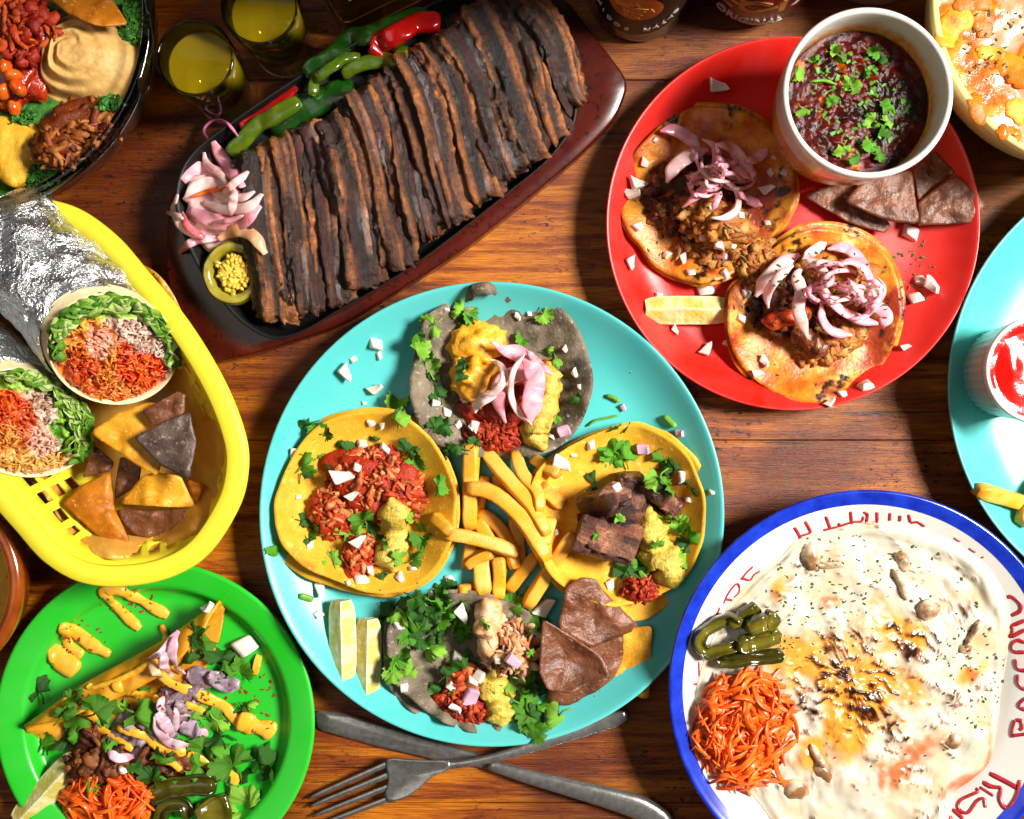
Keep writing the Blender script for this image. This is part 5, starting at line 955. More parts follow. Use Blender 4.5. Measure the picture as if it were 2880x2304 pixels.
# ---------------------------------------------------------------- the white plate with blue rim
def gratin_mat():
    B = MB('melted_cheese_sauce'); a = B.node('ShaderNodeAttribute', attribute_name='col').outputs['Color']; v = B.coord()
    B.link(a, B.b.inputs['Base Color']); n = B.noise(v, 160, 4)
    B.set(Roughness=.26, Specular_IOR_Level=.5, Coat_Weight=.2, Subsurface_Weight=.12, Subsurface_Scale=.002, Normal=B.bump(n, .18, .0012)); return B.m
def white_plate():
    near()
    t, c, R = plate('painted_plate', 'white ceramic plate with blue rim and red hand lettering', 2442, 1940, 560, .0336, MT['white_ceramic'], WHITEP)
    rim = lathe([(.928 * R, .03095), (.945 * R, .0318), (.965 * R, .0329), (.985 * R, .0341), (.997 * R, .0343), (1.004 * R, .0332), (.996 * R, .0318)], 160, c); mk('rim_band', rim, MT['blue_glaze'], t, keep=False)
    # hand lettering: thin brush strokes lying on the glaze, one part for each letter
    Z['w1'] = (2640, 1640, .3852); Z['w2'] = (2200, 1400, .2783); Z['w3'] = (1930, 1560, .2434)
    def letter(k, wd, *ss):
        K = []
        for s in ss:
            p = drape(zz(k, s), .00010, max(8, 6 * len(s)), 0); n = len(p); K.append(tube(p, L(wd, .03) * taper(n, .12, .12, .75), .00010, ns=6))
        mk('letter', join(K), MT['ink_red'], t, keep=False)
    letter('w1', 7, [(485, 110), (540, 100), (600, 150), (600, 200), (530, 240)]); letter('w1', 7, [(630, 272), (545, 312), (545, 345)], [(545, 345), (532, 390), (630, 342)]); letter('w1', 7, [(640, 435), (575, 420), (535, 460), (565, 502), (640, 505)]); letter('w1', 7, [(565, 555), (575, 610), (600, 635), (650, 642)]); letter('w1', 7, [(583, 668), (585, 730), (620, 772), (660, 772)])
    letter('w1', 7, [(640, 840), (597, 880), (600, 910), (640, 930)]); letter('w1', 7, [(562, 1000), (542, 1070), (540, 1130)], [(562, 1000), (605, 1010), (615, 1060), (590, 1078)], [(540, 1118), (640, 1105)])
    letter('w1', 8.5, [(370, 1390), (470, 1440), (585, 1502)], [(600, 1440), (575, 1560), (505, 1650), (455, 1590), (462, 1500)], [(462, 1500), (390, 1490), (320, 1455)]); letter('w1', 5, [(300, 1490), (400, 1555)]); letter('w1', 7, [(270, 1500), (288, 1528), (165, 1590), (150, 1655), (215, 1682), (285, 1595), (330, 1580), (345, 1640)]); letter('w1', 7, [(100, 1652), (180, 1722)], [(80, 1700), (100, 1760)])
    letter('w2', 5.2, [(120, 300), (160, 360), (200, 450)], [(230, 240), (270, 310), (290, 360)], [(165, 390), (290, 350)]); letter('w2', 5.2, [(440, 190), (470, 270), (500, 360)], [(415, 325), (560, 290)], [(575, 255), (570, 350)], [(470, 380), (575, 345)]); letter('w2', 5.2, [(560, 290), (650, 260), (720, 240), (800, 235), (820, 190)], [(690, 140), (700, 230), (715, 310)]); letter('w2', 5.2, [(825, 140), (860, 170), (850, 255)], [(850, 255), (970, 240)], [(958, 145), (960, 240)])
    letter('w2', 5.2, [(1090, 155), (1085, 235)]); letter('w2', 5.2, [(1190, 180), (1190, 240)]); letter('w2', 5.2, [(1280, 170), (1300, 250)], [(1300, 250), (1380, 245), (1440, 290)]); letter('w2', 3.6, [(1740, 405), (1800, 440)]); letter('w2', 3.6, [(1890, 510), (1955, 550)]); letter('w2', 4.6, [(2026, 594), (2036, 606)])
    letter('w3', 4.2, [(770, 135), (690, 210), (630, 290)], [(630, 270), (730, 300)], [(850, 185), (780, 230), (735, 300)]); letter('w3', 4.2, [(430, 565), (480, 450), (570, 340), (610, 370), (600, 440), (550, 490)], [(450, 515), (540, 530)]); letter('w3', 4.2, [(385, 610), (330, 740), (300, 830)], [(475, 630), (420, 740)], [(300, 830), (350, 810)]); letter('w3', 4.2, [(140, 1240), (145, 1410)], [(225, 1240), (215, 1390)], [(140, 1400), (230, 1380)]); letter('w3', 4.2, [(85, 1500), (220, 1480)])
    # the baked dish
    out = zz('a6', [(330, 650), (420, 540), (520, 440), (610, 380), (700, 290), (850, 240), (1000, 205), (1150, 200), (1350, 232), (1500, 300), (1600, 365), (1680, 430), (1740, 520), (1785, 620), (1792, 720), (1775, 900), (1745, 1060), (1730, 1200), (1690, 1420), (1600, 1520), (1500, 1600), (1470, 1760), (1380, 2000), (1000, 2150), (700, 2050), (600, 1800), (480, 1620), (400, 1560), (260, 1480), (190, 1300), (170, 1120), (220, 900)])
    def lie(px, py, t):
        hz = np.array([hit(x, y)[0][2] for x, y in zip(px, py)]); dome = .0245 + .0030 * (1 - t ** 2)
        return np.maximum(hz + .0002 + .0030 * sstep(1.0, .93, t), dome * sstep(1.06, .95, t)) + .0019 * fbm(np.column_stack([px / 55., py / 55., px * 0]), 50, 4) * sstep(1, .9, t)
    g = sheet(out, .0, .002, 90, 240, zf=lie, cen=zz('a6', (980, 1000)))
    px = g.A['pxy'][:, :2]; u = (px - zz('a6', (0, 0))) / .5472; q = np.column_stack([px / 60., np.zeros(len(px))])
    def ga(x, y, rx, ry, a=0.):
        ca, sa = math.cos(a), math.sin(a); dx, dy = u[:, 0] - x, u[:, 1] - y; dx, dy = dx * ca + dy * sa, dy * ca - dx * sa; return np.exp(-(dx / rx) ** 2 - (dy / ry) ** 2)
    n1 = fbm(q, 3, 4); qr = np.column_stack([(px[:, 0] * .93 + px[:, 1] * .36) / 60., (px[:, 1] * .93 - px[:, 0] * .36) / 60., np.zeros(len(px))]); n2 = fbm((qr + .35 * np.column_stack([n1, n1, n1 * 0])) * np.array([1.5, 4.2, 1]) + 4, 5, 4, .6); n3 = fbm(q * 3.1, 8, 3)
    C = lambda h: np.array(lin(h)[:3])
    col = np.repeat(C('#cdc4b0')[None], len(px), 0)
    col += (C('#cfa658') - col) * (sstep(.0, .7, n1) * .32)[:, None]
    yel = sstep(.22, .75, 1.0 * ga(1010, 1000, 330, 200, .2) + .75 * ga(1200, 740, 230, 110, .3) + .8 * ga(960, 1330, 170, 150) + .7 * ga(640, 900, 130, 90) + .8 * ga(600, 560, 60, 90, .4) + .7 * ga(1600, 960, 120, 100) + .5 * ga(740, 1400, 80, 120) + .30 * n1 + .0)
    col += (C('#dc9210') - col) * (yel * .92)[:, None]
    org = sstep(.35, .85, .8 * ga(1180, 1520, 130, 90, -.5) + .8 * ga(1340, 1360, 160, 90, -.3) + .9 * ga(1560, 1540, 150, 60, -.5) + .7 * ga(880, 610, 90, 60) + .7 * ga(670, 530, 40, 60) + .6 * ga(1690, 1350, 26, 260) + .75 * ga(1590, 970, 50, 60) + .3 * n3)
    col += (C('#c05a12') - col) * (org * .85)[:, None]
    cz = np.clip(1.15 * ga(1000, 1020, 330, 190, .15) + 1.0 * ga(1230, 790, 170, 120, .5) + .8 * ga(1160, 1250, 120, 80, .6) + .6 * ga(780, 1190, 90, 70, .6) + .5 * ga(860, 830, 90, 40) + .6 * ga(1420, 910, 60, 50), 0, 1.2)
    ch = sstep(.42, .68, cz * .60 + .55 * n2); col += (C('#7a2e06') - col) * (ch * .9)[:, None]
    ch2 = sstep(.62, .84, cz * .62 + .60 * n2 + .12 * n3); col += (C('#160904') - col) * (ch2 * .94)[:, None]
    g.A = {'col': np.clip(col, 0, 1)}; g.V[:len(g.V) // 2, 2] += (.0010 * ch * (n2 > 0))[:len(g.V) // 2]
    d = thing('baked_cheese_dish', 'baked white cheese dish with browned top filling the blue rimmed plate', 'cheese dish', c + np.array([0, 0, .0102])); mk('cheese_crust', g, gratin_mat(), d)
    for p, rx, ry, hz, ro in [((770, 370), 46, 70, .006, .2), ((1240, 400), 30, 52, .0045, .5), ((1370, 650), 56, 50, .0055, .3), ((1560, 850), 34, 26, .0035, 0), ((1500, 1320), 48, 40, .0035, .2), ((830, 1480), 34, 56, .004, .5), ((690, 1570), 60, 50, .005, 0)]:
        q = zz('a6', p); mound('mushroom', q[0], q[1], rx * .62, ry * .62, hz * .8, MT['mushroom'], d, int(p[0]), .2, 1.8, ro, 3, sink=-.1)
    for pts, wd in [([(800, 420), (870, 420), (950, 410)], 36), ([(1190, 440), (1230, 510), (1260, 600)], 34), ([(1640, 700), (1600, 770), (1560, 830)], 24), ([(770, 1340), (800, 1400), (840, 1460)], 40)]: path_mound('mushroom_stem', pts, 'a6', wd, .0022, MT['mushroom'], d, 4, .1)
    flakes(300, lambda r: disc_region(*r.choice([tuple(zz('a6', (1050, 900))) + (360, 360), tuple(zz('a6', (1000, 420))) + (220, 100), tuple(zz('a6', (1600, 1000))) + (90, 160), tuple(zz('a6', (800, 700))) + (160, 120)]))(r), .0007, MT['herb'], 'herb_flakes', d, 9)
    # jalapeno strips
    jr = lambda pts, wd, lb, m='jal', up=.003: pepper_piece(pts, 'a6', wd, lb, m, up)
    jr([(500, 655), (440, 690), (400, 730)], 120, 'olive jalapeno piece at the back of the stack on the cheese', 'jal', .004); jr([(400, 720), (330, 690), (240, 740), (185, 810), (220, 870), (290, 850), (390, 830)], 62, 'curled jalapeno ring on the white rim', 'jal', .004)
    jr([(570, 660), (540, 700), (440, 740)], 84, 'broad jalapeno piece nearest the cheese', 'jal', .006); jr([(600, 770), (500, 800), (400, 830)], 90, 'jalapeno strip in the middle of the stack', 'jal', .006); jr([(615, 880), (480, 890), (330, 910), (290, 900)], 70, 'jalapeno strip lying just above the shredded carrot', 'jal_d', .004)
    carrot_pile(*zz('a6', (420, 1270)), 142, 166, .0135, 200, 'bright orange shredded carrot heap on the blue rimmed plate', 3, .1)
def pepper_piece(pts, k, wd, label, m='jal', up=.003, hgt=.0035):
    q = zz(k, pts); n = 26; pth = drape(q, hgt * .9, n, 4); pth[:, 2] = np.maximum(pth[:, 2], pth[:, 2].mean()) + up * .4
    w_ = L(wd * Z[k][2] / 2, .03); g = tube(pth, w_ * taper(n, .06, .06, .8), hgt * taper(n, .06, .06, .8), ns=28, sup=4.0, twist=.25); f = g.A['fib']; inn = np.exp(-(f[:, 1] / (w_ * .55)) ** 2) * (f[:, 2] > 0)
    g.V[:, 2] -= hgt * 1.1 * inn; g.V += .0008 * np.column_stack([fbm(g.V * 160, 1, 3), fbm(g.V * 160 + 4, 2, 3), fbm(g.V * 160 + 8, 3, 3)])
    C = lambda h: np.array(lin(h)[:3]); a1, a2 = (C('#45430a'), C('#7c7220')) if m == 'jal' else (C('#33340a'), C('#5a5414')); w2 = np.clip(inn * .8 + .4 * fbm(g.V * 120, 6, 3), 0, 1)[:, None]; g.A = {'col': a1 + (a2 - a1) * w2}
    mk('jalapeno_slice', g, MT['jal_c'], label=label, cat='jalapeno slice', group='pickled jalapeno slices')
MT['jal_c'] = mat('pickled_jalapeno', '#ffffff', '#c8c0a0', sc=160, attr='col', rough=.16, spec=.6, coat=.3, bump=.25, bsc=300)
white_plate()

# ---------------------------------------------------------------- the turquoise plate at the right edge and the yellow bowl
def right_side():
    near()
    plate('plate', 'turquoise plate cut off at the right with a ketchup ramekin', 3312, 1088, 645, .0231, MT['turq'], COUPE)
    # ramekin
    zr = .050; c = P(2924, 1040, zr); R = L(152, zr); c = np.array([c[0], c[1], .0047]); H = zr - .0047; n = 144
    t = thing('ramekin', 'small white fluted ramekin of ketchup', 'ramekin', c)
    pr = [(1e-4, .0005), (R * .78, .0005), (R * .82, .0), (R * .86, H * .12), (R * .90, H * .45), (R * .94, H * .80), (R * .955, H * .86), (R * .985, H * .88), (R, H * .93), (R, H * .975), (R * .985, H), (R * .95, H), (R * .90, H * .97), (R * .87, H * .85), (R * .82, H * .3), (R * .74, H * .12), (1e-4, H * .1)]
    g = lathe(pr, n, c); a = np.tile(np.arange(n) / n * 2 * PI, len(pr)); row = np.repeat(np.arange(len(pr)), n); fl = ((row >= 2) & (row <= 5)); k = 1 + fl * .022 * np.cos(a * 36); g.V[:, 0] = c[0] + (g.V[:, 0] - c[0]) * k; g.V[:, 1] = c[1] + (g.V[:, 1] - c[1]) * k
    mk('ramekin_shell', g, MT['white_ceramic'], t)
    rk = R * .872; g = lathe([(rk * (i / 40) + 1e-4, c[2] + H * .86) for i in range(41)], 96, (c[0], c[1], 0)); d = np.hypot(g.V[:, 0] - c[0], g.V[:, 1] - c[1]) / rk
    g.V[:, 2] += sstep(1, .8, d) * (.0022 * fbm(g.V * 60, 3, 2)); mk('ketchup', g, MT['ketchup'], t)
    for pts, wd, lb in [([(2745, 1378), (2800, 1392), (2870, 1412), (2930, 1430)], 46, 'thin fry lying flat on the right turquoise plate'), ([(2950, 1330), (2910, 1400), (2875, 1475)], 50, 'fry cut off by the right edge of the photo')]: fry(pts, 's', wd, lb)
    # yellow bowl
    near()
    t, c, R = bowl('soup_bowl', 'pale yellow bowl of creamy orange soup in the top right corner', 3108, -6, 492, .066, .0, .045, MT['cream_ceramic'], .0042, shoulder=.62)
    zl = .0555; rl = R * .915; g = lathe([(rl * (i / 60) + 1e-4, zl) for i in range(61)], 200, (c[0], c[1], 0)); q = np.column_stack([g.V[:, :2] * 42, np.zeros(len(g.V))])
    w1 = fbm(q + 1.3 * np.column_stack([fbm(q * .8 + 5, 4, 2), fbm(q * .8 + 9, 5, 2), np.zeros(len(q))]), 6, 3); n2 = fbm(q * 5, 9, 3); C = lambda h: np.array(lin(h)[:3])
    col = np.repeat(C('#d79c74')[None], len(q), 0); o = sstep(-.02, .16, w1); col += (C('#c4600e') - col) * o[:, None]; y = sstep(.25, .6, w1 + .4 * n2); col += (C('#e8a22c') - col) * (y * .7)[:, None]; r_ = sstep(.3, .7, -w1 + .5 * n2 - .1); col += (C('#e0b498') - col) * r_[:, None]
    g.V[:, 2] += .0009 * w1 + .0004 * n2; g.A = {'col': np.clip(col, 0, 1)}; MT['soup'] = mat('creamy_soup', '#ffffff', '#d8d0c8', sc=300, attr='col', rough=.2, coat=.3, bump=.35, bsc=300); mk('soup', g, MT['soup'], t)
    for i, (pts, wd) in enumerate([([(2640, 130), (2680, 70), (2740, 40)], 80), ([(2740, 20), (2755, 60), (2785, 105)], 60), ([(2800, 180), (2850, 190), (2900, 240)], 90), ([(2745, 140), (2780, 150), (2830, 160)], 46), ([(2740, 260), (2745, 310), (2770, 350)], 52), ([(2800, 370), (2840, 375), (2870, 400)], 46), ([(2830, 290), (2860, 310), (2900, 340)], 70), ([(2680, 20), (2740, 10), (2790, 5)], 60)]):
        path_mound('tortilla_strip', pts, 's', wd * .8, .0013, MT[['chip_y', 'chip_o', 'carrot2'][i % 3]], t, 60 + i, .25, off=.1)
    flakes(60, disc_region(2800, 130, 110, 110), .0008, MT['herb'], 'herb_flakes', t, 3)
MT['carrot2'] = mat('soaked_chip', '#d4600c', '#e88a20', sc=90, rough=.22, coat=.2, bump=.3, bsc=260)
right_side()
# ---------------------------------------------------------------- the yellow basket
def basket():
    near()
    out = [(134, 558), (227, 589), (325, 662), (406, 755), (528, 905), (630, 1075), (687, 1225), (694, 1330), (666, 1434), (584, 1560), (479, 1627), (345, 1653), (223, 1641), (122, 1584), (41, 1495), (-50, 1390), (-170, 1240), (-280, 1050), (-320, 880), (-290, 720), (-190, 610), (-60, 562), (40, 552)]
    ZR = .056; o = spl(out, 240); W = P(o[:, 0], o[:, 1], ZR)[:, :2]; n = len(W)
    tg = np.roll(W, -1, 0) - np.roll(W, 1, 0); tg /= np.linalg.norm(tg, axis=1)[:, None]; nm = np.column_stack([-tg[:, 1], tg[:, 0]]); c = W.mean(0); sg = np.sign(((c - W) * nm).sum(1).mean()); nm = nm * sg       # inward
    ring = lambda d, z: np.column_stack([W + nm * d, np.full(n, z)])
    t = thing('basket', 'yellow plastic basket holding two foil wrapped burritos and chips', 'basket', (c[0], c[1], 0))
    rim = [ring(.0010, ZR - .0075), ring(0, ZR - .004), ring(.0004, ZR - .0008), ring(.0012, ZR), ring(.0102, ZR + .0001), ring(.0110, ZR - .0007), ring(.0112, ZR - .0030), ring(.0095, ZR - .0050), ring(.003, ZR - .0062)]
    mk('rim', G(np.concatenate(rim + rim[:1]), gridF(len(rim) + 1, n, True)), MT['yellow'], t)
    # openwork wall: real slots between bars
    rows = [(.0100, ZR - .004), (.0125, ZR - .0095), (.0150, ZR - .0140), (.0180, ZR - .0200), (.0195, ZR - .0230), (.0225, ZR - .0290), (.0240, ZR - .0320), (.0270, ZR - .0380), (.0300, ZR - .0440), (.036, ZR - .0520)]
    V = np.concatenate([ring(d, z) for d, z in rows]); F = []
    for i in range(len(rows) - 1):
        slot = i in (2, 4, 6)
        for j in range(n):
            if slot and (j % 5) in (0, 1, 2): continue
            k = (j + 1) % n; F.append((i * n + j, i * n + k, (i + 1) * n + k, (i + 1) * n + j))
    inn = rows[-1]; V = np.concatenate([V, [[c[0], c[1], inn[1] - .001]]]); b = (len(rows) - 1) * n; F += [(b + j, b + (j + 1) % n, len(V) - 1) for j in range(n)]
    w_ = mk('openwork_wall', G(V, F), MT['yellow'], t, keep=False); md = w_.modifiers.new('thickness', 'SOLIDIFY'); md.thickness = .0018; md.offset = 0
    solid(G(V, F + [(i * n + j, i * n + (j + 1) % n, (i + 1) * n + (j + 1) % n, (i + 1) * n + j) for i in (2, 4, 6) for j in range(n) if (j % 5) in (0, 1, 2)]))
    # waxed paper lining
    pl = [(430, 760), (560, 1000), (640, 1220), (625, 1400), (560, 1500), (470, 1555), (330, 1575), (225, 1545), (165, 1460), (120, 1390), (60, 1330), (-60, 1230), (-140, 1000), (-60, 800), (150, 720)]
    def crinkle(px, py, tt): return (.030 + .012 * np.maximum(sstep(350, 520, px), sstep(1420, 1520, py))) * sstep(.62, 1.0, tt) * (.85 + .15 * np.sin(np.arctan2(py - 1180, px - 300) * 9)) + .0025 * sstep(.5, 1, tt) * fbm(np.column_stack([px / 28., py / 28., px * 0]), 8, 3)
    p_ = mk('paper_liner', sheet(pl, .0075, .0003, 30, 200, bump=.0012, bs=60, seed=61, zf=crinkle), MT['paper'], label='crinkled amber paper lining the yellow basket', cat='paper liner')
    # burritos
    def burrito(fc, zf_, back, zb, rad, nrm, label, seed, regions, lett):
        A = P(*back, zb); Bc = P(*fc, zf_); ax = Bc - A; ln = np.linalg.norm(ax); ax /= ln; nrm = np.array(nrm, float); nrm /= np.linalg.norm(nrm)
        tb = thing('burrito', label, 'burrito', np.array([*(A + Bc)[:2] / 2, min(zb, zf_) - rad]), 'burritos in the yellow basket')
        N = 70; ns = 72; s = np.linspace(0, 1, N); p = A + (Bc - A) * s[:, None]
        u = np.cross(ax, [0, 0, 1.]); u /= np.linalg.norm(u); v = np.cross(u, ax)
        a = np.arange(ns) / ns * 2 * PI; V = []
        for i in range(N):
            rr = rad * (.90 + .10 * sstep(0, .12, s[i]))
            ringp = p[i] + rr * (np.cos(a)[:, None] * u + np.sin(a)[:, None] * v); V.append(ringp)
        V = np.concatenate(V)
        wgt = np.repeat(sstep(.55, 1, s), ns); dlt = -((V - Bc) @ nrm) / (ax @ nrm); dl_end = dlt[-ns:]; sh = dl_end[np.tile(np.arange(ns), N)] * wgt
        V = V + ax * sh[:, None]
        axp = np.repeat(p, ns, 0); ring2 = np.column_stack([np.tile(np.cos(a), N), np.tile(np.sin(a), N)]); fx = np.repeat(s * ln, ns)
        cr = fbm(np.column_stack([ring2 * 2.6, fx * 60]), seed, 4, .6); fold = np.abs(fbm(np.column_stack([ring2 * 1.8, fx * 34]), seed + 9, 3)); V2 = V + (V - axp - ax * ((V - axp) @ ax)[:, None]) * (.05 * cr - .10 * fold + .04)[:, None] * np.repeat(1 - sstep(.88, 1, s), ns)[:, None]
        k0 = int(N * .93); mk('foil', G(V2[:(k0 + 1) * ns], gridF(k0 + 1, ns, True)), MT['foil'], tb)
        inner = lambda f, d: Bc + (V[-ns:] - Bc) * f + nrm * d
        # tortilla edge
        rg = [V[(k0 - 2) * ns:(k0 - 1) * ns] * .0 + axp[(k0 - 2) * ns:(k0 - 1) * ns] + (V - axp)[(k0 - 2) * ns:(k0 - 1) * ns] * .985, inner(1.0, -.001), inner(1.0, .0006), inner(.985, .0012), inner(.965, .0006), inner(.955, -.004)]
        mk('flour_tortilla', G(np.concatenate(rg), gridF(len(rg), ns, True)), MT['wrap'], tb)
        # filling face: a bumpy cut with its ingredients side by side
        nr = 46; T = np.linspace(0, 1, nr + 1); E = V[-ns:]; E = np.stack([np.interp(np.linspace(0, ns, 144, endpoint=False), np.arange(ns + 1), np.append(E[:, k], E[0, k])) for k in range(3)], -1)
        Q = np.concatenate([Bc + (E - Bc) * .957 * t_ for t_ in T]); tt = np.repeat(T, 144)
        pxs = np.array([pix(q_) for q_ in Q]); q3 = np.column_stack([pxs / 26., np.zeros(len(Q))]); C = lambda h: np.array(lin(h)[:3])
        col = np.repeat(C('#caa890')[None], len(Q), 0); nz = fbm(q3, seed, 3); nf = fbm(q3 * 2.6, seed + 3, 3)
        for (x, y, rx, ry, h1, h2) in regions:
            x, y = zz(lett[0], (x, y)); sc_ = Z[lett[0]][2]; e = ((pxs[:, 0] - x) / (rx * sc_)) ** 2 + ((pxs[:, 1] - y) / (ry * sc_)) ** 2; w2 = sstep(1.25, .75, e + .35 * nz)[:, None]; cc = C(h1) + (C(h2) - C(h1)) * sstep(-.4, .4, nf)[:, None]; col = col + (cc - col) * w2
        Q = Q + nrm * (.0022 * nz + .0020 * nf - .002 + .003 * (1 - tt ** 3))[:, None]
        mk('filling', G(Q, gridF(nr + 1, 144, True), {'col': np.clip(col, 0, 1)}), MT['fillface'], tb)
        # rice grains, carrot and chicken shreds standing out of the cut
        r = random.Random(seed); gs = {'rice': [], 'chick': [], 'lettuce': []}
        for i in range(560):
            aa = r.uniform(0, 6.283); d = math.sqrt(r.random()) * .93; j = int(aa / 6.2832 * 144) % 144; q_ = Bc + (E[j] - Bc) * .957 * d + nrm * (.003 * (1 - d ** 3) - .0006); pp = pix(q_)
            c_ = col[int(d * nr) * 144 + j]; lum = c_[0] * .3 + c_[1] * .6 + c_[2] * .1
            green = c_[1] > c_[0] * 1.05
            if green: continue
            th = r.uniform(0, 6.28); L_ = r.uniform(.0008, .0014) if c_[2] > .2 else r.uniform(.0010, .0028); dv = (u * math.cos(th) + np.cross(nrm, u) * math.sin(th)); 
            tp = np.array([q_ - dv * L_, q_ + nrm * r.uniform(0, .0012), q_ + dv * L_]); g = tube(spl(tp, 5, False), r.uniform(.0004, .0007), ns=5); g.A = {'col': np.repeat((c_ * r.uniform(.7, 1.2))[None], len(g.V), 0)}; gs['rice'].append(g)
        mk('filling_shreds', join(gs['rice']), MT['fillface'], tb, keep=False, kind='stuff')
        fpx = np.array(pix(Bc)); epx = np.array([pix(q_) for q_ in E]); EA = np.arctan2(-(epx[:, 1] - fpx[1]), epx[:, 0] - fpx[0])
        le = []
        for (a0, a1, w0, cnt) in lett[1]:
            for i in range(cnt):
                aa = math.radians(r.uniform(a0, a1)); j = int(np.argmin(np.abs(np.angle(np.exp(1j * (EA - aa)))))); d = r.uniform(1 - w0, .97); q_ = Bc + (E[j] - Bc) * .955 * d + nrm * .0015; tdir = E[(j + 2) % 144] - E[j - 2]; tdir /= np.linalg.norm(tdir); l2 = r.uniform(.005, .010); ph = r.uniform(0, 6)
                s5 = np.linspace(-1, 1, 10); pth = q_ + tdir * (s5 * l2)[:, None] + nrm * (.0016 * np.sin(s5 * 6 + ph) + .001)[:, None] + (Bc - q_) * (.06 * np.sin(s5 * 5 + ph * 2))[:, None]
                g = tube(pth, .0030 * taper(10, .2, .2, .3), .00035, ns=6, up=nrm, twist=r.uniform(-1.2, 1.2)); cc = C(r.choice(['#5c9416', '#8cba3c', '#a8cc62', '#c0d88a', '#6ea426', '#3f7410'])); g.A = {'col': np.repeat(cc[None], len(g.V), 0)}; le.append(g)
        mk('lettuce', join(le), MT['shred'], tb, keep=False)
        return tb
    MT['fillface'] = mat('burrito_filling', '#ffffff', '#c8b8a8', sc=400, attr='col', rough=.32, spec=.5, bump=.5, bsc=500, bd=.0008)
    burrito((322, 985), .062, (20, 640), .044, .0292, (.52, -.50, .70), 'foil wrapped burrito with lettuce on top beside the yellow rim', 71,
            [(740, 860, 330, 120, '#c89a86', '#e6cfbc'), (1000, 1050, 200, 200, '#c9a490', '#e8d4c4'), (560, 950, 170, 140, '#e8901c', '#f4b850'), (640, 1180, 230, 250, '#d86a14', '#f0a040'), (680, 1040, 100, 110, '#ec9478', '#f2bda4'), (560, 1230, 110, 120, '#b82a06', '#e05a14'), (960, 1260, 190, 150, '#dc3606', '#f46a1c'), (860, 1090, 60, 60, '#d83a0c', '#f06a30'), (780, 1380, 200, 110, '#d8500c', '#f09038'), (820, 790, 430, 80, '#4a8a10', '#a4d44a'), (430, 900, 60, 130, '#6aa41c', '#b0d85a')],
            ('z4', [(25, 145, .19, 38), (-10, 25, .12, 8), (145, 185, .12, 7)]))
    burrito((72, 1192), .056, (-260, 880), .044, .0288, (.55, -.44, .71), 'lower foil wrapped burrito cut off by the left edge of the photo', 72,
            [(260, 330, 260, 160, '#b89078', '#dcc0a8'), (330, 560, 190, 200, '#c8a490', '#ead8c8'), (40, 350, 150, 150, '#dc3a08', '#f26a20'), (100, 620, 220, 160, '#d06414', '#eea048'), (220, 720, 260, 80, '#d8902a', '#ecc06c'), (190, 470, 80, 120, '#e04a14', '#f08050'), (280, 590, 90, 110, '#ecab94', '#f0c4b0'), (520, 450, 170, 200, '#4a8a10', '#8cc42c'), (150, 190, 300, 50, '#5a9a14', '#a8d850')],
            ('z5', [(40, 110, .14, 16), (-30, 40, .30, 36)]))
    # chips
    gp = 'chips in the yellow basket'
    chip([(570, 850), (650, 615), (790, 740), (775, 795)], 'z5', .030, 'chip_b', 'dark brown chip half hidden behind the burrito filling', seed=41, group=gp); chip([(795, 1000), (830, 700), (980, 740), (960, 900)], 'z5', .031, 'chip_b', 'narrow brown chip standing between two orange chips', seed=42, tilt=(.2, 0), group=gp)
    chip([(800, 1065), (1000, 1075), (1200, 1065), (1355, 1065), (1300, 1175), (1140, 1282), (940, 1250), (830, 1140)], 'z5', .033, 'chip_b', 'rounded light brown chip at the bottom of the basket', seed=43, tilt=(.05, -.1), group=gp, zf=lambda a, b, t: .002 * np.sin(a / 25.) * t)
    chip([(1300, 860), (1430, 900), (1380, 1010), (1340, 1030)], 'z5', .034, 'chip_o', 'small orange chip corner by the right wall', seed=49, group=gp)
    chip([(825, 1032), (990, 830), (1085, 810), (1250, 838), (1355, 1050), (1200, 1052), (1000, 1040)], 'z5', .040, 'chip_y', 'yellow wavy chip lying over the rounded brown one', seed=44, tilt=(.05, -.15), group=gp, zf=lambda a, b, t: .003 * np.cos((a - 440) / 35.) * t)
    chip([(428, 1030), (560, 900), (765, 800), (790, 1050), (892, 1275), (872, 1338), (720, 1290)], 'z5', .041, 'chip_o', 'large orange brown chip with bubbles, lowest in the basket', seed=45, tilt=(-.08, -.05), group=gp, zf=lambda a, b, t: -.003 * t ** 2)
    chip([(620, 537), (800, 410), (1010, 328), (1085, 330), (1130, 600), (1112, 772), (1085, 828), (1010, 800)], 'z5', .048, 'chip_y', 'large yellow chip leaning on the burrito', seed=46, tilt=(.02, .05), group=gp)
    chip([(985, 390), (1230, 248), (1285, 270), (1280, 400), (1060, 492)], 'z5', .0535, 'chip_b', 'small blistered brown chip on top of the yellow one', seed=47, group=gp); chip([(925, 567), (1120, 470), (1315, 388), (1360, 600), (1312, 862), (1110, 762)], 'z5', .0555, 'chip_d', 'large dark grey brown chip on top', seed=48, tilt=(0, .05), group=gp)
basket()

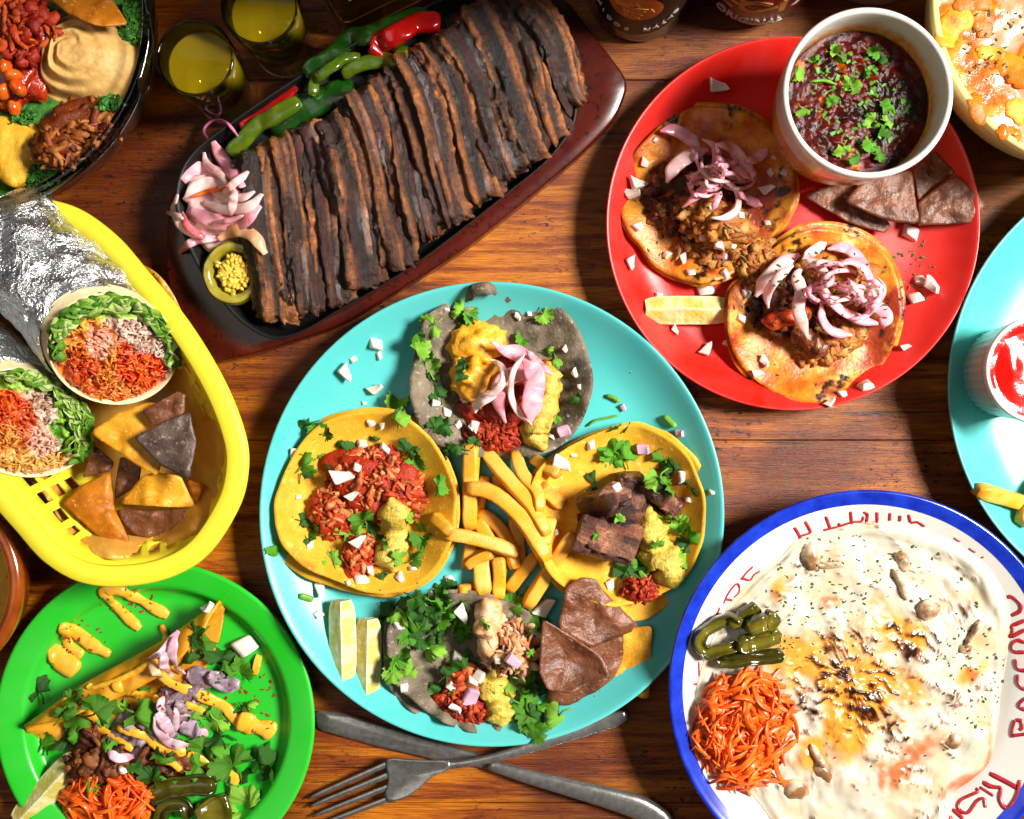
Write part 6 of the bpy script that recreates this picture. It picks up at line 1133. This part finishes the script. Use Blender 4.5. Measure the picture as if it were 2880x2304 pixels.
# ---------------------------------------------------------------- the green plate
def green_plate():
    near()
    plate('plate', 'round bright green plate with flat rim and a loaded taco', 435, 2030, 450, .0152, MT['green'], FLATRIM)
    # folded shell
    A = np.array([72, 2050.]); B = np.array([628, 1705.]); M = (A + B) / 2; ex = (B - A); ln = np.linalg.norm(ex); ex /= ln; ey = np.array([-ex[1], ex[0]]); ey = ey if ey[1] > 0 else -ey
    t = thing('folded_taco', 'folded yellow corn taco drizzled with orange mayo on the green plate', 'taco', P(*M, .0045))
    NS, NU = 60, 40; V = []
    for i in range(NS):
        s = -1 + 2 * i / (NS - 1); fl = math.sqrt(max(0, 1 - (.97 * s) ** 2)) * 1.0
        for j in range(NU):
            w_ = -1 + 2 * j / (NU - 1)                                          # -1 lower flap edge .. +1 upper flap edge
            arc = w_ * fl
            if arc >= 0: lat = -6 + 112 * arc ** 1.4 - 40 * math.sin(min(arc, .5) * PI) * .9; z = .012 + .021 * math.sin(min(1, arc * 1.05) * PI / 2)
            else: lat = -6 + 190 * (-arc) ** 1.15 - 26 * math.sin(min(-arc, .5) * PI); z = .012 - .0065 * min(1, -arc * 3)
            q = M + ex * s * ln / 2 + ey * (lat + 6 * math.sin(s * 4)); V.append(P(q[0], q[1], z + .0008 * math.sin(s * 23 + j * .4)))
    g = G(np.array(V), gridF(NS, NU)); sh = mk('tortilla_shell', g, MT['shell'], t); md = sh.modifiers.new('thickness', 'SOLIDIFY'); md.thickness = .0016
    # filling
    cs = lambda k, p: zz(k, p)
    shreds(*cs('z6', (700, 1180)), 100, 46, 70, .011, .0026, MT['darkmeat'], 'fried_filling', t, .012, 81, rot=-.35); shreds(*cs('z6', (950, 1000)), 170, 60, 40, .010, .0022, MT['fish'], 'fish_flakes', t, .012, 82, rot=.6); shreds(*cs('z6', (620, 1280)), 90, 40, 60, .010, .0022, MT['darkmeat'], 'fried_filling', t, .008, 83, rot=.3); shreds(*cs('z6', (1000, 1260)), 110, 50, 60, .010, .0022, MT['darkmeat'], 'fried_filling', t, .008, 84)
    for pts, wd, m, tw, lf in [([(1140, 430), (1090, 500), (1040, 560), (960, 600)], 60, 'pinkonion', (.3, .9), [.003, .006, .005]), ([(1120, 460), (1110, 560), (1130, 640), (1180, 700)], 70, 'pinkonion', (.2, -.7), [.004, .007, .004]), ([(1060, 560), (1060, 640), (1100, 720)], 62, 'pinkonion', (.9, .2), [.004, .007, .004]), ([(1000, 960), (1030, 1050), (1100, 1130), (1200, 1150)], 74, 'pinkonion', (.4, -.3), [.004, .006, .003]),
                               ([(1010, 940), (1080, 1010), (1110, 1090)], 80, 'pinkonion', (.2, .9), [.005, .007, .003]), ([(1130, 900), (1140, 980), (1120, 1060)], 46, 'pinkonion', (.9, .3), [.006, .008, .004]), ([(1040, 840), (1030, 900), (1050, 950)], 50, 'pinkonion', (.3, .6), [.003, .005, .003]), ([(690, 1190), (760, 1225), (850, 1225)], 60, 'pinkonion', (.2, .8), [.002, .004, .001]), ([(1250, 1090), (1290, 1060), (1310, 1100)], 44, 'pinkonion', (.4, .2), [.002, .003, .001]),
                               ([(1190, 700), (1290, 720), (1380, 760)], 130, 'fish', (.2, -.1), [.003, .004, .002]), ([(1330, 700), (1430, 760), (1520, 770)], 110, 'fish', (.2, .3), [.003, .003, .002]), ([(1150, 1020), (1210, 1040), (1260, 1080)], 110, 'fish', (.2, .0), [.002, .002, .001]), ([(960, 620), (1020, 700), (1080, 760)], 60, 'chicken', (.2, .8), [.004, .006, .004])]:
        ribbon('onion_petal' if m == 'pinkonion' else 'fish_strip', pts, wd, MT[m], t, 'z6', th=.0007, twist=tw, lift=lf, n=22, lo=.5)
    leaves(t, 'z6', [(470, 850, 90, 'leaf'), (430, 930, 90, 'leaf'), (520, 1000, 120, 'leaf'), (640, 900, 110, 'leaf'), (770, 920, 130, 'leaf_l'), (730, 980, 110, 'leaf_l'), (920, 980, 130, 'leaf'), (900, 820, 80, 'leaf'), (1250, 460, 100, 'leaf_d'), (1330, 480, 90, 'leaf'), (1200, 600, 95, 'leaf_d'), (1400, 560, 110, 'leaf_d'), (1480, 600, 120, 'leaf'), (1450, 680, 110, 'leaf_d'), (1520, 660, 105, 'leaf'), (1330, 990, 110, 'leaf'), (1290, 930, 80, 'leaf_l'), (1400, 1020, 90, 'leaf_l'), (300, 1120, 95, 'leaf'), (400, 1090, 95, 'leaf_d'), (480, 1090, 85, 'leaf'), (1380, 1180, 130, 'leaf'), (1440, 1230, 140, 'leaf'), (1470, 1300, 120, 'leaf_d'), (1360, 1100, 110, 'leaf_d'), (1240, 1190, 95, 'leaf'), (1030, 1230, 90, 'leaf'), (1220, 1290, 85, 'leaf'), (1590, 900, 75, 'leaf_l'), (1550, 940, 65, 'leaf_d'), (580, 1420, 70, 'leaf'), (960, 1330, 85, 'leaf_d'), (1060, 1370, 75), (860, 1290, 70, 'leaf_d'), (690, 1170, 60)])
    onions(t, 'z6', [(1335, 300, 75, 1, -30), (780, 1310, 50, 0, 0)])
    def drizz(pts, wd, parent, label=None, h=.0022):
        q = zz('z6', pts); n = 10 * len(pts); pth = drape(q, h * .6, n, 2); w_ = L(wd * .4453 / 2, .02)
        zc = pth[:, 2].copy(); k_ = max(3, n // 5)
        if label: zc[:] = np.minimum(zc, .0128 + h)                       # lies on the plate and runs up against the shell
        else: zc = np.convolve(np.pad(zc, k_, mode='edge'), np.ones(2 * k_ + 1) / (2 * k_ + 1), 'valid')
        if label: pth = P(*np.array([pix(p_) for p_ in pth]).T, zc)
        else: pth = P(*np.array([pix(p_) for p_ in pth]).T, np.maximum(zc, .005 + h * .4))
        tw = 1 + .28 * vn(np.column_stack([np.linspace(0, .9 * len(pts), n), np.zeros(n), np.full(n, pts[0][0] * .1)]), 5); pth[:, 2] -= h * .25; g = tube(pth, w_ * 1.08 * taper(n, .06, .06, .7) * tw, h * .62 * taper(n, .06, .06, .6), ns=16, sup=2.3); g.V += .0003 * np.column_stack([fbm(g.V * 300, 1, 2), fbm(g.V * 300 + 5, 2, 2), fbm(g.V * 300 + 9, 3, 2)])
        return mk('mayo_drizzle', g, MT['sauce'], parent, label=label, cat='sauce drizzle' if label else None, group='mayo drizzles on the green plate' if label else None)
    drizz([(570, 770), (560, 800), (640, 780), (740, 750), (890, 680), (940, 640)], 34, t); drizz([(400, 870), (440, 930), (530, 950), (620, 1010), (640, 1060), (720, 1110), (830, 1190)], 44, t); drizz([(730, 760), (760, 820), (880, 840), (1000, 880)], 60, t)
    drizz([(970, 620), (1000, 700), (1080, 770), (1180, 810), (1320, 870), (1420, 920), (1480, 990), (1560, 1020)], 66, t); drizz([(1170, 900), (1240, 930), (1290, 960)], 60, t); drizz([(740, 1050), (840, 1080), (930, 1110), (1000, 1170), (1110, 1200), (1170, 1200)], 56, t); drizz([(1180, 1230), (1270, 1250), (1340, 1320), (1430, 1350), (1510, 1390)], 66, t); drizz([(980, 1250), (1080, 1270), (1140, 1320)], 44, t); drizz([(1020, 400), (1040, 450), (1040, 500)], 34, t)
    drizz([(880, 425), (820, 370), (750, 300), (680, 230), (660, 185), (720, 175), (800, 200), (900, 250), (980, 300), (1060, 340)], 62, None, 'looped mayo drizzle touching the basket rim above the folded taco', .0028)
    drizz([(370, 420), (450, 430), (520, 480), (600, 540), (690, 590)], 72, None, 'mayo drizzle running into the side of the folded taco', .0030); drizz([(400, 430), (430, 520), (480, 570), (520, 590)], 60, None, 'short mayo drip between two thicker drizzles', .0028); drizz([(300, 600), (350, 590), (420, 650), (480, 700)], 110, None, 'thick blob of mayo at the left of the folded taco', .0040)
    drizz([(1600, 650), (1640, 660)], 110, None, 'round mayo dollop by the white onion on green', .0035); drizz([(1500, 1000), (1600, 1040), (1680, 1060), (1730, 1090)], 110, None, 'mayo drizzle ending in a dollop near the green rim', .0036)
    flakes(150, lambda r: disc_region(*r.choice([tuple(zz('z6', (800, 250))) + (90, 40), tuple(zz('z6', (500, 480))) + (80, 50), tuple(zz('z6', (1250, 850))) + (150, 60), tuple(zz('z6', (1200, 1250))) + (130, 60), tuple(zz('z6', (700, 900))) + (120, 60), tuple(zz('z6', (1650, 850))) + (50, 110)]))(r), .0009, MT['chili'], 'chili_flakes', t, 4)
    q = zz('z6', (1560, 520)); dice(None, q[0], q[1], 130 * .4453, 2, .6, label='large white onion petal on the bare green plate', cat='onion piece', group='loose onion pieces')
    for p, s, lb in [((1690, 1240), 120, 'cilantro leaf at the right inner rim of the green plate'), ((240, 780), 95, 'wilted cilantro leaf at the left of the folded taco'), ((1720, 1310), 100, 'dark cilantro leaf near the fork on green')]:
        q = zz('z6', p); leaf(None, q[0], q[1], s * .4453, tone='leaf_d', label=lb, cat='cilantro leaf', group='loose cilantro leaves')
    wedge(*zz('z6', (338, 1410)), 245, 74, math.radians(47), 'lime wedge leaning beside the folded taco on green')
    carrot_pile(*zz('z6', (670, 1510)), 128, 86, .018, 95, 'orange red shredded carrot heap on the green plate', 5)
    pepper_piece([(960, 1470), (1100, 1420), (1250, 1400), (1370, 1400)], 'z6', 140, 'dark olive jalapeno strip across the bottom of the green plate', 'jal_d', .006, .005); pepper_piece([(1010, 1640), (1060, 1540), (1160, 1530), (1200, 1600)], 'z6', 90, 'curled dark jalapeno slice next to the shredded carrot on green', 'jal_d', .003, .004); pepper_piece([(1330, 1500), (1360, 1580), (1340, 1680)], 'z6', 230, 'wide jalapeno piece at the bottom edge of the photo', 'jal', .004, .005)
    q = zz('z6', (1540, 1500)); leaf(None, q[0], q[1], 150 * .4453, tone='leaf_l', label='pale cilantro leaf standing beside the wide jalapeno piece', cat='cilantro leaf', group='loose cilantro leaves')
MT['shell'] = mat('taco_shell', '#cf8a12', '#e0a52c', sc=60, rough=.42, bump=.25, bsc=400, bd=.0006, stretch=(1, 1, 1), spots=[('#b46a0c', 40, .54, .7), ('#f0c050', 260, .66, .74)])
green_plate()

# ---------------------------------------------------------------- glass bowl of salad, top left
def glass_bowl():
    near()
    zr = .070; c = P(-121, 50, zr); R = L(556, zr); rb = .062
    ou = curve2([(rb, .0), (rb + .016, .012), (R - .008, .040), (R, zr)], 16); iw = curve2([(R - .0062, zr), (R - .0125, .040), (rb + .010, .015), (rb - .004, .007)], 16)
    prof = [(1e-4, 0), (rb, 0)] + [tuple(p) for p in ou[1:]] + [(R - .0008, zr + .0022), (R - .0032, zr + .0030), (R - .0056, zr + .0022)] + [tuple(p) for p in iw] + [(1e-4, .007)]
    t = thing('glass_bowl', 'large clear glass bowl of chili, hummus and pulled pork in the corner', 'bowl', (c[0], c[1], 0)); mk('glass_shell', lathe(prof, 160, (c[0], c[1], 0)), MT['glass'], t, keep=False)
    base = lathe([(1e-4, .0075), (rb - .006, .0078), (rb + .008, .018), (R - .0145, .041), (R - .012, .050), (R * .7, .054), (R * .3, .055), (1e-4, .055)], 96, (c[0], c[1], 0)); base.V[:, 2] += .0022 * fbm(base.V * 120, 5, 3) * (base.V[:, 2] > .045)
    mk('salad_bed', base, MT['kale'], t)
    def th(name, lb, cat, px, py): return thing(name, lb, cat, hit(px, py)[0])
    ch = th('bean_chili', 'glossy red bean chili at the left edge of the glass bowl', 'chili', 30, 120); mound('chili', 20, 120, 140, 190, .010, MT['chilibean'], ch, 91, .2, 3, fine=.0012)
    for i, (x, y) in enumerate([(45, 10), (15, 40), (70, 60), (50, 110), (100, 80), (20, 190), (55, 250), (40, 215), (15, 260), (45, 305), (110, 30), (85, 130), (30, 80)]): mound('bean', x, y, 26, 19, .0048, MT['bean'], ch, 100 + i, .06, 1.2, i * .9, 3)
    shreds(50, 80, 110, 100, 60, .008, .002, MT['chilibean'], 'chili_shreds', ch, .006, 92, base=False)
    # hummus: folded swirl
    hp = zz('z1', (545, 385)); h, _ = hit(*hp); n = 150; na = 160; k = L(150, .06); a = np.arange(na) / na * 2 * PI; T = np.linspace(0, 1, 60); V = []
    for tt in T:
        rr = k * tt * (1.06 + .05 * np.cos(a * 3 + 1) + .03 * np.cos(a * 5)) * (1 + .05 * np.cos(a - .3)); zc = h[2] - .003 + .019 * (1 - tt ** 2.2)
        sw = .0022 * np.sin(tt * 26 - a * 1.0 + .9 * np.sin(a * 2 + tt * 4)) * sstep(.12, .3, tt) * (1.0 - .25 * tt) * (.65 + .5 * np.cos(a - 2.8))
        V.append(np.column_stack([h[0] + rr * np.cos(a) - .004 * (1 - tt), h[1] + rr * np.sin(a) * .92, zc + sw]))
    V = np.concatenate(V); V[:, 2] += .0005 * fbm(V * 200, 3, 3)
    mk('hummus_scoop', G(V, gridF(60, na, True)), MT['hummus'], label='beige swirled scoop of hummus in the glass bowl', cat='hummus')
    pk = th('pulled_pork', 'brown pulled pork shreds below the hummus', 'pulled pork', *zz('z1', (470, 850))); shreds(*zz('z1', (480, 830)), 120, 72, 170, .011, .0013, MT['pulled'], 'meat_shreds', pk, .012, 93, rot=.5); shreds(*zz('z1', (350, 950)), 60, 50, 60, .010, .0013, MT['pulled'], 'meat_shreds', pk, .008, 94)
    bq = zz('z1', [(-60, 760), (40, 735), (120, 770), (240, 800), (260, 960), (200, 1080), (90, 1180), (-20, 1110), (-80, 960)])
    g = sheet(bq, .062, .014, 14, 60, bump=.0016, bs=90, seed=95, zf=lambda a_, b_, t_: -.004 * t_ ** 4, corner=False, tilt=(-.05, .05)); mk('cornbread', g, MT['bread'], label='golden seasoned bread square by the pulled pork', cat='bread')
    chip([(270, -40), (560, -60), (700, -20), (805, 150), (690, 170), (600, 160), (430, 90)], 'z1', .068, 'chip_o', 'large orange tortilla chip standing behind the hummus', tilt=(.02, .2), seed=96, zf=lambda a_, b_, t_: .006 * np.exp(-((a_ - b_ * .8 - 190) / 60) ** 2))
    r = random.Random(4)
    for (x, y, rx, ry, lb) in [(820, 150, 85, 110, 'curly kale tuft next to the orange chip in the glass bowl'), (240, 1080, 130, 80, 'curly kale tuft at the bottom of the glass bowl'), (690, 660, 60, 22, 'small kale bit under the hummus'), (140, 740, 60, 30, 'kale bit between the bread and chili')]:
        q = zz('z1', (x, y)); h, _ = hit(*q); gs = []
        for i in range(int(rx * ry / 90) + 14):
            an = r.uniform(0, 6.28); d = math.sqrt(r.random()); p = zz('z1', (x + d * math.cos(an) * rx, y + d * math.sin(an) * ry)); pz = P(p[0], p[1], h[2] + r.uniform(.0, .006)); s6 = np.linspace(-1, 1, 12); th_ = r.uniform(0, 6.28); l = r.uniform(.002, .0045)
            pth = pz + np.column_stack([s6 * l * math.cos(th_) + .0012 * np.sin(s6 * 7 + i), s6 * l * math.sin(th_) + .0012 * np.cos(s6 * 6 + i), .0008 * np.sin(s6 * 9 + i)]); gs.append(tube(pth, .0014 * taper(12, .2, .2, .4), .0004, ns=6, twist=r.uniform(-1.3, 1.3) + .8 * np.sin(s6 * 8)))
        g = join(gs); g.A = {}; mk('kale_tuft', g, MT['kale'], label=lb, cat='kale', group='kale tufts in the glass bowl', keep=False)
glass_bowl()

# ---------------------------------------------------------------- drinks
def shot_glass(bx, by, label):
    c = P(bx, by, 0); h = .062; r0, r1 = .0172, .0198
    t = thing('shot_glass', label, 'shot glass', c, 'shot glasses of golden spirit')
    pr = [(1e-4, .0006), (r0 * .8, .0006), (r0 * .93, .0), (r0, .0012), (r0 + (r1 - r0) * .5, h * .5), (r1, h - .0008), (r1 - .0004, h), (r1 - .0012, h + .0002), (r1 - .0019, h - .0008), (r0 + (r1 - r0) * .5 - .0021, h * .5), (r0 - .0022, .0150), (r0 - .0045, .0118), (r0 * .5, .0108), (1e-4, .0106)]
    mk('glass', lathe(pr, 96, c), MT['glass'], t)
    zl = .049; f = lambda z: r0 + (r1 - r0) * z / h - .00185
    lq = [(1e-4, .0104), (r0 * .5, .0106), (r0 - .0043, .0116), (f(.0150) - .0002, .0150), (f(.03), .03), (f(zl), zl), (f(zl) - .0006, zl - .0003), (1e-4, zl - .0003)]
    mk('golden_spirit', lathe(lq, 96, c), MT['tequila'], t)
def glasses():
    near()
    shot_glass(640, 264, 'full shot glass of golden liquor nearest the pickled onions'); shot_glass(803, 134, 'shot glass of golden liquor cut off by the top edge')
    # square bottle
    a = P(962, 118, 0)[:2]; b = P(1215, -5, 0)[:2]; ex = (b - a); w_ = np.linalg.norm(ex); ex /= w_; ey = np.array([-ex[1], ex[0]]); ey = ey if ey[1] > 0 else -ey; dp = .052; H = .19
    def box(i, z0, z1, rad, nz=2):
        P0 = [(i, i), (w_ - i, i), (w_ - i, dp - i), (i, dp - i)]; pts = []
        for k, (x, y) in enumerate(P0):
            cx, cy = (x + rad * (1 if k in (0, 3) else -1)), (y + rad * (1 if k in (0, 1) else -1))
            for an in np.linspace(0, PI / 2, 6): aa = an + PI + k * PI / 2; pts.append((cx + rad * math.cos(aa), cy + rad * math.sin(aa)))
        pts = np.array(pts); xy = a + pts[:, :1] * ex + pts[:, 1:] * ey; cc = xy.mean(0); rings = []
        for z, s in ((z0, .02), (z0, .9), (z0 + .0008, .97), (z0 + .003, 1.), (z1 - .003, 1.), (z1, .96), (z1, .02)): rings.append(np.column_stack([cc + (xy - cc) * s, np.full(len(xy), z)]))
        return G(np.concatenate(rings), gridF(len(rings), len(xy), True))
    t = thing('square_bottle', 'square glass bottle of golden liquor beyond the green pepper', 'bottle', (*((a + b) / 2), 0))
    mk('glass', box(0, 0, H, .008), MT['glass_y'], t, keep=False); mk('golden_spirit', box(.003, .010, H - .03, .006), MT['tequila'], t, keep=False)
    def quad(x0, x1, z0, z1, m, name, off):
        p = [a + ex * x - ey * off for x in (x0, x1, x1, x0)]; V = np.array([[*p[0], z0], [*p[1], z0], [*p[2], z1], [*p[3], z1]]); V = np.concatenate([V, V - np.array([*ey, 0]) * .0002]); mk(name, G(V, [(0, 1, 2, 3), (7, 6, 5, 4), (0, 4, 5, 1), (1, 5, 6, 2), (2, 6, 7, 3), (3, 7, 4, 0)]), m, t, smooth=False, keep=False)
    quad(.012, .042, .047, .10, MT['lab_green'], 'label', .0004); quad(.0155, .040, .0505, .098, MT['lab_red'], 'label_panel', .0008)
    # round bottles and cans at the top
    def text_on(body, s, size, R, c, z, ang, m, parent, name, shear=0., bold=.0):
        cu = bpy.data.curves.new(name, 'FONT'); cu.body = s; cu.size = size; cu.align_x = 'CENTER'; cu.align_y = 'CENTER'; cu.offset = bold; cu.shear = shear; cu.extrude = .0002; cu.resolution_u = 3
        o = bpy.data.objects.new('tmp', cu); COL.objects.link(o); dg = bpy.context.evaluated_depsgraph_get(); me = bpy.data.meshes.new_from_object(o.evaluated_get(dg)); bpy.data.objects.remove(o); bpy.data.curves.remove(cu)
        V = np.array([v.co[:] for v in me.vertices]); F = [tuple(p.vertices) for p in me.polygons]; bpy.data.meshes.remove(me)
        # subdivide by bending each vertex round the barrel
        an = ang + V[:, 0] / R; rr = R + .0002 + V[:, 2]; W = np.column_stack([c[0] + rr * np.cos(an), c[1] + rr * np.sin(an), z + V[:, 1]])
        mk(name, G(W, F), m, parent, smooth=False, keep=False)
    LB = {}
    def barrel(name, label, cat, cx, cy, r, prof, m, H):
        c = P(cx, cy, 0); R = L(r); t = thing(name, label, cat, c); LB['body'] = mk('body', lathe([(max(1e-4, a_ * R), z) for a_, z in prof], 96, c), m, t, keep=False); return t, c, R
    BOT = [(0, .002), (.7, .002), (.9, .0), (.98, .003), (1, .008), (1, .14), (.96, .155), (.45, .20), (.42, .23), (0, .23)]
    CAN = [(0, .004), (.74, .004), (.80, .0), (.86, .002), (.97, .011), (1, .016), (1, .108), (.96, .114), (.86, .120), (.86, .122), (.8, .120), (0, .119)]
    t, c, R = barrel('beer_bottle', 'dark brown beer bottle with black and orange round label', 'bottle', 1793, -20, 147, BOT, MT['amber'], .23); fa = -PI / 2 - .28
    def patch(rx, rz, z, m, name, off, a0=fa):
        n = 40; V = [[c[0] + (R + off) * math.cos(a0), c[1] + (R + off) * math.sin(a0), z]]; F = []
        for rr in np.linspace(0, 1, 9)[1:]:
            for k in range(n): an = k / n * 2 * PI; aa = a0 + rr * rx * math.cos(an) / R; V.append([c[0] + (R + off) * math.cos(aa), c[1] + (R + off) * math.sin(aa), z + rr * rz * math.sin(an)])
        F = [(0, 1 + k, 1 + (k + 1) % n) for k in range(n)] + gridF(8, n, True, 1); LB[name] = mk(name, G(np.array(V), F), m, LB['label'] if name != 'label' else t, keep=False)
    patch(.030, .030, .046, MT['lab_black'], 'label', .0003); patch(.0150, .0165, .0545, MT['lab_orange'], 'label_medallion', .0006)
    for s, z in (('LA', .0585), ('CERVEZA', .0532), ('MAR', .0480), ('INA', .0432)): text_on(None, s, .0052, R + .0006, c, z, fa, MT['ink_gold'], LB['label'], 'lettering', bold=.00012)
    # lettering following the round label's edge
    def arc_text(s, rad, z0, size, a_from, a_to, m):
        for i, ch_ in enumerate(s):
            if ch_ == ' ': continue
            u = a_from + (a_to - a_from) * i / (len(s) - 1); text_on(None, ch_, size, R + .0004, c, z0 + rad * math.sin(u), fa + rad * math.cos(u) / R, m, LB['label'], 'lettering', bold=.0001)
    arc_text('UNIDOS MALAG', .0245, .048, .0052, math.radians(205), math.radians(345), MT['ink_cream'])
    t, c, R = barrel('beer_can', 'dark red beer can marked original beyond the red plate', 'can', 2115, -60, 156, CAN, MT['can_red'], .12); fa2 = -PI / 2 - .10
    text_on(None, 'ORIGINAL', .0085, R, c, .0185, fa2 - .12, MT['ink_cream'], LB['body'], 'lettering', bold=.0002)
    for i, ch_ in enumerate('TECATE'): text_on(None, ch_, .021, R, c, .0385 + .003 * (i - 2.5), fa2 + (i - 2.6) * .40, MT['ink_gold'] if i < 4 else MT['ink_cream'], LB['body'], 'lettering', shear=.35, bold=.0006)
    t, c, R = barrel('beer_can', 'silver white beer can with black script mostly hidden by the broth bowl', 'can', 2440, -118, 160, CAN, MT['can_white'], .12)
    text_on(None, 'Modelo', .020, R, c, .030, -PI / 2 + .26, MT['lab_black'], LB['body'], 'lettering', shear=.3, bold=.0006)
MT['lab_green'] = mat('label_green', '#8aa81c', rough=.5); MT['lab_red'] = mat('label_red', '#a81a0c', rough=.5); MT['lab_black'] = mat('label_black', '#0a0908', rough=.4); MT['lab_orange'] = mat('label_orange', '#b85a14', '#d07a24', sc=200, rough=.4)
MT['ink_gold'] = mat('gold_ink', '#e0a050', rough=.4); MT['ink_cream'] = mat('cream_ink', '#e8dcd0', rough=.4); MT['amber'] = mat('dark_bottle', '#1c0a05', '#2a0e06', sc=60, rough=.08, coat=.4); MT['can_red'] = mat('can_red', '#5c0608', '#700a0a', sc=60, rough=.25, metal=.3, coat=.3); MT['can_white'] = mat('can_white', '#b9b2a6', '#d0cac0', sc=60, rough=.25, metal=.4)
glasses()

# ---------------------------------------------------------------- clay bowl and cutlery
def clay():
    near()
    t, c, R = bowl('clay_bowl', 'glazed brown clay bowl cut off at the left edge', -223, 1645, 291, .042, .0, .030, MT['clay'], .0082, shoulder=.6)
    zl = .030; g = lathe([(R * .80 * i / 30 + 1e-4, zl) for i in range(31)], 80, (c[0], c[1], 0)); g.V[:, 2] += .0015 * fbm(g.V * 160, 3, 3); mk('yellow_rice', g, MT['bread'], t)
clay()
def cutlery():
    near()
    solid(G(np.array([[-.5, -.5, 0], [.5, -.5, 0], [.5, .5, 0], [-.5, .5, 0]]), [(0, 1, 2, 3)]))
    # knife: blade to the left under the plate, handle to the lower right
    kt = thing('table_knife', 'dark steel table knife with its handle at the bottom edge', 'knife', P(1380, 2150, 0))
    bl = [(884, 2000), (960, 2004), (1100, 2046), (1250, 2092), (1395, 2136), (1380, 2166), (1230, 2140), (1080, 2106), (960, 2072), (892, 2052)]
    o = cornered(bl, 80); W = P(o[:, 0], o[:, 1], .003)[:, :2]; cc = W.mean(0); rings = [np.column_stack([cc + (W - cc) * s, np.full(80, z)]) for s, z in ((.02, .0016), (.99, .0018), (1.0, .0022), (.985, .0028), (.75, .0036), (.02, .0038))]
    mk('blade', G(np.concatenate(rings), gridF(6, 80, True)), MT['steel'], kt)
    q = spl([(1378, 2150), (1480, 2182), (1600, 2214), (1720, 2246), (1800, 2272), (1850, 2300), (1880, 2330)], 40, False); t = np.linspace(0, 1, 40); p = P(q[:, 0], q[:, 1], .0052 + .001 * np.sin(t * PI))
    wv = np.interp(t, [0, .08, .4, .8, .95, 1], [16, 17, 24, 34, 32, 20]); mk('handle', tube(p, L(1) * wv, np.interp(t, [0, .5, 1], [.0026, .0036, .0042]), ns=20, sup=2.6), MT['steel'], kt)
    # fork: tines at the lower left, handle crossing over the knife
    ft = thing('fork', 'steel fork with four tines crossing over the knife below the turquoise plate', 'fork', P(1300, 2150, 0))
    for a, b in (((866, 2246), (1096, 2146)), ((870, 2269), (1096, 2178)), ((879, 2296), (1100, 2210)), ((900, 2320), (1106, 2242))):
        q = spl([a, tuple((np.array(a) + b) / 2), b], 16, False); t = np.linspace(0, 1, 16); z = .0035 + .0050 * t ** .8; mk('tine', tube(P(q[:, 0], q[:, 1], z), L(1) * np.interp(t, [0, .15, 1], [2.5, 6.5, 8.5]), .0009, ns=10, sup=3), MT['steel'], ft)
    hd = [(1088, 2138), (1150, 2138), (1215, 2140), (1262, 2142), (1262, 2164), (1215, 2186), (1180, 2218), (1140, 2244), (1098, 2256), (1082, 2240), (1092, 2195)]
    mk('fork_head', sheet(hd, .0100, .0018, 10, 60, zf=lambda px, py, t: .0012 * t ** 2 + .00002 * (px - 1170)), MT['steel'], ft)
    q = spl([(1245, 2154), (1320, 2144), (1400, 2128), (1520, 2092), (1640, 2052), (1730, 2022), (1764, 2010)], 40, False); t = np.linspace(0, 1, 40); z = np.interp(t, [0, .12, .3, .5, .8, 1], [.0102, .0125, .0122, .0090, .0045, .0035])
    wv = np.interp(t, [0, .1, .3, .7, .93, 1], [12, 11, 13, 20, 24, 14]); mk('handle', tube(P(q[:, 0], q[:, 1], z), L(1) * wv, np.interp(t, [0, .2, 1], [.0018, .0022, .0016]), ns=18, sup=2.6), MT['steel'], ft)
cutlery()
